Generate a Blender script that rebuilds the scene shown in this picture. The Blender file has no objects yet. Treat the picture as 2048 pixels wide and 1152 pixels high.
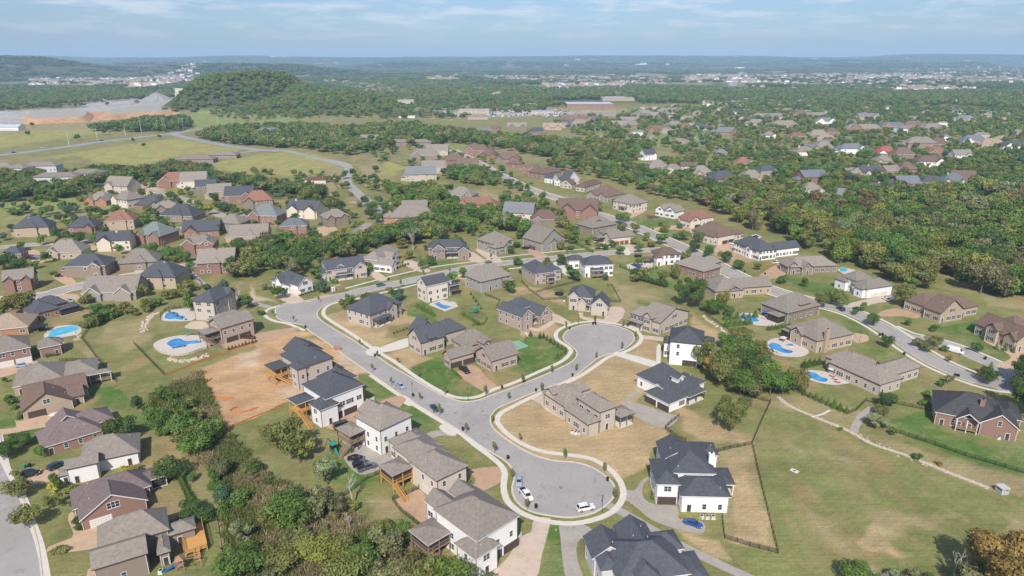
import bpy, math, random
import numpy as np
from mathutils import Vector, Matrix

# ------------------------------------------------------------------ camera, sky, sun, exposure
SC = bpy.context.scene
COL = SC.collection
R = math.radians
F = 1365.0            # focal length in pixels of the 2048 px frame
CAMH = 110.0
HORIZ = 117.0
PITCH = math.atan((576 - HORIZ) / F)
SUN_EL = 43.0
SHX, SHY = 0.13, 1.0   # ground direction in which shadows fall

cam = bpy.data.cameras.new('drone_camera')
cam.sensor_width = 36.0
cam.lens = 36.0 * F / 2048.0
cam.clip_start = 1.0
cam.clip_end = 60000.0
cam_o = bpy.data.objects.new('drone_camera', cam)
COL.objects.link(cam_o)
cam_o.location = (0, 0, CAMH)
cam_o.rotation_euler = (math.pi / 2 - PITCH, 0, 0)
SC.camera = cam_o

world = bpy.data.worlds.new('World')
SC.world = world
world.use_nodes = True
nt = world.node_tree
nt.nodes.clear()
def nn(tree, typ, **kw):
    n = tree.nodes.new(typ)
    for k, v in kw.items():
        if k in n.inputs: n.inputs[k].default_value = v
        else: setattr(n, k, v)
    return n
sky = nn(nt, 'ShaderNodeTexSky')
sky.sky_type = 'NISHITA'
sky.sun_disc = False
sky.sun_elevation = R(SUN_EL)
sky.sun_rotation = math.atan2(-SHX, -SHY)
sky.altitude = 200
sky.air_density = 1.0
sky.dust_density = 1.2
sky.ozone_density = 3.5
tc = nn(nt, 'ShaderNodeTexCoord')
sep = nn(nt, 'ShaderNodeSeparateXYZ')
nt.links.new(tc.outputs['Generated'], sep.inputs[0])
zadd = nn(nt, 'ShaderNodeMath', operation='ADD'); zadd.inputs[1].default_value = 0.10
nt.links.new(sep.outputs[2], zadd.inputs[0])
zmax = nn(nt, 'ShaderNodeMath', operation='MAXIMUM'); zmax.inputs[1].default_value = 0.01
nt.links.new(zadd.outputs[0], zmax.inputs[0])
dx = nn(nt, 'ShaderNodeMath', operation='DIVIDE'); dy = nn(nt, 'ShaderNodeMath', operation='DIVIDE')
for i, d_ in enumerate((dx, dy)):
    nt.links.new(sep.outputs[i], d_.inputs[0]); nt.links.new(zmax.outputs[0], d_.inputs[1])
cmb = nn(nt, 'ShaderNodeCombineXYZ')
nt.links.new(dx.outputs[0], cmb.inputs[0]); nt.links.new(dy.outputs[0], cmb.inputs[1])
cn = nn(nt, 'ShaderNodeTexNoise'); cn.inputs['Scale'].default_value = 1.5; cn.inputs['Detail'].default_value = 9; cn.inputs['Roughness'].default_value = 0.62
nt.links.new(cmb.outputs[0], cn.inputs['Vector'])
cr = nn(nt, 'ShaderNodeValToRGB')
cr.color_ramp.elements[0].position = 0.47; cr.color_ramp.elements[0].color = (0, 0, 0, 1)
cr.color_ramp.elements[1].position = 0.62; cr.color_ramp.elements[1].color = (0.55, 0.55, 0.55, 1)
nt.links.new(cn.outputs['Fac'], cr.inputs[0])
# clouds thin out towards the horizon
mr = nn(nt, 'ShaderNodeMapRange'); mr.inputs['From Min'].default_value = 0.012; mr.inputs['From Max'].default_value = 0.06
nt.links.new(sep.outputs[2], mr.inputs['Value'])
cm = nn(nt, 'ShaderNodeMath', operation='MULTIPLY')
nt.links.new(cr.outputs[0], cm.inputs[0]); nt.links.new(mr.outputs[0], cm.inputs[1])
mixc = nn(nt, 'ShaderNodeMixRGB')
mixc.inputs[2].default_value = (7.4, 7.5, 8.1, 1)
nt.links.new(cm.outputs[0], mixc.inputs[0])
tint = nn(nt, 'ShaderNodeMixRGB', blend_type='MULTIPLY'); tint.inputs[0].default_value = 1.0
tint.inputs[2].default_value = (0.76, 0.86, 1.04, 1)
nt.links.new(sky.outputs[0], tint.inputs[1])
nt.links.new(tint.outputs[0], mixc.inputs[1])
bg = nn(nt, 'ShaderNodeBackground'); bg.inputs['Strength'].default_value = 0.095
nt.links.new(mixc.outputs[0], bg.inputs[0])
wo = nn(nt, 'ShaderNodeOutputWorld')
nt.links.new(bg.outputs[0], wo.inputs[0])

sun = bpy.data.lights.new('sun', 'SUN')
sun.energy = 4.1
sun.angle = R(0.5)
sun.color = (1.0, 0.945, 0.85)
sun_o = bpy.data.objects.new('sun', sun)
COL.objects.link(sun_o)
_h = math.hypot(SHX, SHY)
sd = Vector((SHX / _h * math.cos(R(SUN_EL)), SHY / _h * math.cos(R(SUN_EL)), -math.sin(R(SUN_EL))))
sun_o.rotation_euler = sd.to_track_quat('-Z', 'Y').to_euler()
sun_o.location = (0, -50, 300)

SC.view_settings.view_transform = 'Standard'
SC.view_settings.look = 'None'
SC.view_settings.exposure = 0.32
SC.view_settings.gamma = 1.0
SC.render.engine = 'CYCLES'
SC.cycles.use_denoising = True
SC.cycles.max_bounces = 4
SC.cycles.diffuse_bounces = 2
SC.cycles.glossy_bounces = 2
SC.cycles.transmission_bounces = 3
SC.cycles.volume_bounces = 1
SC.cycles.transparent_max_bounces = 4

# ------------------------------------------------------------------ placing: pixel of the photograph -> point on the ground
CP, SP = math.cos(PITCH), math.sin(PITCH)
def G(px, py, z=0.0):
    a = (px - 1024) / F
    b = (576 - py) / F
    dy_ = CP + b * SP
    dz_ = -SP + b * CP
    t = (z - CAMH) / dz_
    return Vector((a * t, dy_ * t, z))
def PX(x, y, z=0.0):
    d = y * CP - (z - CAMH) * SP
    v = y * SP + (z - CAMH) * CP
    return 1024 + F * x / d, 576 - F * v / d
def ppm(py):          # pixels per metre on the ground at image row py
    p = G(1024, py)
    return F / (p.y * CP + CAMH * SP)

rnd = random.Random(7)
npr = np.random.RandomState(11)

# ------------------------------------------------------------------ numpy noise
_lat = np.random.RandomState(5).rand(256, 256)
def vnoise(x, y):
    xi = np.floor(x).astype(int); yi = np.floor(y).astype(int)
    fx = x - xi; fy = y - yi
    fx = fx * fx * (3 - 2 * fx); fy = fy * fy * (3 - 2 * fy)
    a = _lat[xi & 255, yi & 255]; b = _lat[(xi + 1) & 255, yi & 255]
    c = _lat[xi & 255, (yi + 1) & 255]; d = _lat[(xi + 1) & 255, (yi + 1) & 255]
    return (a * (1 - fx) + b * fx) * (1 - fy) + (c * (1 - fx) + d * fx) * fy
def fbm(x, y, o=4):
    s = 0; a = 0.5; t = 0
    for i in range(o):
        s = s + a * vnoise(x * 2 ** i + 17 * i, y * 2 ** i + 31 * i); t += a; a *= 0.5
    return s / t

def ss(a, b, x):
    t = np.clip((x - a) / (b - a), 0, 1)
    return t * t * (3 - 2 * t)
def hz(x, y):         # terrain height: flat estate, quarry hill, far hills
    x = np.asarray(x, float); y = np.asarray(y, float)
    n = fbm(x / 140 + 9, y / 140 + 4, 4)
    cx, cy = -665.0, 1790.0
    r = np.sqrt(((x - cx) / 158) ** 2 + ((y - cy) / 330) ** 2)
    hh = (70 * (1 - ss(0.42, 1.15, r))) * (0.86 + 0.28 * n)
    r2 = np.sqrt(((x + 430) / 260) ** 2 + ((y - 1640) / 400) ** 2)
    hh = np.maximum(hh, 27 * (1 - ss(0.1, 1.0, r2)) * (0.8 + 0.4 * n)) * ss(-842, -815, x)     # quarried face on the left
    r6 = np.sqrt(((x + 560) / 210) ** 2 + ((y - 1800) / 320) ** 2)
    hh = np.maximum(hh, 38 * (1 - ss(0.1, 1.0, r6)) * (0.85 + 0.3 * n))
    r3 = np.sqrt(((x + 3400) / 1100) ** 2 + ((y - 4700) / 1000) ** 2)
    hh = hh + 118 * (1 - ss(0.0, 1.0, r3)) * (0.72 + 0.55 * fbm(x / 500, y / 500, 3))
    r4 = np.sqrt(((x + 2000) / 1200) ** 2 + ((y - 5200) / 700) ** 2)
    hh = hh + 75 * (1 - ss(0.1, 1.0, r4)) * (0.6 + 0.8 * fbm(x / 500 + 3, y / 500, 3))
    r5 = np.sqrt(((x - 4200) / 2200) ** 2 + ((y - 9500) / 700) ** 2)
    hh = hh + 90 * (1 - ss(0.1, 1.0, r5)) * (0.7 + 0.5 * fbm(x / 700 + 8, y / 700, 3))
    rid = fbm(x / 1900 + 2.3, y / 9000 + 5, 4)
    hh = hh + ss(9800, 11800, y) * (70 + 125 * rid) * (1 - 0.6 * ss(12500, 14500, y)) * (1 + 0.10 * ss(0, 6000, x))
    hh = hh + ss(6500, 8200, y) * (1 - ss(8300, 9800, y)) * 75 * ss(0.4, 0.75, fbm(x / 1300 + 7, y / 1300, 3))
    q = ss(6.0, 7.5, 0 * x)              # no change: estate stays level
    return hh + q

# ------------------------------------------------------------------ tagging and linking
def tag(o, label=None, cat=None, group=None, kind=None):
    if label: o['label'] = label
    if cat: o['category'] = cat
    if group: o['group'] = group
    if kind: o['kind'] = kind
    return o
def mesh_obj(name, me, parent=None, loc=None):
    o = bpy.data.objects.new(name, me)
    COL.objects.link(o)
    if parent is not None: o.parent = parent
    if loc is not None: o.location = loc
    return o
def empty(name, loc=(0, 0, 0), rz=0.0, scale=None):
    o = bpy.data.objects.new(name, None)
    o.empty_display_size = 0.5
    COL.objects.link(o)
    o.location = loc
    o.rotation_euler = (0, 0, rz)
    if scale is not None: o.scale = scale
    return o
def copy_tree(o, parent=None, kids=None):
    c = o.copy(); COL.objects.link(c)
    c.parent = parent
    for ch in KIDS.get(o.name, ()):
        copy_tree(ch, c)
    return c
KIDS = {}
def remember(root):
    # children lists once, so that copying needs no scan of the scene
    todo = [root]
    while todo:
        o = todo.pop()
        k = list(o.children)
        KIDS[o.name] = k
        todo += k

class MB:
    """collects faces and makes ONE mesh of them"""
    def __init__(s): s.v = []; s.f = []; s.m = []
    def quad(s, *p, mi=0):
        n = len(s.v); s.v += [tuple(q) for q in p]; s.f.append(tuple(range(n, n + len(p)))); s.m.append(mi)
    def box(s, x0, x1, y0, y1, z0, z1, mi=0):
        n = len(s.v)
        s.v += [(x0, y0, z0), (x1, y0, z0), (x1, y1, z0), (x0, y1, z0), (x0, y0, z1), (x1, y0, z1), (x1, y1, z1), (x0, y1, z1)]
        for f in ((0, 3, 2, 1), (4, 5, 6, 7), (0, 1, 5, 4), (1, 2, 6, 5), (2, 3, 7, 6), (3, 0, 4, 7)):
            s.f.append(tuple(n + i for i in f)); s.m.append(mi)
    def bar(s, a, b, w=0.05, h=None, mi=0):
        a = Vector(a); b = Vector(b); h = h or w
        d = (b - a)
        if d.length < 1e-6: return
        d.normalize()
        up = Vector((0, 0, 1)) if abs(d.z) < 0.95 else Vector((1, 0, 0))
        sx = d.cross(up).normalized() * w / 2; sy = sx.cross(d).normalized() * h / 2
        n = len(s.v)
        for p in (a, b):
            for q in (-sx - sy, sx - sy, sx + sy, -sx + sy): s.v.append(tuple(p + q))
        for f in ((0, 1, 2, 3), (7, 6, 5, 4), (0, 4, 5, 1), (1, 5, 6, 2), (2, 6, 7, 3), (3, 7, 4, 0)):
            s.f.append(tuple(n + i for i in f)); s.m.append(mi)
    def cyl(s, x, y, z0, z1, r0, r1=None, k=12, mi=0, cap=True):
        r1 = r0 if r1 is None else r1
        n = len(s.v)
        for z, r in ((z0, r0), (z1, r1)):
            for i in range(k):
                a = 2 * math.pi * i / k; s.v.append((x + r * math.cos(a), y + r * math.sin(a), z))
        for i in range(k):
            j = (i + 1) % k; s.f.append((n + i, n + j, n + k + j, n + k + i)); s.m.append(mi)
        if cap:
            s.f.append(tuple(n + i for i in range(k))[::-1]); s.m.append(mi)
            s.f.append(tuple(n + k + i for i in range(k))); s.m.append(mi)
    def tube(s, pts, rads, k=6, mi=0):
        n0 = len(s.v)
        pts = [Vector(p) for p in pts]
        for i, p in enumerate(pts):
            d = (pts[min(i + 1, len(pts) - 1)] - pts[max(i - 1, 0)]).normalized()
            up = Vector((0, 0, 1)) if abs(d.z) < 0.9 else Vector((1, 0, 0))
            a = d.cross(up).normalized(); b = a.cross(d)
            for j in range(k):
                t = 2 * math.pi * j / k
                s.v.append(tuple(p + (a * math.cos(t) + b * math.sin(t)) * rads[i]))
        for i in range(len(pts) - 1):
            for j in range(k):
                q = (j + 1) % k
                s.f.append((n0 + i * k + j, n0 + i * k + q, n0 + (i + 1) * k + q, n0 + (i + 1) * k + j)); s.m.append(mi)
    def mesh(s, name, *mats, smooth=False):
        me = bpy.data.meshes.new(name)
        me.from_pydata(s.v, [], s.f)
        for m in mats: me.materials.append(m)
        if len(mats) > 1: me.polygons.foreach_set('material_index', s.m)
        if smooth: me.polygons.foreach_set('use_smooth', [True] * len(s.f))
        me.update()
        return me
    def build(s, name, mats, parent=None, loc=None, smooth=False):
        if not isinstance(mats, (list, tuple)): mats = [mats]
        return mesh_obj(name, s.mesh(name, *mats, smooth=smooth), parent, loc)

# ------------------------------------------------------------------ materials
def principled(name, col, rough=0.85, spec=0.3, metallic=0.0):
    m = bpy.data.materials.new(name); m.use_nodes = True
    b = m.node_tree.nodes['Principled BSDF']
    b.inputs['Base Color'].default_value = (*col, 1)
    b.inputs['Roughness'].default_value = rough
    b.inputs['Metallic'].default_value = metallic
    b.inputs['Specular IOR Level'].default_value = spec
    return m, m.node_tree, b
def noisy(name, col, rough=0.9, scale=1.0, amp=0.25, scale2=None, amp2=0.0, objvar=0.0, hue=None, bump=0.0, spec=0.2, coords='Object', stretch=None):
    """base colour times mottling at two scales, plus a per-object difference"""
    m, t, b = principled(name, col, rough, spec)
    L = t.links
    tcn = nn(t, 'ShaderNodeTexCoord')
    src = tcn.outputs[coords]
    if stretch:
        mp = nn(t, 'ShaderNodeMapping'); mp.inputs['Scale'].default_value = stretch
        L.new(src, mp.inputs[0]); src = mp.outputs[0]
    n1 = nn(t, 'ShaderNodeTexNoise'); n1.inputs['Scale'].default_value = scale; n1.inputs['Detail'].default_value = 6; n1.inputs['Roughness'].default_value = 0.65
    L.new(src, n1.inputs['Vector'])
    r1 = nn(t, 'ShaderNodeMapRange'); r1.inputs['From Min'].default_value = 0.3; r1.inputs['From Max'].default_value = 0.7
    r1.inputs['To Min'].default_value = 1 - amp; r1.inputs['To Max'].default_value = 1 + amp
    L.new(n1.outputs['Fac'], r1.inputs['Value'])
    val = r1.outputs[0]
    if scale2:
        n2 = nn(t, 'ShaderNodeTexNoise'); n2.inputs['Scale'].default_value = scale2; n2.inputs['Detail'].default_value = 3
        L.new(src, n2.inputs['Vector'])
        r2 = nn(t, 'ShaderNodeMapRange'); r2.inputs['From Min'].default_value = 0.3; r2.inputs['From Max'].default_value = 0.7
        r2.inputs['To Min'].default_value = 1 - amp2; r2.inputs['To Max'].default_value = 1 + amp2
        L.new(n2.outputs['Fac'], r2.inputs['Value'])
        mm = nn(t, 'ShaderNodeMath', operation='MULTIPLY'); L.new(val, mm.inputs[0]); L.new(r2.outputs[0], mm.inputs[1]); val = mm.outputs[0]
    if objvar:
        oi = nn(t, 'ShaderNodeObjectInfo')
        r3 = nn(t, 'ShaderNodeMapRange'); r3.inputs['To Min'].default_value = 1 - objvar; r3.inputs['To Max'].default_value = 1 + objvar
        L.new(oi.outputs['Random'], r3.inputs['Value'])
        mm = nn(t, 'ShaderNodeMath', operation='MULTIPLY'); L.new(val, mm.inputs[0]); L.new(r3.outputs[0], mm.inputs[1]); val = mm.outputs[0]
    base = nn(t, 'ShaderNodeRGB'); base.outputs[0].default_value = (*col, 1)
    cur = base.outputs[0]
    if hue:
        mh = nn(t, 'ShaderNodeMixRGB'); mh.inputs[2].default_value = (*hue, 1)
        L.new(n1.outputs['Fac'], mh.inputs[0]); L.new(cur, mh.inputs[1]); cur = mh.outputs[0]
    vm = nn(t, 'ShaderNodeVectorMath', operation='SCALE')
    L.new(cur, vm.inputs[0]); L.new(val, vm.inputs['Scale'])
    L.new(vm.outputs[0], b.inputs['Base Color'])
    if bump:
        bp = nn(t, 'ShaderNodeBump'); bp.inputs['Strength'].default_value = bump; bp.inputs['Distance'].default_value = 0.05
        L.new(n1.outputs['Fac'], bp.inputs['Height']); L.new(bp.outputs[0], b.inputs['Normal'])
    return m

ROOF = {k: noisy('shingle_' + k, c, 0.93, 1.1, 0.20, 11.0, 0.24, objvar=0.10, stretch=(1, 1, 1.6), spec=0.15) for k, c in dict(
    charcoal=(0.082, 0.086, 0.099), taupe=(0.235, 0.205, 0.175), brown=(0.165, 0.112, 0.09), redbrown=(0.235, 0.125, 0.09),
    green=(0.175, 0.19, 0.183), blue=(0.15, 0.163, 0.185), grey=(0.19, 0.19, 0.20), tan=(0.32, 0.245, 0.185),
    purple=(0.175, 0.135, 0.132), maroon=(0.14, 0.062, 0.058), red=(0.34, 0.10, 0.08), dark=(0.072, 0.070, 0.074), metal=(0.42, 0.45, 0.50)).items()}
WALL = {k: noisy('wall_' + k, c, 0.9, 1.3, 0.10, 26.0, 0.14, objvar=0.06, stretch=(1, 1, 2.2)) for k, c in dict(
    red=(0.275, 0.162, 0.130), brown=(0.255, 0.20, 0.165), tan=(0.43, 0.335, 0.25), pink=(0.42, 0.325, 0.275), white=(0.78, 0.75, 0.73),
    cream=(0.62, 0.54, 0.45), grey=(0.34, 0.31, 0.29), beige=(0.49, 0.42, 0.355), orange=(0.37, 0.195, 0.12), greywhite=(0.56, 0.55, 0.55), stone=(0.30, 0.27, 0.24)).items()}
TRIM_W = noisy('white_trim_paint', (0.72, 0.70, 0.68), 0.6, 3, 0.05)
TRIM_D = noisy('dark_trim_paint', (0.075, 0.06, 0.052), 0.6, 3, 0.08)
GLASS, _, _ = principled('window_glass', (0.035, 0.045, 0.055), 0.12, 0.6)
GDOOR = noisy('brown_garage_door', (0.085, 0.062, 0.058), 0.6, 2, 0.1)
GDOORW = noisy('white_garage_door', (0.72, 0.69, 0.66), 0.6, 2, 0.05)
GDOORR = noisy('russet_garage_door', (0.24, 0.10, 0.05), 0.6, 2, 0.1)
WOODN = noisy('new_timber', (0.56, 0.30, 0.10), 0.8, 4, 0.2)
WOODG = noisy('weathered_timber', (0.30, 0.21, 0.15), 0.85, 4, 0.2)
SCREEN = noisy('dark_insect_screen', (0.045, 0.04, 0.038), 0.8, 3, 0.2)
BLACK = noisy('black_paint', (0.018, 0.018, 0.02), 0.45, 3, 0.1, spec=0.4)
METALW, _, _ = principled('pale_metal', (0.62, 0.63, 0.64), 0.4, 0.5)
ACM = noisy('air_conditioner_casing', (0.55, 0.55, 0.53), 0.6, 5, 0.1)
CONC = noisy('pale_concrete', (0.60, 0.555, 0.48), 0.9, 0.5, 0.08, 6, 0.06)
KERBM = noisy('kerb_concrete', (0.56, 0.50, 0.42), 0.9, 0.5, 0.12, 5, 0.1)
CONCG = noisy('grey_concrete_drive', (0.36, 0.325, 0.285), 0.9, 0.3, 0.12, 5, 0.1)
CONCT = noisy('tan_concrete_drive', (0.53, 0.42, 0.33), 0.9, 0.3, 0.10, 5, 0.1)
PAVE = noisy('brown_aggregate_drive', (0.44, 0.29, 0.19), 0.9, 0.3, 0.13, 7, 0.12)
AGG = noisy('orange_aggregate_drive', (0.50, 0.35, 0.235), 0.9, 0.3, 0.10, 7, 0.12)
ASPH = noisy('grey_road_surface', (0.345, 0.318, 0.300), 0.92, 0.06, 0.12, 3.0, 0.07)
def stains(m, t=0.62, k=0.82, sc=0.5):
    # tar-dark and worn spots with a shape of their own
    T = m.node_tree; b = T.nodes['Principled BSDF']; src = b.inputs['Base Color'].links[0].from_socket
    c = nn(T, 'ShaderNodeTexCoord'); n = nn(T, 'ShaderNodeTexNoise'); n.inputs['Scale'].default_value = sc; n.inputs['Detail'].default_value = 8; n.inputs['Distortion'].default_value = 1.2
    T.links.new(c.outputs['Object'], n.inputs['Vector'])
    r = nn(T, 'ShaderNodeMapRange'); r.inputs['From Min'].default_value = t; r.inputs['From Max'].default_value = t + .08; r.inputs['To Min'].default_value = 1; r.inputs['To Max'].default_value = k
    T.links.new(n.outputs['Fac'], r.inputs['Value']); v = nn(T, 'ShaderNodeVectorMath', operation='SCALE'); T.links.new(src, v.inputs[0]); T.links.new(r.outputs[0], v.inputs['Scale']); T.links.new(v.outputs[0], b.inputs['Base Color'])
stains(ASPH, .58, .86, .30); stains(ASPH, .66, .6, 1.1); stains(ASPH, .60, 1.10, .12)
for m_ in (CONCG, CONCT, PAVE, AGG): stains(m_, .58, .88, .5)
ASPHF = noisy('far_road_surface', (0.30, 0.30, 0.31), 0.92, 0.02, 0.1)
POOLW, _t, _b = principled('pool_water', (0.03, 0.22, 0.48), 0.08, 0.5)
_n = nn(_t, 'ShaderNodeTexNoise'); _n.inputs['Scale'].default_value = 0.22
_r = nn(_t, 'ShaderNodeValToRGB'); _r.color_ramp.elements[0].position = 0.35; _r.color_ramp.elements[0].color = (0.015, 0.13, 0.42, 1)
_r.color_ramp.elements[1].position = 0.7; _r.color_ramp.elements[1].color = (0.06, 0.33, 0.60, 1)
_c = nn(_t, 'ShaderNodeTexCoord'); _t.links.new(_c.outputs['Object'], _n.inputs['Vector']); _t.links.new(_n.outputs['Fac'], _r.inputs[0]); _t.links.new(_r.outputs[0], _b.inputs['Base Color'])
POOLL = POOLW.copy(); POOLL.name = 'pale_pool_water'
for n_ in POOLL.node_tree.nodes:
    if n_.type == 'VALTORGB':
        n_.color_ramp.elements[0].color = (0.06, 0.40, 0.56, 1); n_.color_ramp.elements[1].color = (0.16, 0.56, 0.70, 1)
POOLD = POOLW.copy(); POOLD.name = 'dark_pool_water'
for n_ in POOLD.node_tree.nodes:
    if n_.type == 'VALTORGB':
        n_.color_ramp.elements[0].color = (0.012, 0.035, 0.09, 1); n_.color_ramp.elements[1].color = (0.03, 0.07, 0.15, 1)
DECKP = noisy('pool_deck_stone', (0.54, 0.48, 0.43), 0.85, 0.8, 0.08, 7, 0.06)
ROCK = noisy('limestone_blocks', (0.50, 0.42, 0.33), 0.95, 1.6, 0.35, 8, 0.2)
ORANGE = noisy('orange_silt_mesh', (0.58, 0.20, 0.07), 0.8, 2, 0.15)
GREENP = noisy('green_plastic', (0.02, 0.24, 0.17), 0.5, 2, 0.1)
# ------------------------------------------------------------------ ground sheet with the colour of each lawn, field and bare patch
# colours
cG = (0.182, 0.192, 0.066)    # ordinary lawn
cB = (0.088, 0.158, 0.036)    # watered lawn
cM = (0.180, 0.190, 0.066)    # mown lawn
cD = (0.395, 0.290, 0.160)    # dry straw
cT = (0.290, 0.245, 0.125)    # half dry
cF = (0.300, 0.300, 0.095)    # yellow hay field
cFg = (0.215, 0.255, 0.085)   # greener hay field
cS = (0.455, 0.290, 0.155)    # bare orange soil
cP = (0.500, 0.375, 0.255)    # pale soil
cO = (0.460, 0.270, 0.150)    # quarry bank
cQ = (0.400, 0.385, 0.370)    # crushed stone
cW = (0.235, 0.195, 0.100)    # wild growth
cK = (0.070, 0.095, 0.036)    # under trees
cU = (0.110, 0.060, 0.040)    # mulch
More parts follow.
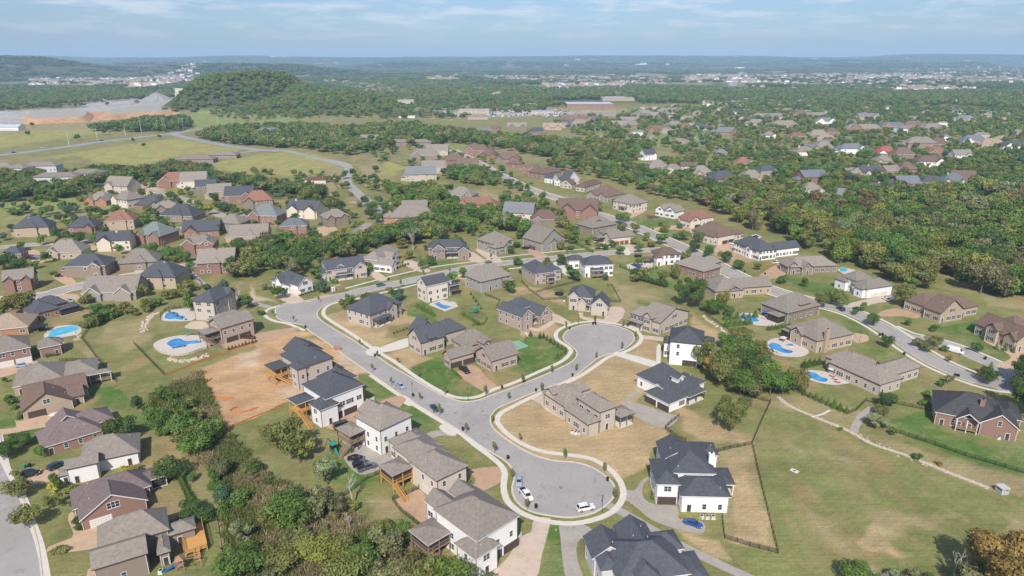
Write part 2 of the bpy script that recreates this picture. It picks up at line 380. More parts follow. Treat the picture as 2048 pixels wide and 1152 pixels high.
# (kind, edge softness px, raggedness px, polygon px)
PATCH = [
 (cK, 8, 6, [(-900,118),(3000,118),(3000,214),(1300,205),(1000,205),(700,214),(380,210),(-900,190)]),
 ((0.205, 0.205, 0.085), 14, 14, [(-700,215),(700,215),(1100,225),(1400,225),(1700,235),(2900,230),(2900,320),(1100,330),(700,330),(-700,330)]),
 (cG, 10, 8, [(-700,330),(2900,330),(2900,600),(-700,600)]),
 # quarry
 (cQ, 3, 3, [(-300,222),(0,222),(150,216),(300,206),(400,199),(440,193),(420,205),(300,219),(180,225),(60,234),(-300,240)]),
 (cQ, 3, 3, [(-60,232),(52,228),(52,248),(-60,252)]),
 (cO, 2, 3, [(50,228),(120,224),(180,224),(300,215),(390,206),(412,205),(398,214),(370,224),(360,230),(300,235),(240,238),(190,243),(130,246),(60,249)]),
 (cQ, 3, 3, [(120,207),(260,196),(290,200),(380,190),(400,198),(300,205),(180,214)]),
 # fields beyond
 (cF, 4, 5, [(-300,252),(60,250),(180,244),(250,250),(250,262),(130,276),(0,297),(-300,330)]),
 (cT, 6, 5, [(0,252),(170,246),(240,246),(240,256),(100,262),(0,270)]),
 (cF, 3, 3, [(70,318),(180,300),(300,283),(360,276),(400,286),(480,298),(470,306),(380,308),(330,316),(300,330),(210,330),(150,312)]),
 (cF, 3, 3, [(420,325),(520,310),(570,303),(640,308),(676,330),(680,350),(600,350),(520,352),(440,340)]),
 (cFg, 4, 4, [(380,232),(440,222),(600,225),(620,240),(480,255),(400,262),(375,250)]),
 (cFg, 5, 4, [(0,385),(60,396),(170,385),(220,388),(260,410),(250,440),(140,436),(60,450),(0,450),(-300,460),(-300,380)]),
 (cT, 5, 5, [(90,425),(190,418),(250,430),(190,442),(110,440)]),
 (cM, 4, 4, [(700,334),(770,318),(820,330),(800,345),(760,362),(720,372),(700,360)]),
 (cF, 4, 4, [(720,350),(775,320),(822,338),(790,352),(740,366)]),
 (cFg, 4, 4, [(1150,262),(1180,256),(1240,258),(1230,270),(1210,286),(1180,294),(1150,280)]),
 (cFg, 4, 4, [(1290,262),(1350,262),(1440,268),(1460,285),(1380,300),(1300,295),(1240,285)]),
 (cFg, 4, 4, [(870,290),(940,290),(940,300),(880,305)]),
 (cF, 3, 3, [(1920,222),(2300,222),(2300,262),(2010,262),(1960,248),(1900,240)]),
 (cF, 4, 4, [(880,174),(1000,176),(1020,182),(880,185)]),
 (cT, 4, 4, [(700,205),(900,210),(1120,215),(1250,214),(1260,226),(1100,232),(900,240),(750,226)]),
 (cQ, 3, 4, [(810,220),(920,226),(1100,224),(1250,222),(1100,230),(900,234)]),
 (cO, 2, 3, [(800,179),(860,184),(850,190),(810,186)]),
 (cF, 3, 3, [(840,152),(930,155),(930,162),(850,162)]), (cFg, 3, 3, [(880,168),(960,168),(960,172),(880,173)]),
 (cP, 2, 3, [(250,168),(330,160),(360,166),(310,176),(230,182)]), (cF, 2, 3, [(140,168),(200,168),(200,184),(130,184)]),
 (cFg, 3, 3, [(1360,153),(1440,152),(1430,162),(1360,163)]), (cQ, 3, 4, [(1400,178),(1600,178),(1600,184),(1400,186)]),
 (cQ, 3, 4, [(1780,178),(1950,176),(1950,184),(1780,186)]),
 (cFg, 4, 4, [(1160,310),(1280,308),(1300,330),(1250,345),(1160,335)]),
 (cM, 4, 4, [(930,350),(1000,340),(1040,365),(1080,390),(1060,410),(1000,390),(960,375)]),
 (cT, 4, 4, [(900,400),(960,375),(1010,395),(1050,412),(1000,415),(930,400)]),
 (cM, 3, 4, [(1350,366),(1420,368),(1420,385),(1350,380)]),
 (cG, 3, 4, [(1400,372),(1470,350),(1540,350),(1560,372),(1460,395)]),
 # left estate
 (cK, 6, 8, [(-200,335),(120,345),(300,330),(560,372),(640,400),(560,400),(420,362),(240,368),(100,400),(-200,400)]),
 (cM, 4, 4, [(230,500),(330,490),(470,480),(480,500),(400,520),(240,540)]),
 (cG, 4, 4, [(0,590),(60,540),(240,530),(260,545),(140,560),(60,585)]),
 (cB, 4, 4, [(280,440),(330,440),(330,455),(280,460)]), (cB, 4, 4, [(380,545),(470,545),(480,560),(420,572)]),
 (cT, 5, 6, [(190,510),(230,500),(300,500),(300,520),(230,540),(190,540)]),
 (cP, 3, 4, [(270,370),(320,365),(330,380),(290,392),(270,385)]),
 # valley between the two rows at left
 (cG, 6, 6, [(180,660),(400,580),(560,610),(560,680),(370,760),(300,830),(260,880),(160,760)]),
 (cT, 12, 14, [(215,650),(300,635),(300,680),(240,700),(205,690)]),
 (cM, 5, 5, [(110,690),(165,680),(235,765),(260,800),(160,810),(120,760)]),
 (cB, 5, 4, [(172,776),(235,770),(262,800),(262,822),(188,808)]),
 (cB, 5, 4, [(250,832),(300,825),(310,860),(255,870)]),
 (cT, 8, 8, [(160,700),(185,690),(235,770),(215,765)]),
 (cG, 6, 4, [(275,885),(345,865),(380,890),(380,940),(330,960),(280,950)]),
 (cW, 10, 10, [(300,790),(400,740),(450,850),(520,960),(620,1020),(880,1080),(900,1200),(460,1200),(450,1060),(440,960),(360,880)]),
 (cM, 5, 3, [(300,960),(360,955),(378,1030),(380,1050),(305,1062)]),
 (cG, 5, 3, [(365,950),(432,950),(440,1030),(385,1030)]),
 (cG, 5, 3, [(345,1052),(434,1040),(450,1200),(340,1200)]),
 (cP, 3, 3, [(434,1036),(455,1036),(470,1170),(450,1170)]),
 # lower left gardens
 (cB, 3, 2, [(-60,812),(20,808),(34,850),(-60,864)]), (cG, 3, 2, [(-60,770),(12,766),(22,806),(-60,812)]),
 (cB, 3, 2, [(0,868),(130,850),(132,870),(80,885),(0,905)]), (cG, 3, 2, [(20,905),(150,912),(150,930),(60,945),(30,930)]),
 (cM, 3, 2, [(62,975),(110,965),(150,985),(150,1020),(142,1075),(100,1090),(80,1020)]),
 (cM, 3, 2, [(100,1112),(195,1095),(185,1200),(106,1200)]), (cG, 3, 2, [(30,1000),(70,1000),(90,1200),(68,1200)]),
 # construction site
 (cS, 3, 8, [(376,765),(392,742),(440,722),(500,702),(560,682),(620,678),(662,693),(700,722),(738,745),(735,752),(700,756),(640,790),(590,802),(560,812),(500,840),(448,862),(430,850),(425,820),(390,800)]),
 (cP, 12, 14, [(590,745),(640,770),(610,800),(560,790)]), (cP, 10, 12, [(660,700),(730,740),(700,755),(680,740)]),
 (cP, 12, 14, [(480,705),(530,700),(520,730),(470,740)]),
 (cS, 3, 6, [(512,670),(600,660),(640,668),(560,686),(512,700)]),
 (cG, 5, 6, [(470,872),(590,805),(612,830),(640,850),(700,864),(650,900),(620,960),(520,950)]),
 (cB, 5, 4, [(645,905),(690,880),(720,950),(780,955),(720,985),(660,960)]),
 (cG, 6, 8, [(690,985),(800,940),(792,1010),(850,1060),(820,1085),(700,1010)]),
 (cT, 14, 12, [(740,1000),(800,1000),(800,1040),(750,1040)]),
 (cB, 3, 2, [(716,748),(738,748),(788,790),(765,797),(720,795)]),
 (cB, 3, 2, [(800,806),(830,812),(884,860),(850,868),(822,852)]),
 (cM, 3, 2, [(890,862),(930,880),(996,934),(965,948),(900,905)]),
 (cM, 3, 2, [(966,968),(1004,948),(1012,1000),(1070,1042),(1050,1075),(1020,1040),(985,1000)]),
 (cB, 3, 2, [(1102,1052),(1122,1052),(1130,1120),(1136,1200),(1060,1200),(1085,1110)]),
 (cG, 3, 2, [(1124,1052),(1180,1050),(1240,1025),(1260,1045),(1200,1080),(1160,1070)]),
 # front lots of the middle block
 (cD, 4, 6, [(652,635),(700,612),(780,605),(850,640),(880,660),(820,675),(752,698),(690,668)]),
 (cG, 8, 8, [(780,650),(850,640),(870,655),(800,680),(770,680)]),
 (cB, 4, 4, [(790,575),(838,566),(845,600),(870,625),(880,650),(815,628)]),
 (cD, 5, 6, [(762,708),(818,692),(846,712),(880,720),(830,740),(800,738)]),
 (cB, 3, 4, [(826,735),(880,712),(900,740),(940,765),(972,788),(925,800),(870,778),(820,748)]),
 (cM, 4, 5, [(880,560),(930,545),(960,590),(1000,610),(960,650),(900,640),(890,615)]),
 (cD, 5, 8, [(1010,570),(1075,575),(1120,585),(1130,610),(1080,600),(1020,590)]),
 (cG, 6, 8, [(960,600),(1060,590),(1120,610),(1130,635),(1060,600),(1000,600)]),
 (cD, 5, 6, [(900,540),(950,535),(938,565),(910,560)]),
 (cD, 4, 6, [(1040,660),(1110,645),(1125,655),(1110,672),(1090,680),(1040,672)]),
 (cB, 3, 3, [(1038,690),(1062,670),(1108,680),(1132,695),(1124,720),(1074,745),(1024,765),(1000,775),(985,750),(1036,732)]),
 (cG, 4, 4, [(1100,600),(1140,620),(1214,636),(1210,642),(1150,645),(1110,640)]),
 (cB, 4, 4, [(1226,560),(1290,580),(1350,600),(1300,610),(1240,600)]),
 (cG, 5, 6, [(1226,535),(1280,545),(1330,570),(1400,620),(1450,660),(1420,690),(1390,640),(1300,600),(1230,600)]),
 (cT, 9, 12, [(1225,560),(1280,575),(1330,600),(1280,600),(1270,640),(1240,640)]),
 (cD, 8, 8, [(1376,625),(1430,660),(1450,690),(1416,690),(1385,665)]),
 (cB, 4, 4, [(1290,535),(1360,545),(1350,575),(1310,560)]),
 # dry island lots
 (cD, 2, 3, [(985,838),(1002,813),(1024,804),(1074,783),(1129,763),(1149,753),(1174,733),(1194,718),(1214,710),(1250,712),(1310,735),(1316,760),(1275,800),(1260,830),(1330,858),(1340,880),(1300,905),(1302,925),(1270,955),(1240,968),(1212,951),(1184,936),(1144,925),(1112,923),(1082,916),(1056,906),(1024,888),(1003,873),(986,855)]),
 (cD, 3, 4, [(1252,706),(1275,692),(1290,675),(1322,690),(1316,725),(1300,725)]),
 (cM, 4, 5, [(1244,958),(1290,935),(1308,945),(1290,952),(1268,980),(1250,978)]),
 (cG, 8, 10, [(1330,840),(1400,820),(1440,790),(1540,800),(1500,890),(1400,905),(1350,880)]),
 (cD, 12, 14, [(1340,790),(1400,840),(1500,870),(1500,890),(1410,895),(1360,870)]),
 # straw lot and path verge
 (cT, 4, 6, [(1425,905),(1500,890),(1556,1105),(1450,1080),(1445,1000)]), (cD, 9, 14, [(1455,930),(1490,910),(1540,1090),(1470,1080)]),
 (cG, 3, 4, [(1244,1008),(1300,1040),(1400,1070),(1450,1085),(1560,1110),(1600,1200),(1500,1200),(1400,1105),(1300,1050)]),
 (cD, 9, 9, [(1350,1060),(1440,1080),(1460,1120),(1420,1110)]),
 # great field at right
 (cM, 8, 8, [(1540,810),(1600,800),(1700,860),(1850,940),(2060,1000),(2300,1050),(2300,1250),(1560,1250),(1556,1110),(1500,890)]),
 (cG, 8, 8, [(1700,870),(1850,945),(1990,985),(1980,1040),(1800,1040),(1650,950)]),
 (cT, 8, 10, [(1560,790),(1690,850),(1850,900),(2060,960),(2200,980),(2200,1010),(1980,980),(1850,930),(1700,860),(1600,820)]),
 (cT, 16, 34, [(1600,1000),(1680,1060),(1740,1110),(1700,1115),(1650,1080)]), (cT, 18, 34, [(1700,1020),(1800,1040),(1900,1030),(1850,1070),(1740,1075)]),
 (cT, 22, 34, [(1990,1040),(2100,1010),(2100,1100),(2000,1080)]), (cT, 18, 30, [(1590,870),(1610,860),(1605,910),(1590,905)]),
 (cT, 20, 30, [(1660,900),(1720,900),(1700,930),(1660,925)]), (cD, 16, 34, [(1720,1050),(1780,1080),(1810,1110),(1750,1100)]),
 (cT, 14, 24, [(1500,800),(1560,800),(1620,810),(1580,830)]),
 (cB, 5, 4, [(1780,840),(1860,820),(1880,860),(2010,878),(2100,890),(2100,960),(1960,930),(1800,865)]),
 (cM, 5, 4, [(1780,800),(1900,745),(1870,790),(1840,800),(1862,820)]),
 (cM, 4, 4, [(1600,765),(1690,770),(1760,792),(1740,810),(1620,785)]),
 (cT, 5, 6, [(1560,790),(1610,790),(1750,830),(1730,850),(1640,830)]),
 (cB, 4, 3, [(1680,640),(1735,640),(1738,670),(1700,665)]), (cB, 4, 3, [(1700,690),(1770,700),(1780,712),(1740,705)]),
 (cB, 4, 3, [(1870,655),(1950,640),(2020,715),(1990,722),(1880,680)]), (cM, 4, 3, [(1770,632),(1860,645),(1880,680),(1790,645)]),
 (cB, 4, 3, [(1540,545),(1570,550),(1680,575),(1700,605),(1650,600)]), (cB, 4, 3, [(1680,575),(1720,600),(1700,615),(1670,600)]), (cB, 4, 3, [(1732,612),(1790,600),(1780,620),(1735,625)]),
 (cM, 4, 3, [(1800,682),(1830,680),(1950,715),(1985,735),(1960,750),(1900,742),(1830,708)]),
 (cU, 3, 3, [(1930,738),(1975,735),(1990,750),(1960,755)]), (cT, 5, 6, [(1960,590),(2040,600),(2060,620),(1980,612)]),
 (cG, 4, 4, [(1390,600),(1460,650),(1500,650),(1560,680),(1560,640),(1480,590)]),
 (cB, 3, 3, [(1265,432),(1345,432),(1365,440),(1300,455),(1265,445)]), (cU, 3, 3, [(1290,430),(1330,433),(1300,440)]),
 (cB, 3, 3, [(1310,460),(1350,455),(1360,470),(1360,482)]), (cM, 3, 3, [(1130,440),(1165,440),(1180,480),(1150,480)]),
 (cB, 3, 3, [(1120,495),(1150,490),(1190,505),(1150,512)]), (cD, 5, 6, [(1420,505),(1500,495),(1510,520),(1470,530)]),
 (cG, 3, 3, [(1060,390),(1130,385),(1180,430),(1140,440)]), (cT, 3, 3, [(1010,380),(1060,390),(1090,405),(1050,400)]),
 (cS, 3, 6, [(622,560),(660,590),(640,602),(600,604),(640,590)]), (cP, 3, 5, [(500,570),(512,590),(560,606),(500,600)]),
 (cB, 3, 3, [(610,560),(640,565),(730,556),(755,565),(690,585),(650,590)]), (cB, 3, 3, [(720,505),(742,525),(782,545),(840,543),(780,558),(735,535)]),
 (cB, 3, 3, [(825,490),(845,515),(872,520),(950,520),(860,538),(830,520)]), (cB, 3, 3, [(512,625),(560,640),(585,655),(530,672),(512,650)]),
 (cM, 3, 3, [(385,555),(450,548),(470,570),(420,575)]), (cM, 4, 4, [(700,415),(740,418),(735,440),(705,438)]),
 (cT, 4, 5, [(640,335),(700,330),(690,370),(655,388),(650,360)]), (cT, 4, 5, [(720,330),(770,325),(760,385),(730,375)]),
]
rows = [(-400.,), (-100.,), (0.,), (40.,), (80.,)]
pys = list(np.arange(1290, 300, -2.5)) + list(np.arange(300, 160, -1.2)) + list(np.arange(160, 125.2, -0.5))
Ys = [r_[0] for r_ in rows]
Ds = []
for p in pys: Ds.append(G(1024, p).y)
Ds += [16000., 19000.]
cols = np.arange(-700, 2760, 3.6)
U = (cols - 1024) / F
NC = len(cols)
Yall = np.array(Ys + Ds)
dep = Yall * CP + CAMH * SP                 # camera depth of each row on level ground
dmin = G(1024, 1290).y * CP + CAMH * SP
dep = np.maximum(dep, dmin)
X = U[None, :] * dep[:, None]
Y = np.repeat(Yall[:, None], NC, 1)
PYv = np.concatenate([np.full(len(Ys), 1290.), np.array(pys), [124.5, 124.0]])
PXg = np.repeat(cols[None, :], len(Yall), 0); PYg = np.repeat(PYv[:, None], NC, 1)
Z = hz(X, Y)
colr = np.zeros(X.shape + (3,)); colr[:] = cG
j1 = (fbm(X / 9, Y / 9, 3) - .5) * 2; j2 = (fbm(X / 9 + 50, Y / 9 + 70, 3) - .5) * 2
def inside_soft(poly, soft, jit):
    p = np.array(poly, float)
    x0, y0 = p.min(0) - soft - jit * 2 - 2; x1, y1 = p.max(0) + soft + jit * 2 + 2
    ri = np.where((PYv >= y0) & (PYv <= y1))[0]; ci = np.where((cols >= x0) & (cols <= x1))[0]
    if len(ri) == 0 or len(ci) == 0: return None
    sl = (slice(ri[0], ri[-1] + 1), slice(ci[0], ci[-1] + 1))
    qx = PXg[sl] + j1[sl] * jit * 1.6; qy = PYg[sl] + j2[sl] * jit * 0.9
    ins = np.zeros(qx.shape, bool); dist = np.full(qx.shape, 1e9)
    n = len(p)
    for i in range(n):
        ax, ay = p[i]; bx, by = p[(i + 1) % n]
        c = ((ay > qy) != (by > qy))
        with np.errstate(divide='ignore', invalid='ignore'):
            xi = (bx - ax) * (qy - ay) / (by - ay if by != ay else 1e-9) + ax
        ins ^= c & (qx < xi)
        ll = (bx - ax) ** 2 + (by - ay) ** 2 + 1e-9
        t = np.clip(((qx - ax) * (bx - ax) + (qy - ay) * (by - ay)) / ll, 0, 1)
        dist = np.minimum(dist, np.hypot(qx - ax - t * (bx - ax), qy - ay - t * (by - ay)))
    s = np.where(ins, dist, -dist)
    return sl, np.clip(0.5 + s / max(soft, 1.5), 0, 1)
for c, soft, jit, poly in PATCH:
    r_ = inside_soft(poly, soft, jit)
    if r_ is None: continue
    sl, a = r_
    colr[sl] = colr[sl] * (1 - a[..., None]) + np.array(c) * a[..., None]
# dry and green patches that drift across every lawn
nb = fbm(X / 26 + 3, Y / 26 + 8, 5)
nb2 = fbm(X / 7 + 13, Y / 7 + 1, 4)
a = (ss(0.50, 0.72, nb) * 0.45)[..., None]
near = (ss(1600, 700, Y)) [..., None]
green = (colr[..., 1] > colr[..., 0] * 0.93)[..., None]
colr = np.where(green, colr * (1 - a * near) + np.array(cT) * a * near, colr)
nb3 = fbm(X / 13 + 41, Y / 17 + 5, 5)
a = (ss(0.56, 0.72, nb3) * 0.5)[..., None]
colr = np.where(green, colr * (1 - a * near) + np.array((0.33, 0.215, 0.115)) * a * near, colr)
colr *= (1 + (nb2 - 0.5)[..., None] * 0.5)
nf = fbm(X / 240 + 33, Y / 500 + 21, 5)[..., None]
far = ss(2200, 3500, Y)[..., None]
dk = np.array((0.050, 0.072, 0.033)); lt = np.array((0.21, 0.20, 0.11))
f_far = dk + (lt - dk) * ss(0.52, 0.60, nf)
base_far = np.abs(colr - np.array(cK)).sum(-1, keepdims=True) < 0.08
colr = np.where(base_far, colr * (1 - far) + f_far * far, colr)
# hills carry woodland floor
hill = ss(4, 14, Z)[..., None]
colr = colr * (1 - hill) + np.array((0.075, 0.085, 0.04)) * hill
cl = ((X > -850) & (X < -812) & (Y > 1450) & (Y < 2050))[..., None]
colr = np.where(cl, np.array((0.46, 0.43, 0.38)) * (0.8 + 0.4 * nb2[..., None]), colr)
NR = len(Yall)
V = np.stack([X, Y, Z], -1).reshape(-1, 3).astype(np.float32)
i0 = (np.arange(NR - 1)[:, None] * NC + np.arange(NC - 1)[None, :]).reshape(-1)
Fq = np.stack([i0, i0 + 1, i0 + NC + 1, i0 + NC], -1).astype(np.int32)
def np_mesh(name, V, Fq, mats=(), smooth=False):
    k = Fq.shape[1]
    me = bpy.data.meshes.new(name)
    me.vertices.add(len(V)); me.vertices.foreach_set('co', V.astype(np.float32).ravel())
    me.loops.add(Fq.size); me.loops.foreach_set('vertex_index', Fq.astype(np.int32).ravel())
    me.polygons.add(len(Fq)); me.polygons.foreach_set('loop_start', np.arange(0, Fq.size, k, dtype=np.int32))
    try: me.polygons.foreach_set('loop_total', np.full(len(Fq), k, np.int32))
    except Exception: pass
    if smooth: me.polygons.foreach_set('use_smooth', np.ones(len(Fq), bool))
    for m in mats: me.materials.append(m)
    me.update(calc_edges=True)
    return me
gm, gt, gb = principled('ground_cover', (0.2, 0.2, 0.1), 0.95, 0.1)
at = nn(gt, 'ShaderNodeAttribute', attribute_name='cover')
gtc = nn(gt, 'ShaderNodeTexCoord')
def gnoise(scale, a0, a1, detail=5):
    n = nn(gt, 'ShaderNodeTexNoise'); n.inputs['Scale'].default_value = scale; n.inputs['Detail'].default_value = detail; n.inputs['Roughness'].default_value = 0.7
    gt.links.new(gtc.outputs['Object'], n.inputs['Vector'])
    r = nn(gt, 'ShaderNodeMapRange'); r.inputs['From Min'].default_value = 0.3; r.inputs['From Max'].default_value = 0.7
    r.inputs['To Min'].default_value = a0; r.inputs['To Max'].default_value = a1
    gt.links.new(n.outputs['Fac'], r.inputs['Value']); return r.outputs[0]
g1 = gnoise(1.9, 0.70, 1.30); g2 = gnoise(0.16, 0.86, 1.14)
# faint mowing stripes
wv = nn(gt, 'ShaderNodeTexWave'); wv.inputs['Scale'].default_value = 0.17; wv.inputs['Distortion'].default_value = 1.5; wv.inputs['Detail'].default_value = 1
mp = nn(gt, 'ShaderNodeMapping'); mp.inputs['Rotation'].default_value = (0, 0, 0.95)
gt.links.new(gtc.outputs['Object'], mp.inputs[0]); gt.links.new(mp.outputs[0], wv.inputs['Vector'])
wr = nn(gt, 'ShaderNodeMapRange'); wr.inputs['To Min'].default_value = 0.97; wr.inputs['To Max'].default_value = 1.03
gt.links.new(wv.outputs['Fac'], wr.inputs['Value'])
m1 = nn(gt, 'ShaderNodeMath', operation='MULTIPLY'); gt.links.new(g1, m1.inputs[0]); gt.links.new(g2, m1.inputs[1])
ms = nn(gt, 'ShaderNodeMapping'); ms.inputs['Rotation'].default_value = (0, 0, -0.72); ms.inputs['Scale'].default_value = (.10, 1.5, 1)
ns = nn(gt, 'ShaderNodeTexNoise'); ns.inputs['Scale'].default_value = 1.0; ns.inputs['Detail'].default_value = 5; ns.inputs['Distortion'].default_value = .4
gt.links.new(gtc.outputs['Object'], ms.inputs[0]); gt.links.new(ms.outputs[0], ns.inputs['Vector'])
rs = nn(gt, 'ShaderNodeMapRange'); rs.inputs['From Min'].default_value = .3; rs.inputs['From Max'].default_value = .7; rs.inputs['To Min'].default_value = .86; rs.inputs['To Max'].default_value = 1.14
gt.links.new(ns.outputs['Fac'], rs.inputs['Value']); m0 = nn(gt, 'ShaderNodeMath', operation='MULTIPLY'); gt.links.new(m1.outputs[0], m0.inputs[0]); gt.links.new(rs.outputs[0], m0.inputs[1]); m1 = m0
m2 = nn(gt, 'ShaderNodeMath', operation='MULTIPLY'); gt.links.new(m1.outputs[0], m2.inputs[0]); gt.links.new(wr.outputs[0], m2.inputs[1])
vs = nn(gt, 'ShaderNodeVectorMath', operation='SCALE'); gt.links.new(at.outputs['Color'], vs.inputs[0]); gt.links.new(m2.outputs[0], vs.inputs['Scale'])
# small dry, rusty and lush patches inside the lawns
cur = vs.outputs[0]
for sc_, lo_, hi_, am_, cc_, of_ in ((0.22, .52, .65, .48, (.36, .25, .14, 1), 0), (0.9, .54, .70, .34, (.33, .26, .15, 1), 30), (0.5, .55, .68, .50, (.12, .165, .05, 1), 60), (0.07, .51, .64, .34, (.30, .22, .11, 1), 90)):
    mq = nn(gt, 'ShaderNodeMapping'); mq.inputs['Location'].default_value = (of_, of_, 0); mq.inputs['Scale'].default_value = (1, .8, 1); gt.links.new(gtc.outputs['Object'], mq.inputs[0])
    nz = nn(gt, 'ShaderNodeTexNoise'); nz.inputs['Scale'].default_value = sc_; nz.inputs['Detail'].default_value = 9; nz.inputs['Roughness'].default_value = 0.72; gt.links.new(mq.outputs[0], nz.inputs['Vector'])
    rz = nn(gt, 'ShaderNodeMapRange'); rz.inputs['From Min'].default_value = lo_; rz.inputs['From Max'].default_value = hi_; rz.inputs['To Max'].default_value = am_; gt.links.new(nz.outputs['Fac'], rz.inputs['Value'])
    mu = nn(gt, 'ShaderNodeMath', operation='MULTIPLY'); gt.links.new(rz.outputs[0], mu.inputs[0]); gt.links.new(at.outputs['Alpha'], mu.inputs[1])
    mi_ = nn(gt, 'ShaderNodeMixRGB'); mi_.inputs[2].default_value = cc_; gt.links.new(mu.outputs[0], mi_.inputs[0]); gt.links.new(cur, mi_.inputs[1]); cur = mi_.outputs[0]
gt.links.new(cur, gb.inputs['Base Color'])
gme = np_mesh('ground', V, Fq, [gm], smooth=True)
ca = gme.color_attributes.new('cover', 'FLOAT_COLOR', 'POINT')
lawn_ = (np.clip((colr[..., 1] / colr[..., 0] - .66) / .16, 0, 1) * ss(.09, .14, colr[..., 1]) * (Z < 4)).reshape(-1, 1)
c4 = np.concatenate([np.clip(colr, 0.005, 0.9).reshape(-1, 3), lawn_], -1).astype(np.float32)
ca.data.foreach_set('color', c4.ravel())
ground = mesh_obj('ground', gme); tag(ground, kind='structure')

# ------------------------------------------------------------------ roads, paths, drives
def smooth_line(pts, step=2.0, closed=False):
    P = [Vector((p[0], p[1])) for p in pts]
    n = len(P); out = []
    segs = n if closed else n - 1
    for i in range(segs):
        p1 = P[i]; p2 = P[(i + 1) % n]
        p0 = P[(i - 1) % n] if closed or i > 0 else p1 * 2 - p2
        p3 = P[(i + 2) % n] if closed or i + 2 < n else p2 * 2 - p1
        k = max(2, int((p2 - p1).length / step))
        for j in range(k):
            t = j / k
            out.append(0.5 * ((2 * p1) + (-p0 + p2) * t + (2 * p0 - 5 * p1 + 4 * p2 - p3) * t * t + (-p0 + 3 * p1 - 3 * p2 + p3) * t ** 3))
    if not closed: out.append(P[-1])
    return out
def gl(pxs): return [G(*p).xy for p in pxs]
def offset(line, d, closed=False):
    out = []; n = len(line)
    for i in range(n):
        a = line[(i - 1) % n] if closed or i > 0 else line[i]
        b = line[(i + 1) % n] if closed or i < n - 1 else line[i]
        t = (b - a)
        if t.length < 1e-6: t = Vector((1, 0))
        t.normalize()
        out.append(line[i] + Vector((-t.y, t.x)) * d)
    return out
def ribbon(name, pxs, width, mat, z, step=2.0, kind='structure', world=False, off=0.0):
    line = smooth_line(pxs if world else gl(pxs), step)
    a = offset(line, off + width / 2); b = offset(line, off - width / 2)
    m = MB()
    for i in range(len(line)): m.v += [(a[i].x, a[i].y, z), (b[i].x, b[i].y, z)]
    for i in range(len(line) - 1): m.f.append((2 * i, 2 * i + 1, 2 * i + 3, 2 * i + 2)); m.m.append(0)
    o = m.build(name, mat); tag(o, kind=kind)
    return o, line
import mathutils.geometry as MG
def flat_poly(name, pxs, mat, z, smooth=True, kind='structure', world=False, step=1.5, parent=None):
    line = smooth_line(pxs if world else gl(pxs), step, True) if smooth else (pxs if world else gl(pxs))
    tris = MG.tessellate_polygon([[Vector((p[0], p[1], 0)) for p in line]])
    me = bpy.data.meshes.new(name)
    me.from_pydata([(p[0], p[1], z) for p in line], [], [tuple(t) for t in tris])
    me.materials.append(mat); me.update()
    o = mesh_obj(name, me, parent)
    if kind: tag(o, kind=kind)
    return o, line
ROADS = []      # (line, half width) for keeping trees off
MAIN = [(556,612),(552,622),(558,637),(580,645),(607,650),(619,661),(662,690),(699,717),(732,740),(762,762),(812,795),(849,817),(887,841),(922,862),(962,891),(1012,922),(1029,944),(1030,960),(1026,975),(1028,990),(1037,1005),(1052,1017),(1072,1025),(1099,1030),(1122,1033),(1144,1034),(1164,1031),(1187,1025),(1209,1011),(1224,996),(1228,979),(1222,964),(1207,951),(1184,936),(1164,929),(1144,925),(1112,923),(1082,916),(1056,906),(1024,888),(1003,873),(988,860),(980,847),(980,835),(987,822),(1002,812),(1024,803),(1074,782),(1129,762),(1149,752),(1174,732),(1194,717),(1214,709),(1239,702),(1256,692),(1267,679),(1264,667),(1249,658),(1224,651),(1194,648),(1164,651),(1139,660),(1128,671),(1131,682),(1146,694),(1155,704),(1153,715),(1139,727),(1109,742),(1074,757),(1024,777),(1009,782),(982,792),(957,801),(924,804),(887,792),(862,780),(812,750),(782,733),(737,702),(699,677),(662,655),(640,640),(633,627),(642,615),(662,605),(712,592),(714,583),(687,586),(650,594),(617,601),(574,607)]
o, main_line = flat_poly('road', MAIN, ASPH, 0.024)
def kerb_strip(name, line, skip=(), w=0.42, zt=0.13, closed=True, inward=0.0):
    """raised kerb round a road edge, left out where another road passes"""
    a = offset(line, inward, closed); b = offset(line, inward - w, closed)
    n = len(line); m = MB(); segs = n if closed else n - 1
    for i in range(segs):
        j = (i + 1) % n
        mid = (line[i] + line[j]) / 2
        if any((mid - c).length < r for c, r in skip): continue
        m.quad((a[i].x, a[i].y, zt), (a[j].x, a[j].y, zt), (b[j].x, b[j].y, zt), (b[i].x, b[i].y, zt))
        m.quad((a[i].x, a[i].y, 0), (a[j].x, a[j].y, 0), (a[j].x, a[j].y, zt), (a[i].x, a[i].y, zt))
        m.quad((b[i].x, b[i].y, 0), (b[j].x, b[j].y, 0), (b[j].x, b[j].y, zt), (b[i].x, b[i].y, zt))
    if not m.f: return
    o = m.build(name, KERBM); tag(o, kind='structure')
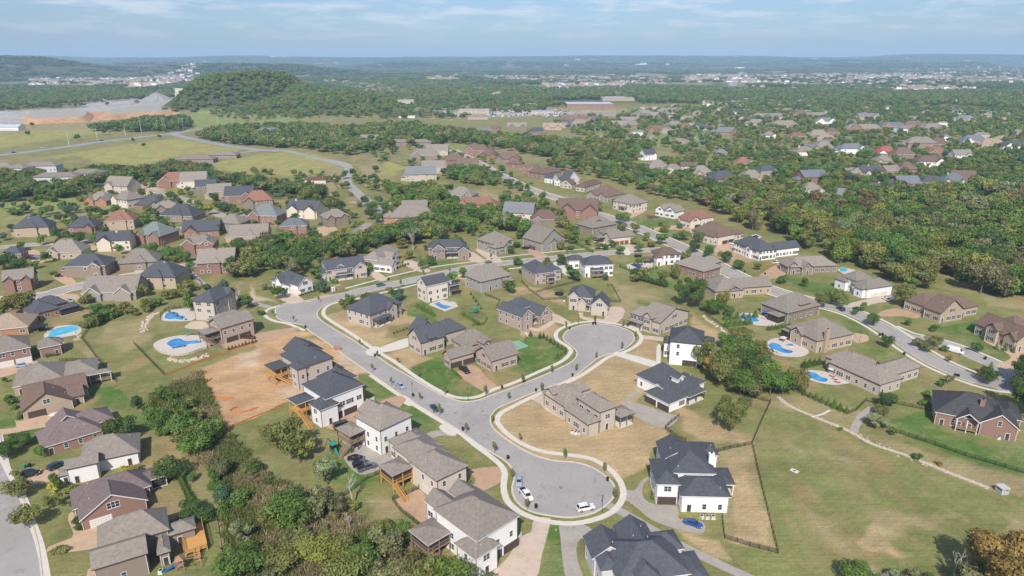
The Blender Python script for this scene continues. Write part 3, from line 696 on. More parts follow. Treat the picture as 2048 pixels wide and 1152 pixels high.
# orientation of the outline decides which side is outwards
area = sum(main_line[i].x * main_line[(i + 1) % len(main_line)].y - main_line[(i + 1) % len(main_line)].x * main_line[i].y for i in range(len(main_line)))
if area < 0: main_line = main_line[::-1]
j3 = G(713, 588).xy
main_skip = [(j3, 4.5)]
SIDE = 1
kerb_strip('kerb', main_line, main_skip, w=0.5)
ROADS.append((main_line, 3.0))
def road(pxs, w, mat=None, z=0.02, kerb=True, walks=(), skips=(), name='road'):
    o, line = ribbon(name, pxs, w, mat or ASPH, z)
    ROADS.append((line, w / 2 + 1.0))
    if kerb:
        for s in (-1, 1):
            e = offset(line, s * (w / 2 + (0.0 if s > 0 else 0.0)))
            if s > 0: e = e[::-1]
            kerb_strip('kerb', e, [(G(*p).xy, r) for p, r in skips], closed=False, w=-0.42 if False else 0.42)
    for s, off, ww in walks:
        ribbon('sidewalk', [tuple(p) for p in offset(line, s * (w / 2 + off))], ww, CONC, 0.030, world=True)
    return line
R3L = [(700,588),(740,578),(800,566),(850,555),(900,544),(960,532),(1040,523),(1140,513),(1240,504),(1300,500),(1350,497)]
road(R3L, 7.6, z=0.020, skips=[((705,588), 5), ((1352,496), 9)])
R4L = [(905,300),(945,320),(1000,350),(1060,378),(1125,400),(1180,423),(1255,448),(1330,480),(1400,512),(1460,545),(1520,572),(1580,592),(1640,607),(1700,624),(1750,647),(1790,672),(1830,700),(1880,729),(1940,754),(1990,768),(2030,768)]
road(R4L, 8.0, z=0.016, walks=[(1, 2.2, 1.5), (-1, 2.2, 1.5)], skips=[((1330,492), 8), ((2015,760), 14), ((1800,675), 9)])
road([(1775,655),(1815,672),(1850,680),(1900,693),(1950,713),(1990,732),(2020,755),(2030,768)], 6.5, z=0.012, walks=[(1, 2.0, 1.5)], skips=[((2015,760), 14), ((1790,665), 9)])
o, l_ = flat_poly('road', [(1975,765),(1990,745),(2020,738),(2070,745),(2090,765),(2060,785),(2010,785)], ASPH, 0.028)
road([(-34,880),(-18,960),(-2,1000),(14,1050),(28,1110),(34,1200)], 9.0, z=0.02)
ribbon('sidewalk', [(-10,860),(0,905),(14,935),(30,965),(48,1000),(66,1050),(80,1090),(92,1152),(98,1220)], 1.7, CONC, 0.03)
road([(-60,604),(20,598),(95,589),(137,577),(237,556),(300,546),(350,538),(400,526),(450,515)], 7.0, walks=[(1, 2.0, 1.4), (-1, 2.0, 1.4)])
road([(-60,500),(45,491),(110,487),(180,482),(250,472),(335,461),(420,445),(470,436),(520,425)], 6.5)
road([(300,380),(330,388),(372,400),(410,418),(440,430),(470,436)], 6.5)
ribbon('path', [(366,534),(388,551),(412,571),(475,597),(512,607),(548,617)], 3.2, CONCG, 0.020)
road([(640,318),(668,322),(694,330),(697,345),(693,360),(704,375),(725,395),(745,412),(764,430),(770,460)], 9, kerb=False)
road([(700,404),(735,407),(790,405)], 7, kerb=False, z=0.012)
road([(480,305),(560,300),(640,318),(700,335)], 8, mat=ASPHF, kerb=False, z=0.012)
road([(-120,318),(0,310),(100,298),(200,284),(300,272),(345,267),(400,258),(470,250)], 15, mat=ASPHF, kerb=False, z=0.05)
road([(345,268),(372,275),(430,287),(500,298),(560,302)], 13, mat=ASPHF, kerb=False, z=0.06)
road([(1463,176),(1470,160),(1484,144)], 34, mat=ASPHF, kerb=False, z=0.25)
road([(640,236),(720,226),(800,219),(900,222),(1000,220)], 14, mat=ASPHF, kerb=False, z=0.1)
road([(1180,283),(1196,276),(1210,270)], 5, mat=CONC, kerb=False, z=0.1)
road([(1376,270),(1430,290),(1500,300),(1580,300)], 7, mat=ASPHF, kerb=False, z=0.03)
ribbon('path', [(1216,1010),(1262,1034),(1299,1056),(1349,1084),(1414,1117),(1494,1154),(1600,1205)], 2.7, CONCG, 0.020)
ribbon('path', [(1556,793),(1580,812),(1640,838),(1700,863),(1745,888),(1820,913),(1900,946),(1978,976)], 1.5, ROCK, 0.020)
ribbon('path', [(1745,815),(1728,828),(1714,846),(1707,864)], 2.4, CONCG, 0.028)
ribbon('path', [(1660,820),(1646,828),(1624,834)], 0.8, CONC, 0.024)
SW1 = [(741,750),(787,782),(837,815),(887,845),(922,867),(950,890),(980,912),(1002,931),(1010,948),(1007,971),(1012,997),(1026,1014),(1049,1029),(1086,1041),(1129,1047),(1164,1045),(1199,1036),(1224,1024),(1241,1006),(1247,986),(1241,964),(1224,942),(1199,925),(1174,915),(1129,909),(1086,903),(1056,893),(1024,875),(1002,855),(994,840),(1002,826),(1024,814),(1069,792),(1131,766),(1164,750),(1194,730),(1219,713),(1249,704),(1274,690),(1283,676),(1274,663),(1249,652),(1219,646),(1186,643),(1154,646),(1124,656),(1112,667),(1115,680),(1131,690),(1142,700),(1136,712),(1119,725),(1074,745),(1024,767),(987,779),(957,793),(922,796),(887,786),(837,757),(787,722),(749,699),(699,665),(662,642),(647,629),(652,614),(674,605),(712,598),(787,580),(887,557),(947,547),(1024,537),(1134,528)]
ribbon('sidewalk', SW1, 1.75, CONC, 0.032)
ribbon('sidewalk', [(690,577),(777,554),(867,534),(957,522),(1024,512),(1124,502),(1270,489)], 1.5, CONC, 0.032)
ribbon('sidewalk', [(559,611),(534,620),(531,632),(549,642),(577,648),(609,661)], 1.7, CONC, 0.032)
DRIVES = [
 (PAVE, [(912,745),(942,730),(962,740),(970,752),(996,775),(975,786),(937,765),(922,755)]),
 (CONC, [(756,697),(817,676),(820,692),(765,705)]), (CONC, [(748,693),(762,698),(744,712),(730,704)]),
 (CONCT, [(1212,615),(1244,615),(1248,630),(1231,647),(1206,645),(1212,631)]),
 (CONCT, [(1101,627),(1116,630),(1141,645),(1137,652),(1124,648),(1106,642)]), (CONCT, [(1056,652),(1075,657),(1104,641),(1110,646),(1080,663),(1058,658)]),
 (CONC, [(1229,710),(1249,706),(1335,731),(1330,741)]), (CONC, [(1314,692),(1322,692),(1320,733),(1313,733)]),
 (CONCT, [(1281,670),(1330,676),(1330,683),(1284,677)]), (CONCT, [(1157,626),(1166,626),(1170,634),(1214,640),(1200,644),(1164,638)]),
 (CONCT, [(1061,797),(1086,792),(1129,805),(1151,812),(1137,840),(1094,822),(1081,808)]),
 (CONCG, [(1249,808),(1280,808),(1336,827),(1358,834),(1328,856),(1269,832)]), (CONCG, [(1242,803),(1274,780),(1279,783),(1250,806)]),
 (CONCG, [(1249,979),(1269,981),(1282,962),(1300,951),(1312,948),(1311,955),(1293,962),(1284,978),(1288,997),(1310,1009),(1354,1012),(1359,1029),(1406,1044),(1404,1067),(1361,1060),(1306,1041),(1274,1016),(1258,1003),(1249,1001)]),
 (CONCG, [(1121,1047),(1164,1048),(1186,1061),(1184,1069),(1160,1079),(1153,1096),(1156,1124),(1166,1160),(1134,1160),(1124,1109),(1121,1076)]),
 (CONCT, [(1069,1038),(1100,1036),(1098,1056),(1084,1109),(1069,1160),(1000,1200),(965,1170),(1015,1115),(1044,1072),(1062,1064)]),
 (PAVE, [(939,941),(1003,934),(1004,962),(950,990),(887,1025),(847,1043),(834,1041),(792,1004),(837,979),(874,1008),(950,966)]),
 (CONCG, [(844,871),(872,861),(902,864),(912,872),(880,872),(849,884),(832,894),(784,926),(722,949),(687,914),(712,904),(684,882),(704,869),(742,889),(762,910),(830,880)]),
 (CONC, [(890,848),(914,866),(902,872),(878,856)]), (CONC, [(806,790),(830,806),(818,812),(796,798)]),
 (PAVE, [(612,830),(632,835),(656,846),(724,817),(790,793),(812,800),(757,850),(700,864),(668,860),(640,850)]),
 (PAVE, [(445,688),(512,668),(588,655),(592,662),(512,690),(458,697)]), (CONCT, [(370,656),(385,643),(410,644),(415,658)]),
 (AGG, [(22,822),(32,842),(55,838),(100,830),(132,840),(130,847),(75,857),(0,870),(-10,860),(27,856),(32,848)]),
 (AGG, [(12,966),(50,961),(80,946),(105,936),(122,946),(130,962),(107,962),(62,970),(15,973)]),
 (AGG, [(97,1094),(135,1079),(147,1069),(136,1039),(140,1026),(148,1026),(155,1054),(167,1062),(220,1044),(240,1056),(204,1092),(150,1103),(99,1108)]),
 (AGG, [(172,1165),(176,1140),(192,1128),(196,1136),(184,1160)]),
 (AGG, [(-30,738),(65,722),(72,730),(15,752),(-30,756)]),
 (CONCT, [(549,590),(584,581),(598,592),(607,602),(582,608)]), (CONCT, [(732,540),(742,537),(774,557),(757,562)]),
 (CONCT, [(804,527),(824,521),(861,541),(841,544)]), (CONCT, [(934,505),(947,505),(969,521),(957,526),(934,517)]), (CONCT, [(952,501),(969,497),(1004,521),(987,524)]),
 (PAVE, [(1046,492),(1074,502),(1098,514),(1076,518)]), (CONC, [(1106,527),(1121,526),(1151,548),(1134,552)]), (CONCT, [(1246,492),(1269,489),(1276,501),(1251,507)]),
 (AGG, [(1306,457),(1345,451),(1364,452),(1376,459),(1411,456),(1411,464),(1374,466),(1351,459),(1311,461)]),
 (AGG, [(1434,492),(1461,482),(1499,490),(1486,496),(1434,506)]), (CONCT, [(1729,600),(1776,591),(1787,600),(1743,609),(1714,620),(1696,609)]),
 (PAVE, [(1751,630),(1786,617),(1840,628),(1833,637),(1806,633),(1761,633)]),
 (AGG, [(1968,682),(1983,677),(2021,698),(2030,702),(2080,700),(2080,730),(2011,737),(1991,731),(2021,713)]),
 (AGG, [(1701,667),(1733,670),(1736,682),(1711,685)]), (AGG, [(1262,412),(1290,421),(1262,436),(1256,430)]), (PAVE, [(1560,526),(1590,526),(1566,552),(1530,558),(1520,550)]),
 (AGG, [(104,552),(125,548),(150,561),(148,573),(128,568)]), (AGG, [(57,500),(78,503),(90,522),(66,525)]), (AGG, [(156,488),(190,490),(190,502),(172,508)]),
 (AGG, [(430,497),(455,494),(462,506),(445,510)]), (AGG, [(117,591),(150,588),(160,600),(130,605)]), (AGG, [(625,458),(660,452),(675,460),(640,470)]), (AGG, [(612,470),(650,462),(650,472),(585,476)]),
 (CONCT, [(285,520),(300,528),(280,545),(268,545)]), (AGG, [(0,596),(40,588),(50,596),(0,612)]), (CONC, [(1246,497),(1254,496),(1262,508),(1250,510)]),
]
for k, (m_, p_) in enumerate(DRIVES): flat_poly('driveway', p_, m_, 0.026 + 0.0003 * k if k < 20 else 0.036 + 0.0002 * k)
# sports court beside the tan roofed house
court, _l = flat_poly('basketball_court', [(1016,684),(1037,681),(1058,692),(1033,701)], noisy('green_court_paint', (0.20, 0.36, 0.24), 0.8, 1, 0.1), 0.04, smooth=False)
for a_, b_ in (((1020,685),(1037,683)), ((1037,683),(1054,692)), ((1054,692),(1033,699)), ((1033,699),(1020,685)), ((1029,684),(1044,696))):
    ribbon('court_line', [a_, b_], 0.12, CONC, 0.046, step=50)
# ------------------------------------------------------------------ houses
def win_mesh(w, h, shutters=False, mull=2):
    fr = MB(); t = 0.09
    fr.box(-w/2 - t, w/2 + t, -0.05, 0.0, -h/2 - t, -h/2); fr.box(-w/2 - t, w/2 + t, -0.05, 0.0, h/2, h/2 + t)
    fr.box(-w/2 - t, -w/2, -0.05, 0.0, -h/2, h/2); fr.box(w/2, w/2 + t, -0.05, 0.0, -h/2, h/2)
    for i in range(1, mull): 
        x = -w/2 + w * i / mull; fr.box(x - 0.05, x + 0.05, -0.045, 0.0, -h/2, h/2)
    fr.box(-w/2, w/2, -0.042, 0.0, -0.03, 0.03)
    fr.box(-w/2 - 0.12, w/2 + 0.12, -0.10, -0.05, -h/2 - 0.14, -h/2 - 0.06)
    if shutters:
        fr.box(-w/2 - 0.5, -w/2 - t, -0.06, 0.0, -h/2, h/2, mi=1); fr.box(w/2 + t, w/2 + 0.5, -0.06, 0.0, -h/2, h/2, mi=1)
    pn = MB(); pn.box(-w/2, w/2, -0.02, 0.0, -h/2, h/2)
    return fr.mesh('window', TRIM_W, BLACK), pn.mesh('pane', GLASS)
WINS = {('s', 0): win_mesh(0.95, 1.5, False, 1), ('s', 1): win_mesh(0.95, 1.5, True, 1), ('d', 0): win_mesh(1.8, 1.5, False, 2), ('d', 1): win_mesh(1.8, 1.5, True, 2), ('t', 0): win_mesh(2.7, 1.6, False, 3)}
_f = MB(); _f.box(-0.8, 0.8, -0.05, 0, -0.85, 0.85); _f.box(-0.62, 0.62, -0.08, -0.05, -0.68, 0.68, mi=1); _f.box(-0.04, 0.04, -0.1, -0.08, -0.68, 0.68)
FARWIN = _f.mesh('window', TRIM_W, GLASS)
def gdoor_mesh(w, mat, key):
    m = MB(); m.box(-w/2, w/2, -0.06, 0, 0, 2.3)
    for i in range(1, 4): m.box(-w/2, w/2, -0.075, -0.06, i * 0.575 - 0.015, i * 0.575 + 0.015, mi=1)
    for i in range(int(w / 0.6) + 1): m.box(-w/2 + i * 0.6 - 0.012, -w/2 + i * 0.6 + 0.012, -0.072, -0.06, 0.02, 2.28, mi=1)
    return m.mesh('garage_door', mat, BLACK if key != 'W' else TRIM_D)
GD = {}
for key, mt in (('D', GDOOR), ('W', GDOORW), ('R', GDOORR)):
    for w in (2.6, 4.9): GD[(key, w)] = gdoor_mesh(w, mt, key)
def door_mesh():
    m = MB(); m.box(-0.5, 0.5, -0.05, 0, 0, 2.15); m.box(-0.3, 0.3, -0.06, -0.05, 1.1, 1.9, mi=1); m.box(-0.62, -0.5, -0.07, 0, 0, 2.27, mi=2); m.box(0.5, 0.62, -0.07, 0, 0, 2.27, mi=2); m.box(-0.5, 0.5, -0.07, 0, 2.15, 2.27, mi=2)
    return m.mesh('door', GDOOR, GLASS, TRIM_W)
DOOR = door_mesh()
_v = MB(); _v.cyl(0, 0, -0.3, 0.45, 0.06, k=6); _v.cyl(0, 0, 0.45, 0.5, 0.11, k=6); VENT = _v.mesh('vent_pipe', METALW)
_v = MB(); _v.cyl(0, 0, 0, 0.75, 0.42, k=12); _v.cyl(0, 0, 0.75, 0.8, 0.34, k=12, mi=1); ACME = _v.mesh('air_conditioner', ACM, BLACK)

FOOT = []       # world footprints: centre, half sizes, axis
def add_roof(rb, fb, wb, x0, x1, y0, y1, h, kind, pitch, ov=0.45, t=0.22):
    X0, X1, Y0, Y1 = x0 - ov, x1 + ov, y0 - ov, y1 + ov
    ze = h - pitch * ov * 0.5; zt = ze + t
    W, D = X1 - X0, Y1 - Y0
    if kind == 'H':
        hh = min(W, D) / 2 * pitch
        if W >= D: r0 = (X0 + D/2, (Y0+Y1)/2, zt + hh); r1 = (X1 - D/2, (Y0+Y1)/2, zt + hh)
        else: r0 = ((X0+X1)/2, Y0 + W/2, zt + hh); r1 = ((X0+X1)/2, Y1 - W/2, zt + hh)
        c = [(X0, Y0, zt), (X1, Y0, zt), (X1, Y1, zt), (X0, Y1, zt)]
        if W >= D:
            rb.quad(c[0], c[1], r1, r0); rb.quad(c[1], c[2], r1); rb.quad(c[2], c[3], r0, r1); rb.quad(c[3], c[0], r0)
        else:
            rb.quad(c[0], c[1], r0); rb.quad(c[1], c[2], r1, r0); rb.quad(c[2], c[3], r1); rb.quad(c[3], c[0], r0, r1)
        e = 0.01
        rb_edge = [(r0, r1)] + [(c[i], (r0 if (c[i][0] == X0 if W >= D else c[i][1] == Y0) else r1)) for i in range(4)]
        for a, b in rb_edge: rb.bar(a, b, 0.26, 0.09, mi=1)
        fb.quad((X0, Y0, ze), (X1, Y0, ze), (X1, Y0, zt), (X0, Y0, zt)); fb.quad((X1, Y0, ze), (X1, Y1, ze), (X1, Y1, zt), (X1, Y0, zt))
        fb.quad((X1, Y1, ze), (X0, Y1, ze), (X0, Y1, zt), (X1, Y1, zt)); fb.quad((X0, Y1, ze), (X0, Y0, ze), (X0, Y0, zt), (X0, Y1, zt))
        fb.quad((X0, Y0, ze), (X0, Y1, ze), (X1, Y1, ze), (X1, Y0, ze))
        return zt + hh
    if kind in 'XY':
        # work in a frame whose ridge runs along u
        if kind == 'X': f = lambda u, v, z: (u, v, z); U0, U1, V0, V1 = X0, X1, Y0, Y1; w0, w1, a0, a1 = y0, y1, x0, x1
        else: f = lambda u, v, z: (v, u, z); U0, U1, V0, V1 = Y0, Y1, X0, X1; w0, w1, a0, a1 = x0, x1, y0, y1
        vm = (V0 + V1) / 2; hh = (V1 - V0) / 2 * pitch; zr = zt + hh
        rb.quad(f(U0, V0, zt), f(U1, V0, zt), f(U1, vm, zr), f(U0, vm, zr)); rb.quad(f(U1, V1, zt), f(U0, V1, zt), f(U0, vm, zr), f(U1, vm, zr))
        rb.bar(f(U0, vm, zr), f(U1, vm, zr), 0.26, 0.09, mi=1)
        for V in (V0, V1): fb.quad(f(U0, V, ze), f(U1, V, ze), f(U1, V, zt), f(U0, V, zt))
        for U in (U0, U1):
            for V in (V0, V1): fb.quad(f(U, V, zt - 0.3), f(U, vm, zr - 0.3), f(U, vm, zr), f(U, V, zt))
        for V in (V0, V1): fb.quad(f(U0, V, ze), f(U1, V, ze), f(U1, vm, zr - t), f(U0, vm, zr - t))
        if wb is not None:
            for a_ in (a0, a1):
                zz = h + (w1 - w0) / 2 * pitch * ((V1 - V0 - 0.6) / (V1 - V0))
                wb.quad(f(a_, w0, h - 0.05), f(a_, w1, h - 0.05), f(a_, (w0 + w1) / 2, zz))
        return zr
    return zt
def inside_any(wings, x, y, z, skip):
    for k, w in enumerate(wings):
        if k == skip: continue
        if w['x0'] < x < w['x1'] and w['y0'] < y < w['y1'] and w.get('z0', 0) < z < w['h'] + 0.2 and w['kind'] not in 'PD': return True
    return False
def house(B, C, wings, roof='taupe', wall='tan', label='', cat='house', pitch=0.62, trim='d', group=None, gd='D', shut=0, vents=3, chim=None, far=False, name='house', door=True, ac=0, seed=None, rot=None, cut=None, maxwin=60, base=None, winstep=3.3):
    """B near corner and C right-hand corner of the base, in pixels of the photograph; each wing is
       (near corner pixel or local metres, width or pixel, depth or pixel, eave height, roof kind, options)"""
    rd = random.Random(seed if seed is not None else int(B[0] * 7 + B[1]))
    O = G(*B)
    if rot is None:
        d = G(*C) - O; ang = math.atan2(d.y, d.x)
    else: ang = rot
    O.z = float(hz(O.x, O.y))
    ux = Vector((math.cos(ang), math.sin(ang), 0)); uy = Vector((-ux.y, ux.x, 0))
    root = empty(name, O, ang)
    tag(root, label, cat, group)
    ws = []
    for k, w in enumerate(wings):
        p, wd, dp, h, kind = w[:5]; op = w[5] if len(w) > 5 else {}
        if isinstance(p, tuple) and max(abs(p[0]), abs(p[1])) > 60 or (isinstance(p, tuple) and op.get('px')):
            q = G(*p) - G(*B); x0, y0 = q.dot(ux), q.dot(uy)
        else: x0, y0 = p
        if isinstance(wd, tuple): wd = (G(*wd) - G(*B)).dot(ux) - x0
        if isinstance(dp, tuple): dp = (G(*dp) - G(*B)).dot(uy) - y0
        e = 0.017 * k
        ws.append(dict(x0=x0 + e, x1=x0 + max(wd, 2.0) - e, y0=y0 + e, y1=y0 + max(dp, 2.0) - e, h=h + 0.02 * k, kind=kind, **op))
    wb, rb, fb = MB(), MB(), MB()
    rm = ROOF[roof]; rdark = ROOF_CAP
    nwin = 0
    zroof = 0
    for k, w in enumerate(ws):
        x0, x1, y0, y1, h, kd = w['x0'], w['x1'], w['y0'], w['y1'], w['h'], w['kind']
        pt = w.get('pitch', pitch); ov = w.get('ov', 0.45)
        if kd in 'PD':
            # covered porch on posts: floor, posts, roof, rail
            fl = w.get('z', 0.0); m = MB()
            if fl > 0.6:
                m.box(x0, x1, y0, y1, fl - 0.25, fl)
                dk = m.build('deck_floor', w.get('wood', WOODG), root)
                rl = MB()
                for (a, b) in (((x0, y0), (x1, y0)), ((x0, y0), (x0, y1)), ((x1, y0), (x1, y1))):
                    rl.bar((a[0], a[1], fl + 1.0), (b[0], b[1], fl + 1.0), 0.09); rl.bar((a[0], a[1], fl + 0.15), (b[0], b[1], fl + 0.15), 0.06)
                    L = math.hypot(b[0]-a[0], b[1]-a[1]); nb_ = max(2, int(L / 0.35))
                    for i in range(nb_ + 1):
                        t_ = i / nb_; rl.bar((a[0] + (b[0]-a[0]) * t_, a[1] + (b[1]-a[1]) * t_, fl), (a[0] + (b[0]-a[0]) * t_, a[1] + (b[1]-a[1]) * t_, fl + 1.0), 0.05)
                rl.build('railing', w.get('wood', WOODG), root)
            else:
                m.box(x0, x1, y0, y1, -0.3, 0.18); m.build('porch_floor', CONC, root)
            pm = MB(); top = h if kd == 'P' else fl
            nx = max(1, int(round((x1 - x0) / 3.4)))
            posts = [(x0 + 0.12 + (x1 - x0 - 0.24) * i / nx, y0 + 0.12) for i in range(nx + 1)]
            if y1 - y0 > 2.5: posts += [(x0 + 0.12, y1 - 0.2), (x1 - 0.12, y1 - 0.2)]
            pmat = w.get('wood', TRIM_W if w.get('white') else TRIM_D)
            for (a, b) in posts:
                q = MB(); q.box(a - 0.11, a + 0.11, b - 0.11, b + 0.11, -0.2, top); q.build('post', pmat, root)
            if kd == 'P': add_roof(rb, fb, None, x0, x1, y0, y1, h, w.get('rk', 'H'), w.get('pitch', 0.32), 0.35)
            if w.get('screen'):
                q = MB(); q.box(x0 + 0.15, x1 - 0.15, y0 + 0.15, y1 - 0.1, fl + 0.05, h - 0.1); q.build('insect_screen', SCREEN, root)
            if w.get('stairs'):
                sx, sy, tx, ty = w['stairs']; st = MB(); n_ = max(4, int(fl / 0.2))
                dirv = Vector((tx - sx, ty - sy, 0)); side = Vector((-dirv.y, dirv.x, 0)).normalized() * 0.6
                for i in range(n_):
                    t_ = (i + 0.5) / n_; c_ = Vector((sx, sy, fl * (1 - t_))) + dirv * t_
                    st.bar(c_ - side, c_ + side, dirv.length / n_ * 0.95, 0.06)
                for s_ in (-1, 1):
                    st.bar(Vector((sx, sy, fl - 0.1)) + side * s_, Vector((tx, ty, 0)) + side * s_, 0.08, 0.3)
                    st.bar(Vector((sx, sy, fl + 0.95)) + side * s_, Vector((tx, ty, 0.95)) + side * s_, 0.08)
                    for i in range(7):
                        t_ = i / 6; c_ = Vector((sx, sy, fl * (1 - t_))) + dirv * t_ + side * s_
                        st.bar(c_, c_ + Vector((0, 0, 0.95)), 0.06)
                st.build('stairs', w.get('wood', WOODG), root)
            continue
        z0 = w.get('z0', -0.4)
        wb.quad((x0, y0, z0), (x1, y0, z0), (x1, y0, h), (x0, y0, h)); wb.quad((x1, y0, z0), (x1, y1, z0), (x1, y1, h), (x1, y0, h))
        wb.quad((x1, y1, z0), (x0, y1, z0), (x0, y1, h), (x1, y1, h)); wb.quad((x0, y1, z0), (x0, y0, z0), (x0, y0, h), (x0, y1, h))
        if kd == 'F':
            rb.quad((x0, y0, h - 0.3), (x1, y0, h - 0.3), (x1, y1, h - 0.3), (x0, y1, h - 0.3))
            for (a, b, c_, d_) in ((x0-.1, x1+.1, y0-.1, y0+.25), (x0-.1, x1+.1, y1-.25, y1+.1), (x0-.1, x0+.25, y0+.25, y1-.25), (x1-.25, x1+.1, y0+.25, y1-.25)): fb.box(a, b, c_, d_, h - 0.3, h + 0.1)
            zr = h
        else:
            zr = add_roof(rb, fb, wb, x0, x1, y0, y1, h, kd, pt, ov)
        zroof = max(zroof, zr)
        # garage doors
        g = w.get('g'); gface = None
        if g:
            gface = g[0]; n_ = int(g[1]); wide = 4.9 if len(g) > 2 else 2.6
            off_ = w.get('goff', 0.5)
            L = (x1 - x0) if gface in 'SN' else (y1 - y0)
            for i in range(n_):
                c_ = L * off_ + (i - (n_ - 1) / 2) * (wide + 0.6)
                if gface == 'S': p_, r_ = (x0 + c_, y0, 0), 0
                elif gface == 'W': p_, r_ = (x0, y0 + c_, 0), -math.pi / 2
                elif gface == 'E': p_, r_ = (x1, y0 + c_, 0), math.pi / 2
                o = mesh_obj('garage_door', GD[(gd, wide)], root); o.location = p_; o.rotation_euler = (0, 0, r_)
        # windows
        if w.get('nowin'): continue
        for face in ('S', 'W', 'E'):
            L = (x1 - x0) if face == 'S' else (y1 - y0)
            n_ = max(1, int(L / winstep)); k_ = 0
            zc = 1.7 if w.get('z0', 0) < 1 else w['z0'] + 1.2
            if h - max(z0, 0) < 2.4: zc = (h + max(z0, 0)) / 2
            first = True
            zl = []
            while zc + 0.9 < h: zl.append(zc); zc += 3.0
            if (kd == 'Y' and face == 'S' or kd == 'X' and face in 'WE') and L > 5.5: zl.append(max(h + 0.7, 4.6) if h < 4.5 else h + 0.5)
            for zi, zc in enumerate(zl):
                if gface == face and zc < 3: continue
                for i in range(n_):
                    if zc > h and i != n_ // 2: continue
                    if rd.random() < (0.12 if not far else 0.35): continue
                    c_ = L * (i + 0.5) / n_ + rd.uniform(-0.2, 0.2)
                    if zc > h: c_ = L / 2
                    if face == 'S': p_, r_, tst = (x0 + c_, y0, zc), 0, (x0 + c_, y0 - 0.4)
                    elif face == 'W': p_, r_, tst = (x0, y0 + c_, zc), -math.pi / 2, (x0 - 0.4, y0 + c_)
                    else: p_, r_, tst = (x1, y0 + c_, zc), math.pi / 2, (x1 + 0.4, y0 + c_)
                    if inside_any(ws, tst[0], tst[1], zc, k): continue
                    if nwin >= maxwin: continue
                    nwin += 1
                    if far:
                        o = mesh_obj('window', FARWIN, root); o.location = p_; o.rotation_euler = (0, 0, r_); continue
                    if first and door and face == 'S' and not g and zc < 2.5 and z0 < 1:
                        o = mesh_obj('door', DOOR, root); o.location = (p_[0], p_[1], 0.1); o.rotation_euler = (0, 0, r_); first = False; continue
                    kk = 's' if rd.random() < 0.45 else ('d' if rd.random() < 0.75 or L < 6 else 't')
                    fm, pm = WINS[(kk, shut if kk != 't' else 0)]
                    if w.get('small'): fm, pm = WINS[('s', 0)]
                    o = mesh_obj('window', fm, root); o.location = p_; o.rotation_euler = (0, 0, r_)
                    mesh_obj('pane', pm, o)
    if not far:
        for w in [q for q in ws if q['kind'] in 'HXY' and q.get('z0', 0) < 1][:3]:
            for dx_, dy_ in ((w['x0'] + .12, w['y0'] - .06), (w['x1'] - .12, w['y0'] - .06), (w['x0'] - .06, w['y1'] - .3)):
                if inside_any(ws, dx_, dy_, 1.5, None): continue
                q = MB(); q.box(dx_ - .05, dx_ + .05, dy_ - .05, dy_ + .05, 0, w['h']); q.build('downspout', TRIM_D if wall in ('white', 'cream', 'beige', 'pink', 'greywhite') else TRIM_W, root)
    wb.build('wall', WALL[wall], root)
    ro = rb.build('roof', [rm, rdark[roof]], root)
    fb.build('eaves', TRIM_D if trim == 'd' else TRIM_W, root)
    # vent pipes and chimney
    solid = [w for w in ws if w['kind'] in 'HXY' and w.get('z0', 0) < 1]
    if solid and not far:
        for i in range(vents):
            w = rd.choice(solid); x = rd.uniform(w['x0'] + 1, w['x1'] - 1); y = rd.uniform(w['y0'] + 0.8, w['y1'] - 0.8)
            # height of that wing's roof plane
            pt = w.get('pitch', pitch)
            dxm = min(x - w['x0'], w['x1'] - x); dym = min(y - w['y0'], w['y1'] - y)
            dd = {'H': min(dxm, dym), 'X': dym, 'Y': dxm}[w['kind']]
            o = mesh_obj('vent_pipe', VENT, ro); o.location = (x, y, w['h'] + 0.2 + dd * pt + 0.1)
    if chim:
        cx, cy, cz, cw = chim
        m = MB(); m.box(cx - cw/2, cx + cw/2, cy - cw * 0.35, cy + cw * 0.35, 0, cz); m.box(cx - cw/2 - .08, cx + cw/2 + .08, cy - cw * 0.35 - .08, cy + cw * 0.35 + .08, cz, cz + 0.2)
        c_ = m.build('chimney', WALL[wall], root)
        q = MB(); q.box(cx - .25, cx + .25, cy - .25, cy + .25, cz + 0.2, cz + 0.5); q.build('chimney_pot', BLACK, c_)
    for i in range(ac):
        w = ws[0]; o = mesh_obj('air_conditioner', ACME, root); o.location = (w['x0'] - 1.0, w['y0'] + 3 + i * 1.3, 0)
    xs0 = min(w['x0'] for w in ws); xs1 = max(w['x1'] for w in ws); ys0 = min(w['y0'] for w in ws); ys1 = max(w['y1'] for w in ws)
    c_ = O + ux * (xs0 + xs1) / 2 + uy * (ys0 + ys1) / 2
    FOOT.append((c_.x, c_.y, (xs1 - xs0) / 2, (ys1 - ys0) / 2, ang))
    return root
ROOF_CAP = {}
for k_, m_ in ROOF.items():
    c_ = m_.copy(); c_.name = m_.name + '_ridge'
    for n_ in c_.node_tree.nodes:
        if n_.type == 'RGB':
            v_ = n_.outputs[0].default_value; n_.outputs[0].default_value = (v_[0] * 1.1, v_[1] * 1.1, v_[2] * 1.1, 1)
    ROOF_CAP[k_] = c_
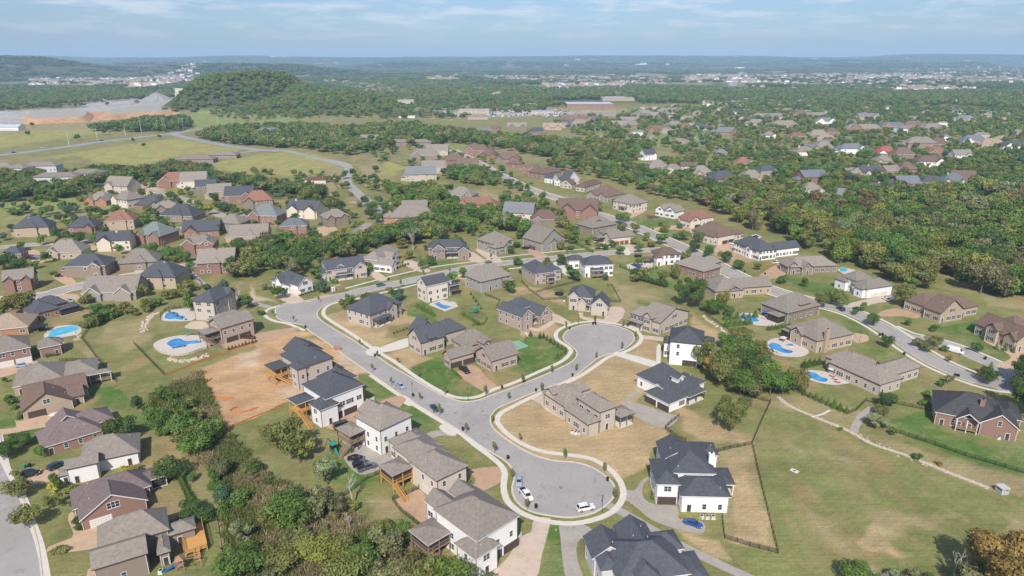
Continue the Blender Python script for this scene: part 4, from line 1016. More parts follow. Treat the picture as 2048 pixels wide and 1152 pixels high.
# ------------------------------------------------------------------ the near houses, one by one
LAND = []    # (x, y, short phrase) landmarks for naming trees
def H(short, label, B, C, wings, **kw):
    r = house(B, C, wings, label=label, group=kw.pop('group', 'houses of the estate'), **kw)
    LAND.append((r.location.x, r.location.y, short, r)); 
    f = FOOT[-1]; LAND[-1] = (f[0], f[1], short, r)
    return r
H('the dark-roofed house at the bottom edge', 'large pale grey house with charcoal hipped roof cut by the bottom edge', (1236,1206), (1386,1186),
  [((0,0),15.5,12.5,5.6,'H',dict(pitch=0.62)), ((3.5,-1.6),5,9,6.4,'H',dict(pitch=.6,small=1)), ((-3.2,8.5),7.5,7,5.0,'Y',dict(pitch=.7)), ((4.5,9),7.5,8.5,5.2,'Y',dict(pitch=.7)), ((11,8),6.5,6,5.2,'H',dict(pitch=.7)), ((-2.6,4),4,9,5.3,'H'), ((15.4,-0.6),5.0,9,3.4,'P',dict(screen=1,wood=WOODN))],
  roof='charcoal', wall='greywhite', trim='w', vents=6)
H('the white house with the blue car', 'white L-shaped house with charcoal roofs and dark garage beside the blue car', (1311,1008), (1352,1009),
  [((1311,1008),5.6,11,6.2,'H',dict(g='S1w')), ((5.8,-3.0),12,9,4.9,'H',dict(pitch=.5,small=1)), ((4.6,4.0),11,15,7.0,'H',dict(pitch=.56)), ((3.2,11),7.5,9,6.2,'Y'), ((16,4.5),5.2,7.5,3.2,'P',dict(pitch=.25,white=1)), ((14.5,13),4,6,6.8,'H')],
  roof='charcoal', wall='white', trim='w', chim=(15.4,8,10.4,1.3), vents=5)
H('the white house with the timber stair', 'white three-storey house with charcoal roof and orange timber stair at its side', (656,846), (729,816),
  [((656,846),(729,816),14,8.6,'H',dict(g='S2w',goff=.42,pitch=.62)), ((-3.0,-1.4),6.3,6.0,6.3,'H',dict(pitch=.8)), ((6.5,7),9.4,9.0,8.4,'H',dict(pitch=.7)), ((-6.3,7.0),6.0,5.6,6.2,'P',dict(z=3.2,wood=WOODN,stairs=(-5.6,7.0,-5.6,0.5)))],
  roof='charcoal', wall='white', trim='w', vents=3)
H('the unfinished brick house', 'unfinished beige brick house with charcoal roof and raw timber deck on bare soil', (608,777), (668,756),
  [((608,777),(668,756),(562,752),8.2,'H',dict(pitch=.62,small=1)), ((-2,-0.4),3.5,5,8.2,'H'), ((3,9),10,10,8.3,'Y'), ((11.5,1.5),2.6,6,4.2,'H'), ((-6.0,9.5),5.6,6.5,5.6,'P',dict(z=2.9,wood=WOODN,pitch=.12,stairs=(-4.5,9.5,-1.0,3.5)))],
  roof='charcoal', wall='beige', trim='d', door=False)
H('the white house beside the three dark cars', 'white box-shaped house with taupe hipped roof above three parked dark cars', (763,911), (825,880),
  [((763,911),(825,880),12,8.4,'H',dict(pitch=.62,small=1)), ((3,7),7,7.5,8.2,'Y'), ((-5.2,7.5),5.2,7.0,5.4,'P',dict(z=2.9,pitch=.3,stairs=(-5.0,8,-9.0,8)))],
  roof='taupe', wall='white', trim='d')
H('the beige house with the brown driveway', 'beige brick house with taupe roof beside the wide brown paved driveway', (875,1005), (934,975),
  [((875,1005),(934,975),12.5,6.8,'H',dict(pitch=.6,small=1,g='W2',goff=.3)), ((0.3,8.5),9.5,12,7.0,'H',dict(pitch=.5)), ((2.6,15),9.5,12,5.4,'H',dict(pitch=.55)), ((-6.4,11.0),6.4,6.5,5.2,'P',dict(z=2.7,wood=WOODN,screen=1,stairs=(-6.0,11.0,-6.0,5.5)))],
  roof='taupe', wall='cream', trim='d', gd='W', vents=6)
H('the white house at the bottom centre', 'white three-storey house with taupe roof and rear timber porch near bottom edge', (955,1144), (1035,1092),
  [((955,1144),(1035,1092),15,8.6,'H',dict(pitch=.6,g='S2w',goff=.62)), ((-2.2,-2.0),6.6,6.6,6.3,'H',dict(pitch=.75)), ((1.2,13),5.5,7.5,7.6,'Y',dict(pitch=.7)), ((7.5,12.5),5.6,6.5,7.8,'Y',dict(pitch=.7)), ((-6.5,9.5),6.5,7.0,5.3,'P',dict(z=2.9,wood=WOODG,screen=1,stairs=(-6.0,9.5,-6.0,3.0)))],
  roof='taupe', wall='white', trim='w', vents=4)
H('the charcoal-roofed house beside the long driveway', 'beige brick house with long charcoal gabled roof beside the pale straight driveway', (843,712), (938,683),
  [((843,712),(888,697),9.5,5.6,'X',dict(pitch=.9,nowin=0)), ((11,2.5),(938,683),9.5,5.2,'H',dict(pitch=.8)), ((4,8.5),9,7,5.6,'Y',dict(pitch=.9)), ((3.5,-0.2),3,3,6.3,'X',dict(z0=4.5,small=1))],
  roof='charcoal', wall='beige', trim='d', shut=1)
H('the taupe-roofed house with the black truck', 'pinkish brick house with taupe roofs around a court with a black truck', (983,745), (1035,729),
  [((983,745),(1035,729),10.5,4.6,'X',dict(pitch=.68)), ((902,738),(944,722),(881,730),4.2,'X',dict(pitch=.85,g='S2w')), ((930,716),12,9,4.6,'H',dict(pitch=.9)), ((944,722),(986,722),2.5,3.0,'P',dict(pitch=.25)), ((968,716),3,4,5.8,'Y',dict(z0=4,small=1))],
  roof='taupe', wall='pink', trim='d', shut=1, gd='D')
H('the blue-grey roofed house at the road bend', 'beige brick house with blue-grey roof and rear porch at the road bend', (742,656), (804,630),
  [((742,656),(804,630),(704,638),6.0,'H',dict(pitch=.68)), ((10,-1.0),5.5,8,5.8,'Y',dict(pitch=.8)), ((1,6.5),10,8,6.2,'H',dict(pitch=.65)), ((1.5,-2.6),8.5,2.7,3.4,'P',dict(pitch=.4))],
  roof='charcoal', wall='beige', trim='d')
H('the cream house with the rectangular pool', 'cream three-storey house with charcoal roof above the rectangular blue pool', (854,606), (897,596),
  [((854,606),(897,596),(824,598),8.4,'X',dict(pitch=.62)), ((9,1.5),6,9,8.2,'H'), ((13.5,0.5),5,5.5,5.6,'P',dict(z=3.0,pitch=.4,screen=1))],
  roof='charcoal', wall='cream', trim='w')
H('the brown brick house with the hipped taupe roof', 'brown-grey brick house with steep taupe hipped roof and rear deck', (962,586), (1022,571),
  [((962,586),(1022,571),(934,572),5.8,'H',dict(pitch=.85)), ((2,6),9,10,6,'H',dict(pitch=.8)), ((13,-3.5),5.5,4,3.9,'P',dict(z=1.4,pitch=.3,stairs=(13.5,-3.5,11.5,-6.5)))],
  roof='taupe', wall='grey', trim='d')
H('the pinkish house beside the black fence', 'pinkish brick house with charcoal hipped roof inside the black fenced dry yard', (1069,570), (1125,562),
  [((1069,570),(1107,565),(1049,552),5.8,'H',dict(pitch=.75)), ((9.5,2),7,10,5.6,'H',dict(pitch=.6)), ((6.0,-3.0),4.5,3.2,3.9,'P',dict(z=1.3,pitch=.4,white=1,stairs=(6.6,-3,4.6,-6)))],
  roof='charcoal', wall='pink', trim='w')
H('the white house with the brown deck', 'white two-storey house with wide charcoal hipped roof and brown rear deck', (1169,555), (1226,552),
  [((1169,555),(1226,552),11,6.6,'H',dict(pitch=.6,winstep=2)), ((1137,538),9,7,4.6,'H',dict(g='W2')), ((3.0,-3.2),6.5,3.4,4.6,'P',dict(z=1.6,pitch=.35,wood=WOODG,stairs=(9.2,-2,11.5,-4)))],
  roof='charcoal', wall='white', trim='w', winstep=2.3)
H('the arched-door house behind the upper turning circle', 'cream stone house with charcoal roof and arched door facing the upper turning circle', (1136,618), (1185,622),
  [((1136,618),(1184,622),12,6.2,'H',dict(pitch=.7)), ((1181,630),7.6,10,4.4,'Y',dict(pitch=.95)), ((0.3,-0.8),4.6,6,6.2,'Y',dict(pitch=1.0)), ((4.8,-1.6),3.6,4,4.0,'Y',dict(pitch=1.0)), ((8.4,-1.6),2.8,1.8,3.2,'P',dict(pitch=.3))],
  roof='charcoal', wall='beige', trim='w', shut=1)
H('the charcoal-roofed house left of the turning circle', 'pinkish brick house with dark gabled wings left of the upper turning circle', (1044,662), (1066,654),
  [((1044,662),6.5,(975,650),6.0,'Y',dict(pitch=.75,small=1)), ((1080,650),7.5,9,3.8,'Y',dict(pitch=.9)), ((3,8),13,9,6.0,'H',dict(pitch=.7)), ((6.6,1.6),4.6,3,3.2,'P',dict(pitch=.3))],
  roof='charcoal', wall='pink', trim='w', shut=1)
H('the tan house right of the turning circle', 'tan brick house with taupe gabled roof right of the upper turning circle', (1318,671), (1375,647),
  [((1318,671),(1375,647),11,5.6,'Y',dict(pitch=.38)), ((-0.6,4),7,(1277,645),6.2,'H',dict(pitch=.8)), ((-0.9,3.6),4,4.5,6.6,'X',dict(pitch=.9)), ((-2.6,8),2.6,7,3.3,'P',dict(pitch=.3))],
  roof='taupe', wall='beige', trim='d', shut=1)
H('the tall white house by the trees', 'tall white house with charcoal hipped roof partly hidden by trees at right', (1337,728), (1402,735),
  [((1337,728),(1402,735),13,9.4,'H',dict(pitch=.62,small=1,g='S2w',goff=.85)), ((-2.4,6.5),3,5,6.0,'H'), ((12,8),4,5,7.0,'H')],
  roof='charcoal', wall='white', trim='d', gd='D', door=False, vents=3, winstep=5)
H('the white house with the twin dark garages', 'white one-and-a-half storey house with broad charcoal roof and two dark garage doors', (1336,826), (1424,788),
  [((1336,826),9,(1277,808),3.5,'H',dict(pitch=.75,g='W2w')), ((6,7),12,13,4.2,'H',dict(pitch=.85)), ((8,2.5),10,8,3.6,'H',dict(pitch=.8)), ((17,3.6),(1424,788),9,3.2,'H',dict(pitch=.55)), ((9,-0.8),8.5,3.4,3.2,'P',dict(pitch=.7)), ((2.5,5.4),2.2,3,5.9,'X',dict(z0=4.0,small=1,nowin=1)), ((10,5),3,3,7.2,'Y',dict(z0=5,small=1))],
  roof='charcoal', wall='white', trim='w', vents=5)
H('the taupe house on the dry island', 'beige brick house with taupe roofs standing alone on the dry straw lot', (1175,875), (1197,867),
  [((1175,875),(1197,867),(1133,843),4.7,'H',dict(pitch=.8)), ((1198,865),(1226,851),11,7.2,'H',dict(pitch=.62)), ((0.5,12),10,12,4.8,'H',dict(pitch=.75)), ((1155,814),5,(1128,804),5.4,'H',dict(g='W2w',pitch=.8)), ((1240,858),5.8,6.0,3.8,'P',dict(pitch=.3,wood=WOODG)), ((0.2,18.5),3,4,6.4,'X',dict(z0=5,small=1))],
  roof='taupe', wall='beige', trim='d', gd='W', ac=2, vents=7)
H('the taupe-roofed house with the curved pool', 'pale tan brick house with broad taupe hipped roof beside the curved pool', (1756,792), (1852,761),
  [((1756,792),(1800,778),(1662,743),4.4,'H',dict(pitch=.55,winstep=2.4)), ((8,3),(1852,761),8,4.2,'H',dict(pitch=.6)), ((2.5,12),9,12,4.6,'H',dict(pitch=.7)), ((8,10),6,9,4.4,'Y',dict(pitch=.7))],
  roof='taupe', wall='beige', trim='d', vents=3)
H('the red brick house at far right', 'red brick bungalow with broad charcoal roof and small rear porch at far right', (1867,848), (2010,877),
  [((1867,848),(2010,877),16,4.4,'H',dict(pitch=.62)), ((11.8,-1.0),9.5,7,4.2,'Y',dict(pitch=.75)), ((5.5,-1.8),5.8,5,4.2,'P',dict(rk='Y',z=1.2,pitch=.75,white=1)), ((17,6),6,11,4.2,'H')],
  roof='dark', wall='red', trim='w', chim=(12.0,4.5,9.4,1.3))
H('the tan house with the tall chimney', 'tan brick house with taupe roof and tall chimney beside the kidney pool', (1631,706), (1702,691),
  [((1631,706),(1702,691),(1579,675),5.2,'H',dict(pitch=.62)), ((-0.8,7),9,6,4.8,'X',dict(pitch=.8)), ((-0.9,14),5,4,3.6,'P',dict(pitch=.4,screen=1))],
  roof='taupe', wall='tan', trim='d', chim=(4.0,-0.6,9.6,1.7))
H('the brown-roofed house above the kidney pool', 'tan and red brick house with taupe roof above the kidney pool', (1573,646), (1637,629),
  [((1573,646),(1637,629),(1512,628),4.6,'H',dict(pitch=.7)), ((9,1),6.5,6,6.4,'H',dict(pitch=.5)), ((-4.5,1.0),4.5,6,3.2,'P',dict(pitch=.4,screen=1))],
  roof='taupe', wall='brown', trim='d')
H('the long tan house at the woodland edge', 'long tan brick house with brown hipped roof against the woodland edge', (1878,647), (1960,632),
  [((1878,647),(1925,640),(1838,636),4.8,'Y',dict(pitch=.75)), ((8,2),(1960,632),11,4.2,'H',dict(pitch=.62)), ((1,9),12,10,4.8,'H',dict(pitch=.75))],
  roof='brown', wall='tan', trim='d', shut=1)
H('the brown-roofed house at the right edge', 'tan stone house with brown roof and gables cut by the right edge', (2030,704), (2100,696),
  [((2030,704),10,(1955,667),4.8,'Y',dict(pitch=.8,winstep=2.4)), ((2,4),14,13,5.2,'H',dict(pitch=.8)), ((-1.5,8),3.6,5,5.8,'X',dict(pitch=.9)), ((-0.6,0.5),5,5,4.6,'X',dict(pitch=.9))],
  roof='brown', wall='tan', trim='d', shut=1, gd='R')
H('the white house before the woodland', 'white house with brown-taupe hipped roof between the woodland and street', (1731,597), (1782,589),
  [((1731,597),(1782,589),9,4.8,'H',dict(pitch=.62,g='S2w')), ((1,8),11,9,6.4,'H',dict(pitch=.7)), ((-1.0,12.5),5,(1675,573),4.8,'H',dict(pitch=.7)), ((-1.6,1),4,5,4.4,'H')],
  roof='taupe', wall='white', trim='d', gd='W')
H('the tan bungalow at the woodland edge', 'low tan stone house with wide taupe roof and dark gables by the woodland', (1580,549), (1672,545),
  [((1580,549),(1672,545),12,4.0,'H',dict(pitch=.62)), ((-1,1),6,8,3.9,'Y',dict(pitch=.85)), ((5.5,-2),6,7,3.9,'Y',dict(pitch=.85))],
  roof='taupe', wall='brown', trim='d')
H('the long white house under construction', 'long white new house with black roofs and rows of dark windows', (1516,522), (1602,511),
  [((1516,522),(1550,517),(1498,499),5.8,'H',dict(pitch=.7,winstep=2.2)), ((7,2),(1602,511),8,4.8,'X',dict(pitch=.7)), ((9,1.2),3.5,5,5.8,'Y',dict(pitch=.9)), ((-1,6),4,4,5.6,'X',dict(pitch=.9))],
  roof='charcoal', wall='white', trim='d', winstep=2.4)
H('the white house with the brown roof and walled pool', 'white house with brown hipped roof and walled rectangular pool garden', (1315,531), (1360,528),
  [((1315,531),(1360,528),(1286,523),6.0,'H',dict(pitch=.6)), ((-1.4,-1.2),3.6,4,5.0,'H',dict(pitch=.8)), ((-6.5,2.5),6.5,3.6,3.4,'P',dict(pitch=.3))],
  roof='brown', wall='white', trim='d')
H('the taupe-roofed house with the red brick wing', 'taupe-roofed house with a red brick wing behind the tall dark trees', (1406,560), (1454,546),
  [((1406,560),(1440,550),(1346,543),4.6,'H',dict(pitch=.62)), ((8,4),(1454,546),9,5.6,'H',dict(pitch=.6))], roof='taupe', wall='red', trim='d')
H('the long taupe-roofed tan house', 'long low tan house with continuous taupe roofs below the red brick wing', (1430,599), (1548,591),
  [((1430,599),(1480,592),(1406,578),4.0,'H',dict(pitch=.7)), ((9,3),(1548,591),10,4.0,'X',dict(pitch=.62)), ((7,0),6,7,4.0,'Y',dict(pitch=.6))], roof='taupe', wall='tan', trim='d')
H('the house with three arched red garage doors', 'cream brick house with taupe roof and three russet garage doors', (1219,491), (1268,486),
  [((1219,491),(1268,486),8,4.6,'X',dict(pitch=.6,g='S3',nowin=1)), ((1,8),13,8,5.0,'H',dict(pitch=.6)), ((-5,6),6,6,3.6,'P',dict(pitch=.4))], roof='taupe', wall='cream', trim='d', gd='R')
H('the brick house beside the arched garages', 'brown brick house with taupe roofs left of the arched garages', (1184,469), (1232,460),
  [((1184,469),(1232,460),(1160,458),4.2,'H',dict(pitch=.62)), ((4,4),10,9,5,'Y',dict(pitch=.6))], roof='taupe', wall='brown', trim='d')
H('the grey-tan house on the corner lawn', 'grey-tan brick house with taupe gables and dark side garage doors', (1083,505), (1128,495),
  [((1083,505),(1128,495),(1056,491),5.8,'Y',dict(pitch=.75,g='W2')), ((5,5),11,9,5.8,'X',dict(pitch=.7)), ((7,-0.6),4,5,5.4,'Y',dict(pitch=.9))], roof='taupe', wall='stone', trim='d')
H('the cream house with the maroon-brown roof', 'cream stone house with maroon-brown roof above the curving tan drive', (1379,458), (1433,450),
  [((1379,458),(1400,455),10,5.0,'Y',dict(pitch=.6,g='S1w',goff=.75)), ((3,3),(1433,450),12,5.2,'H',dict(pitch=.75))], roof='redbrown', wall='cream', trim='d')
H('the cream house with the white trucks', 'cream house with brown roof above two white parked pickups', (1434,491), (1494,479),
  [((1434,491),(1468,484),(1413,471),5.4,'H',dict(pitch=.8,g='S2w',goff=.62)), ((11,3),(1494,479),7,3.6,'H',dict(pitch=.6)), ((-1,2),4,9,5,'Y',dict(pitch=.9))], roof='brown', wall='cream', trim='d')
H('the white house with dark gable edges', 'white house with taupe roof and dark-edged gables above the green bank', (1349,438), (1383,430),
  [((1349,438),11,9,4.8,'X',dict(pitch=.75)), ((-1,9),6,8,4.8,'X',dict(pitch=.85)), ((0,5),15,11,4.8,'H',dict(pitch=.7))], roof='taupe', wall='white', trim='d', shut=1)
H('the cream house with the columned porch', 'cream stone house with columned porch and taupe hipped roof', (1264,426), (1294,420),
  [((1264,426),(1294,420),(1234,416),6.2,'H',dict(pitch=.65)), ((-2.4,5),2.5,7,3.4,'P',dict(pitch=.3,white=1))], roof='taupe', wall='cream', trim='d', chim=(9,9,11.5,1.2))
H('the brown-roofed stone house', 'stone house with wide brown roof and twin gables on the hill street', (1214,405), (1248,398),
  [((1214,405),(1248,398),(1179,396),4.6,'H',dict(pitch=.7)), ((-0.8,2),4,6,4.6,'X',dict(pitch=.9)), ((-0.8,14),4,6,4.6,'X',dict(pitch=.9))], roof='brown', wall='stone', trim='d')
H('the low brown-roofed pair of wings', 'low cream stone house with two brown-roofed wings on the hill street', (1169,384), (1208,372),
  [((1169,384),(1206,374),9,4,'H',dict(pitch=.7)), ((1143,378),8,12,4,'X',dict(pitch=.6))], roof='brown', wall='beige', trim='d')
H('the small white house with black gables', 'white house with charcoal double gables on the hill street', (1134,373), (1159,367),
  [((1134,373),(1159,367),9,4.4,'Y',dict(pitch=.8)), ((1104,367),9,9,4.2,'Y',dict(pitch=.8)), ((-2,6),12,7,4.4,'X',dict(pitch=.7))], roof='charcoal', wall='white', trim='w')
H('the tall steep-roofed brick house', 'red-brown brick house with tall steep brown roof on the hill street', (1085,357), (1124,351),
  [((1085,357),(1124,351),12,4.4,'H',dict(pitch=.7)), ((-3,5),12,12,5.2,'H',dict(pitch=1.1))], roof='brown', wall='red', trim='d')
H('the white house with the side garage wing', 'white house with charcoal roof, gabled garage wing and square concrete court', (598,590), (627,581),
  [((598,590),(627,581),6.5,4.6,'Y',dict(pitch=.8,g='W2w')), ((-1,6),(627,581),(512,584),3.8,'H',dict(pitch=.7)), ((-2,11),4,5,4.2,'X',dict(pitch=1.0)), ((2,8),9,14,4.2,'H',dict(pitch=.75))], roof='charcoal', wall='white', trim='w', gd='W', shut=1)
H('the grey brick house with two front gables', 'light brick house with charcoal roof, front porch and two end gables', (654,563), (732,552),
  [((654,563),(732,552),10,5.8,'X',dict(pitch=.8)), ((-2,1),7,(628,554),4,'H',dict(pitch=.7)), ((14,-2),7,8,5.4,'Y',dict(pitch=.85)), ((5,-2),8.5,2.6,3.2,'P',dict(pitch=.4)), ((6,1),3.5,4,6.6,'Y',dict(z0=4.5,small=1,pitch=.8))], roof='charcoal', wall='beige', trim='w', shut=1)
H('the cream-white house with the taupe roof', 'off-white brick house with taupe roof and long low garage gable', (782,546), (823,522),
  [((782,546),6.5,(741,525),4.2,'H',dict(pitch=.8)), ((1,8),(823,522),10,6,'H',dict(pitch=.7)), ((9,4),5,6,5.8,'Y',dict(pitch=.9)), ((0.2,-0.5),5.5,6,4.2,'Y',dict(pitch=.8))], roof='taupe', wall='white', trim='w', shut=1)
H('the brown brick house with the charcoal hips', 'dark brown brick house with charcoal roof and white-edged gables', (872,519), (933,517),
  [((866,519),7,9,5.8,'Y',dict(pitch=.75)), ((13,-1),6,8,4.6,'Y',dict(pitch=.75)), ((-4,4),22,10,5.8,'H',dict(pitch=.7)), ((6,1),7,3,3.4,'P',dict(pitch=.4))], roof='charcoal', wall='brown', trim='w', shut=1)
H('the taupe brick house left of the corner', 'greyish brick house with taupe hipped roof and arched entry', (991,511), (1034,501),
  [((991,511),(1012,507),7,4.4,'H',dict(pitch=.7)), ((1,4),(1034,501),(966,495),6,'H',dict(pitch=.65)), ((7,-.5),5,6,5,'Y',dict(pitch=.8))], roof='taupe', wall='stone', trim='d')
H('the charcoal-roofed tower house above the upper pool', 'tall beige house with charcoal roof and small gables beside the upper left pool', (432,643), (474,619),
  [((432,643),(474,619),(386,642),9.0,'H',dict(pitch=.7)), ((10,-0.4),5,6,9,'Y',dict(pitch=1))], roof='charcoal', wall='beige', trim='d', winstep=4, door=False)
H('the pink brick house beside the terraced pool', 'pink brick house with taupe roof and twin garages beside the terraced pool', (446,689), (510,669),
  [((446,689),(510,669),9.5,7.0,'X',dict(pitch=.6,g='S2w',small=1)), ((2,7),13,7,6.8,'H',dict(pitch=.65)), ((-6,1),6,6,5.8,'P',dict(z=3.2,pitch=.3,stairs=(-5.5,1.0,-2,-3)))], roof='taupe', wall='pink', trim='d')
H('the tan-roofed house at the left edge', 'orange brick house with pale tan hipped roof at the left edge', (-34,678), (58,668),
  [((-34,678),(58,668),15,3.4,'H',dict(pitch=.55))], roof='tan', wall='orange', trim='w', group='houses of the left-hand street')
H('the black-roofed house above the pale pool', 'orange brick house with black hipped roof and black porch above pale pool', (70,644), (112,633),
  [((70,644),(122,630),(36,632),3.6,'H',dict(pitch=.6)), ((4,6),12,9,3.6,'H',dict(pitch=.7)), ((10,-2),8,5,3.0,'P',dict(pitch=.3,screen=1))], roof='charcoal', wall='orange', trim='d')
H('the brick house with white garage doors', 'red brick house with taupe hipped roof and two white garage doors', (-26,742), (66,723),
  [((-26,742),(66,723),13,6.0,'H',dict(pitch=.62,g='S2w',goff=.62)), ((17,1.5),7,8,4.2,'H',dict(pitch=.6)), ((20,4),5,5,3.8,'H',dict(pitch=.6))], roof='taupe', wall='red', trim='w', gd='W')
H('the taupe-roofed house with the screened deck', 'tan house with broad weathered taupe roof and long screened deck', (32,792), (176,765),
  [((32,792),(130,774),15,3.4,'H',dict(pitch=.6)), ((15,1.0),9.5,12,3.6,'H',dict(pitch=.45)), ((19,-2.5),10,3.4,3.6,'P',dict(z=1.0,pitch=.2,white=1))], roof='taupe', wall='tan', trim='w')
H('the brown-roofed brick house with the covered boat', 'tan brick house with brown gabled roof above a covered boat', (49,840), (148,816),
  [((49,840),(148,816),9,3.0,'Y',dict(pitch=.66,g='S1w',goff=.27)), ((1,7),(180,800),10,3.1,'X',dict(pitch=.7)), ((13,2),4,8,3.0,'X',dict(pitch=.5))], roof='brown', wall='tan', trim='d', shut=0)
H('the purple-brown roofed brick house', 'red brick house with purple-brown roof behind the white-walled house', (91,914), (208,878),
  [((91,914),(208,878),11,3.2,'H',dict(pitch=.62,small=1)), ((8,5),(236,866),9,3.4,'H',dict(pitch=.62)), ((3,9),10,6,3.2,'Y',dict(pitch=.7))], roof='purple', wall='red', trim='w')
H('the pale-walled house beside the yellow shrubs', 'white-walled house with grey-taupe roof beside bright yellow shrubs', (140,970), (280,939),
  [((140,970),(201,955),5,5.0,'X',dict(pitch=.5)), ((7,3.5),(280,939),11,3.8,'H',dict(pitch=.65)), ((3,6),12,8,4.2,'H',dict(pitch=.8)), ((-2,0.5),3,4,3,'H')], roof='taupe', wall='white', trim='d')
H('the red brick gable house', 'red brick house with tall front gable, grey roof and white garage door', (167,1062), (296,1020),
  [((167,1062),(296,1020),7,3.1,'Y',dict(pitch=.62,g='S1w',goff=.28)), ((-1,6),17,9,3.3,'H',dict(pitch=.75)), ((13,9),7.5,5.5,3.0,'P',dict(pitch=.35,screen=1,white=1))], roof='purple', wall='red', trim='w', gd='W')
H('the taupe-roofed house with the timber deck', 'brown brick house with taupe roofs and new timber deck at bottom left', (197,1180), (300,1147),
  [((197,1180),(300,1147),7,5.6,'X',dict(pitch=.5)), ((12.5,1),(336,1136),9,3.6,'H',dict(pitch=.6)), ((1,7),14,9,5.2,'H',dict(pitch=.85)), ((14,7),6.5,4.5,3.4,'H',dict(pitch=.5)), ((17.5,1.5),5,11,1.2,'D',dict(z=1.2,wood=WOODN,stairs=(20,1.5,20,-1.2)))], roof='taupe', wall='brown', trim='d', ac=0)

# ------------------------------------------------------------------ the farther houses, by row; sizes from their span in the photograph
ADJ = dict(charcoal='charcoal', taupe='taupe', brown='brown', redbrown='reddish-brown', green='grey-green', blue='blue-grey', grey='grey', tan='tan', purple='purple-brown', maroon='maroon', red='bright red', dark='black', metal='metal')
WADJ = dict(red='red brick', brown='brown brick', tan='tan brick', pink='pinkish brick', white='white', cream='cream', grey='grey brick', beige='beige', orange='orange brick', greywhite='pale grey', stone='stone')
ORD = ['first', 'second', 'third', 'fourth', 'fifth', 'sixth', 'seventh', 'eighth', 'ninth', 'tenth', 'eleventh', 'twelfth', 'thirteenth', 'fourteenth', 'fifteenth', 'sixteenth', 'seventeenth', 'eighteenth', 'nineteenth', 'twentieth', 'twenty-first', 'twenty-second', 'twenty-third', 'twenty-fourth', 'twenty-fifth', 'twenty-sixth']
C_, T_, B_, RB, GN, BL, GR, TN, PU, MA = 'charcoal', 'taupe', 'brown', 'redbrown', 'green', 'blue', 'grey', 'tan', 'purple', 'maroon'
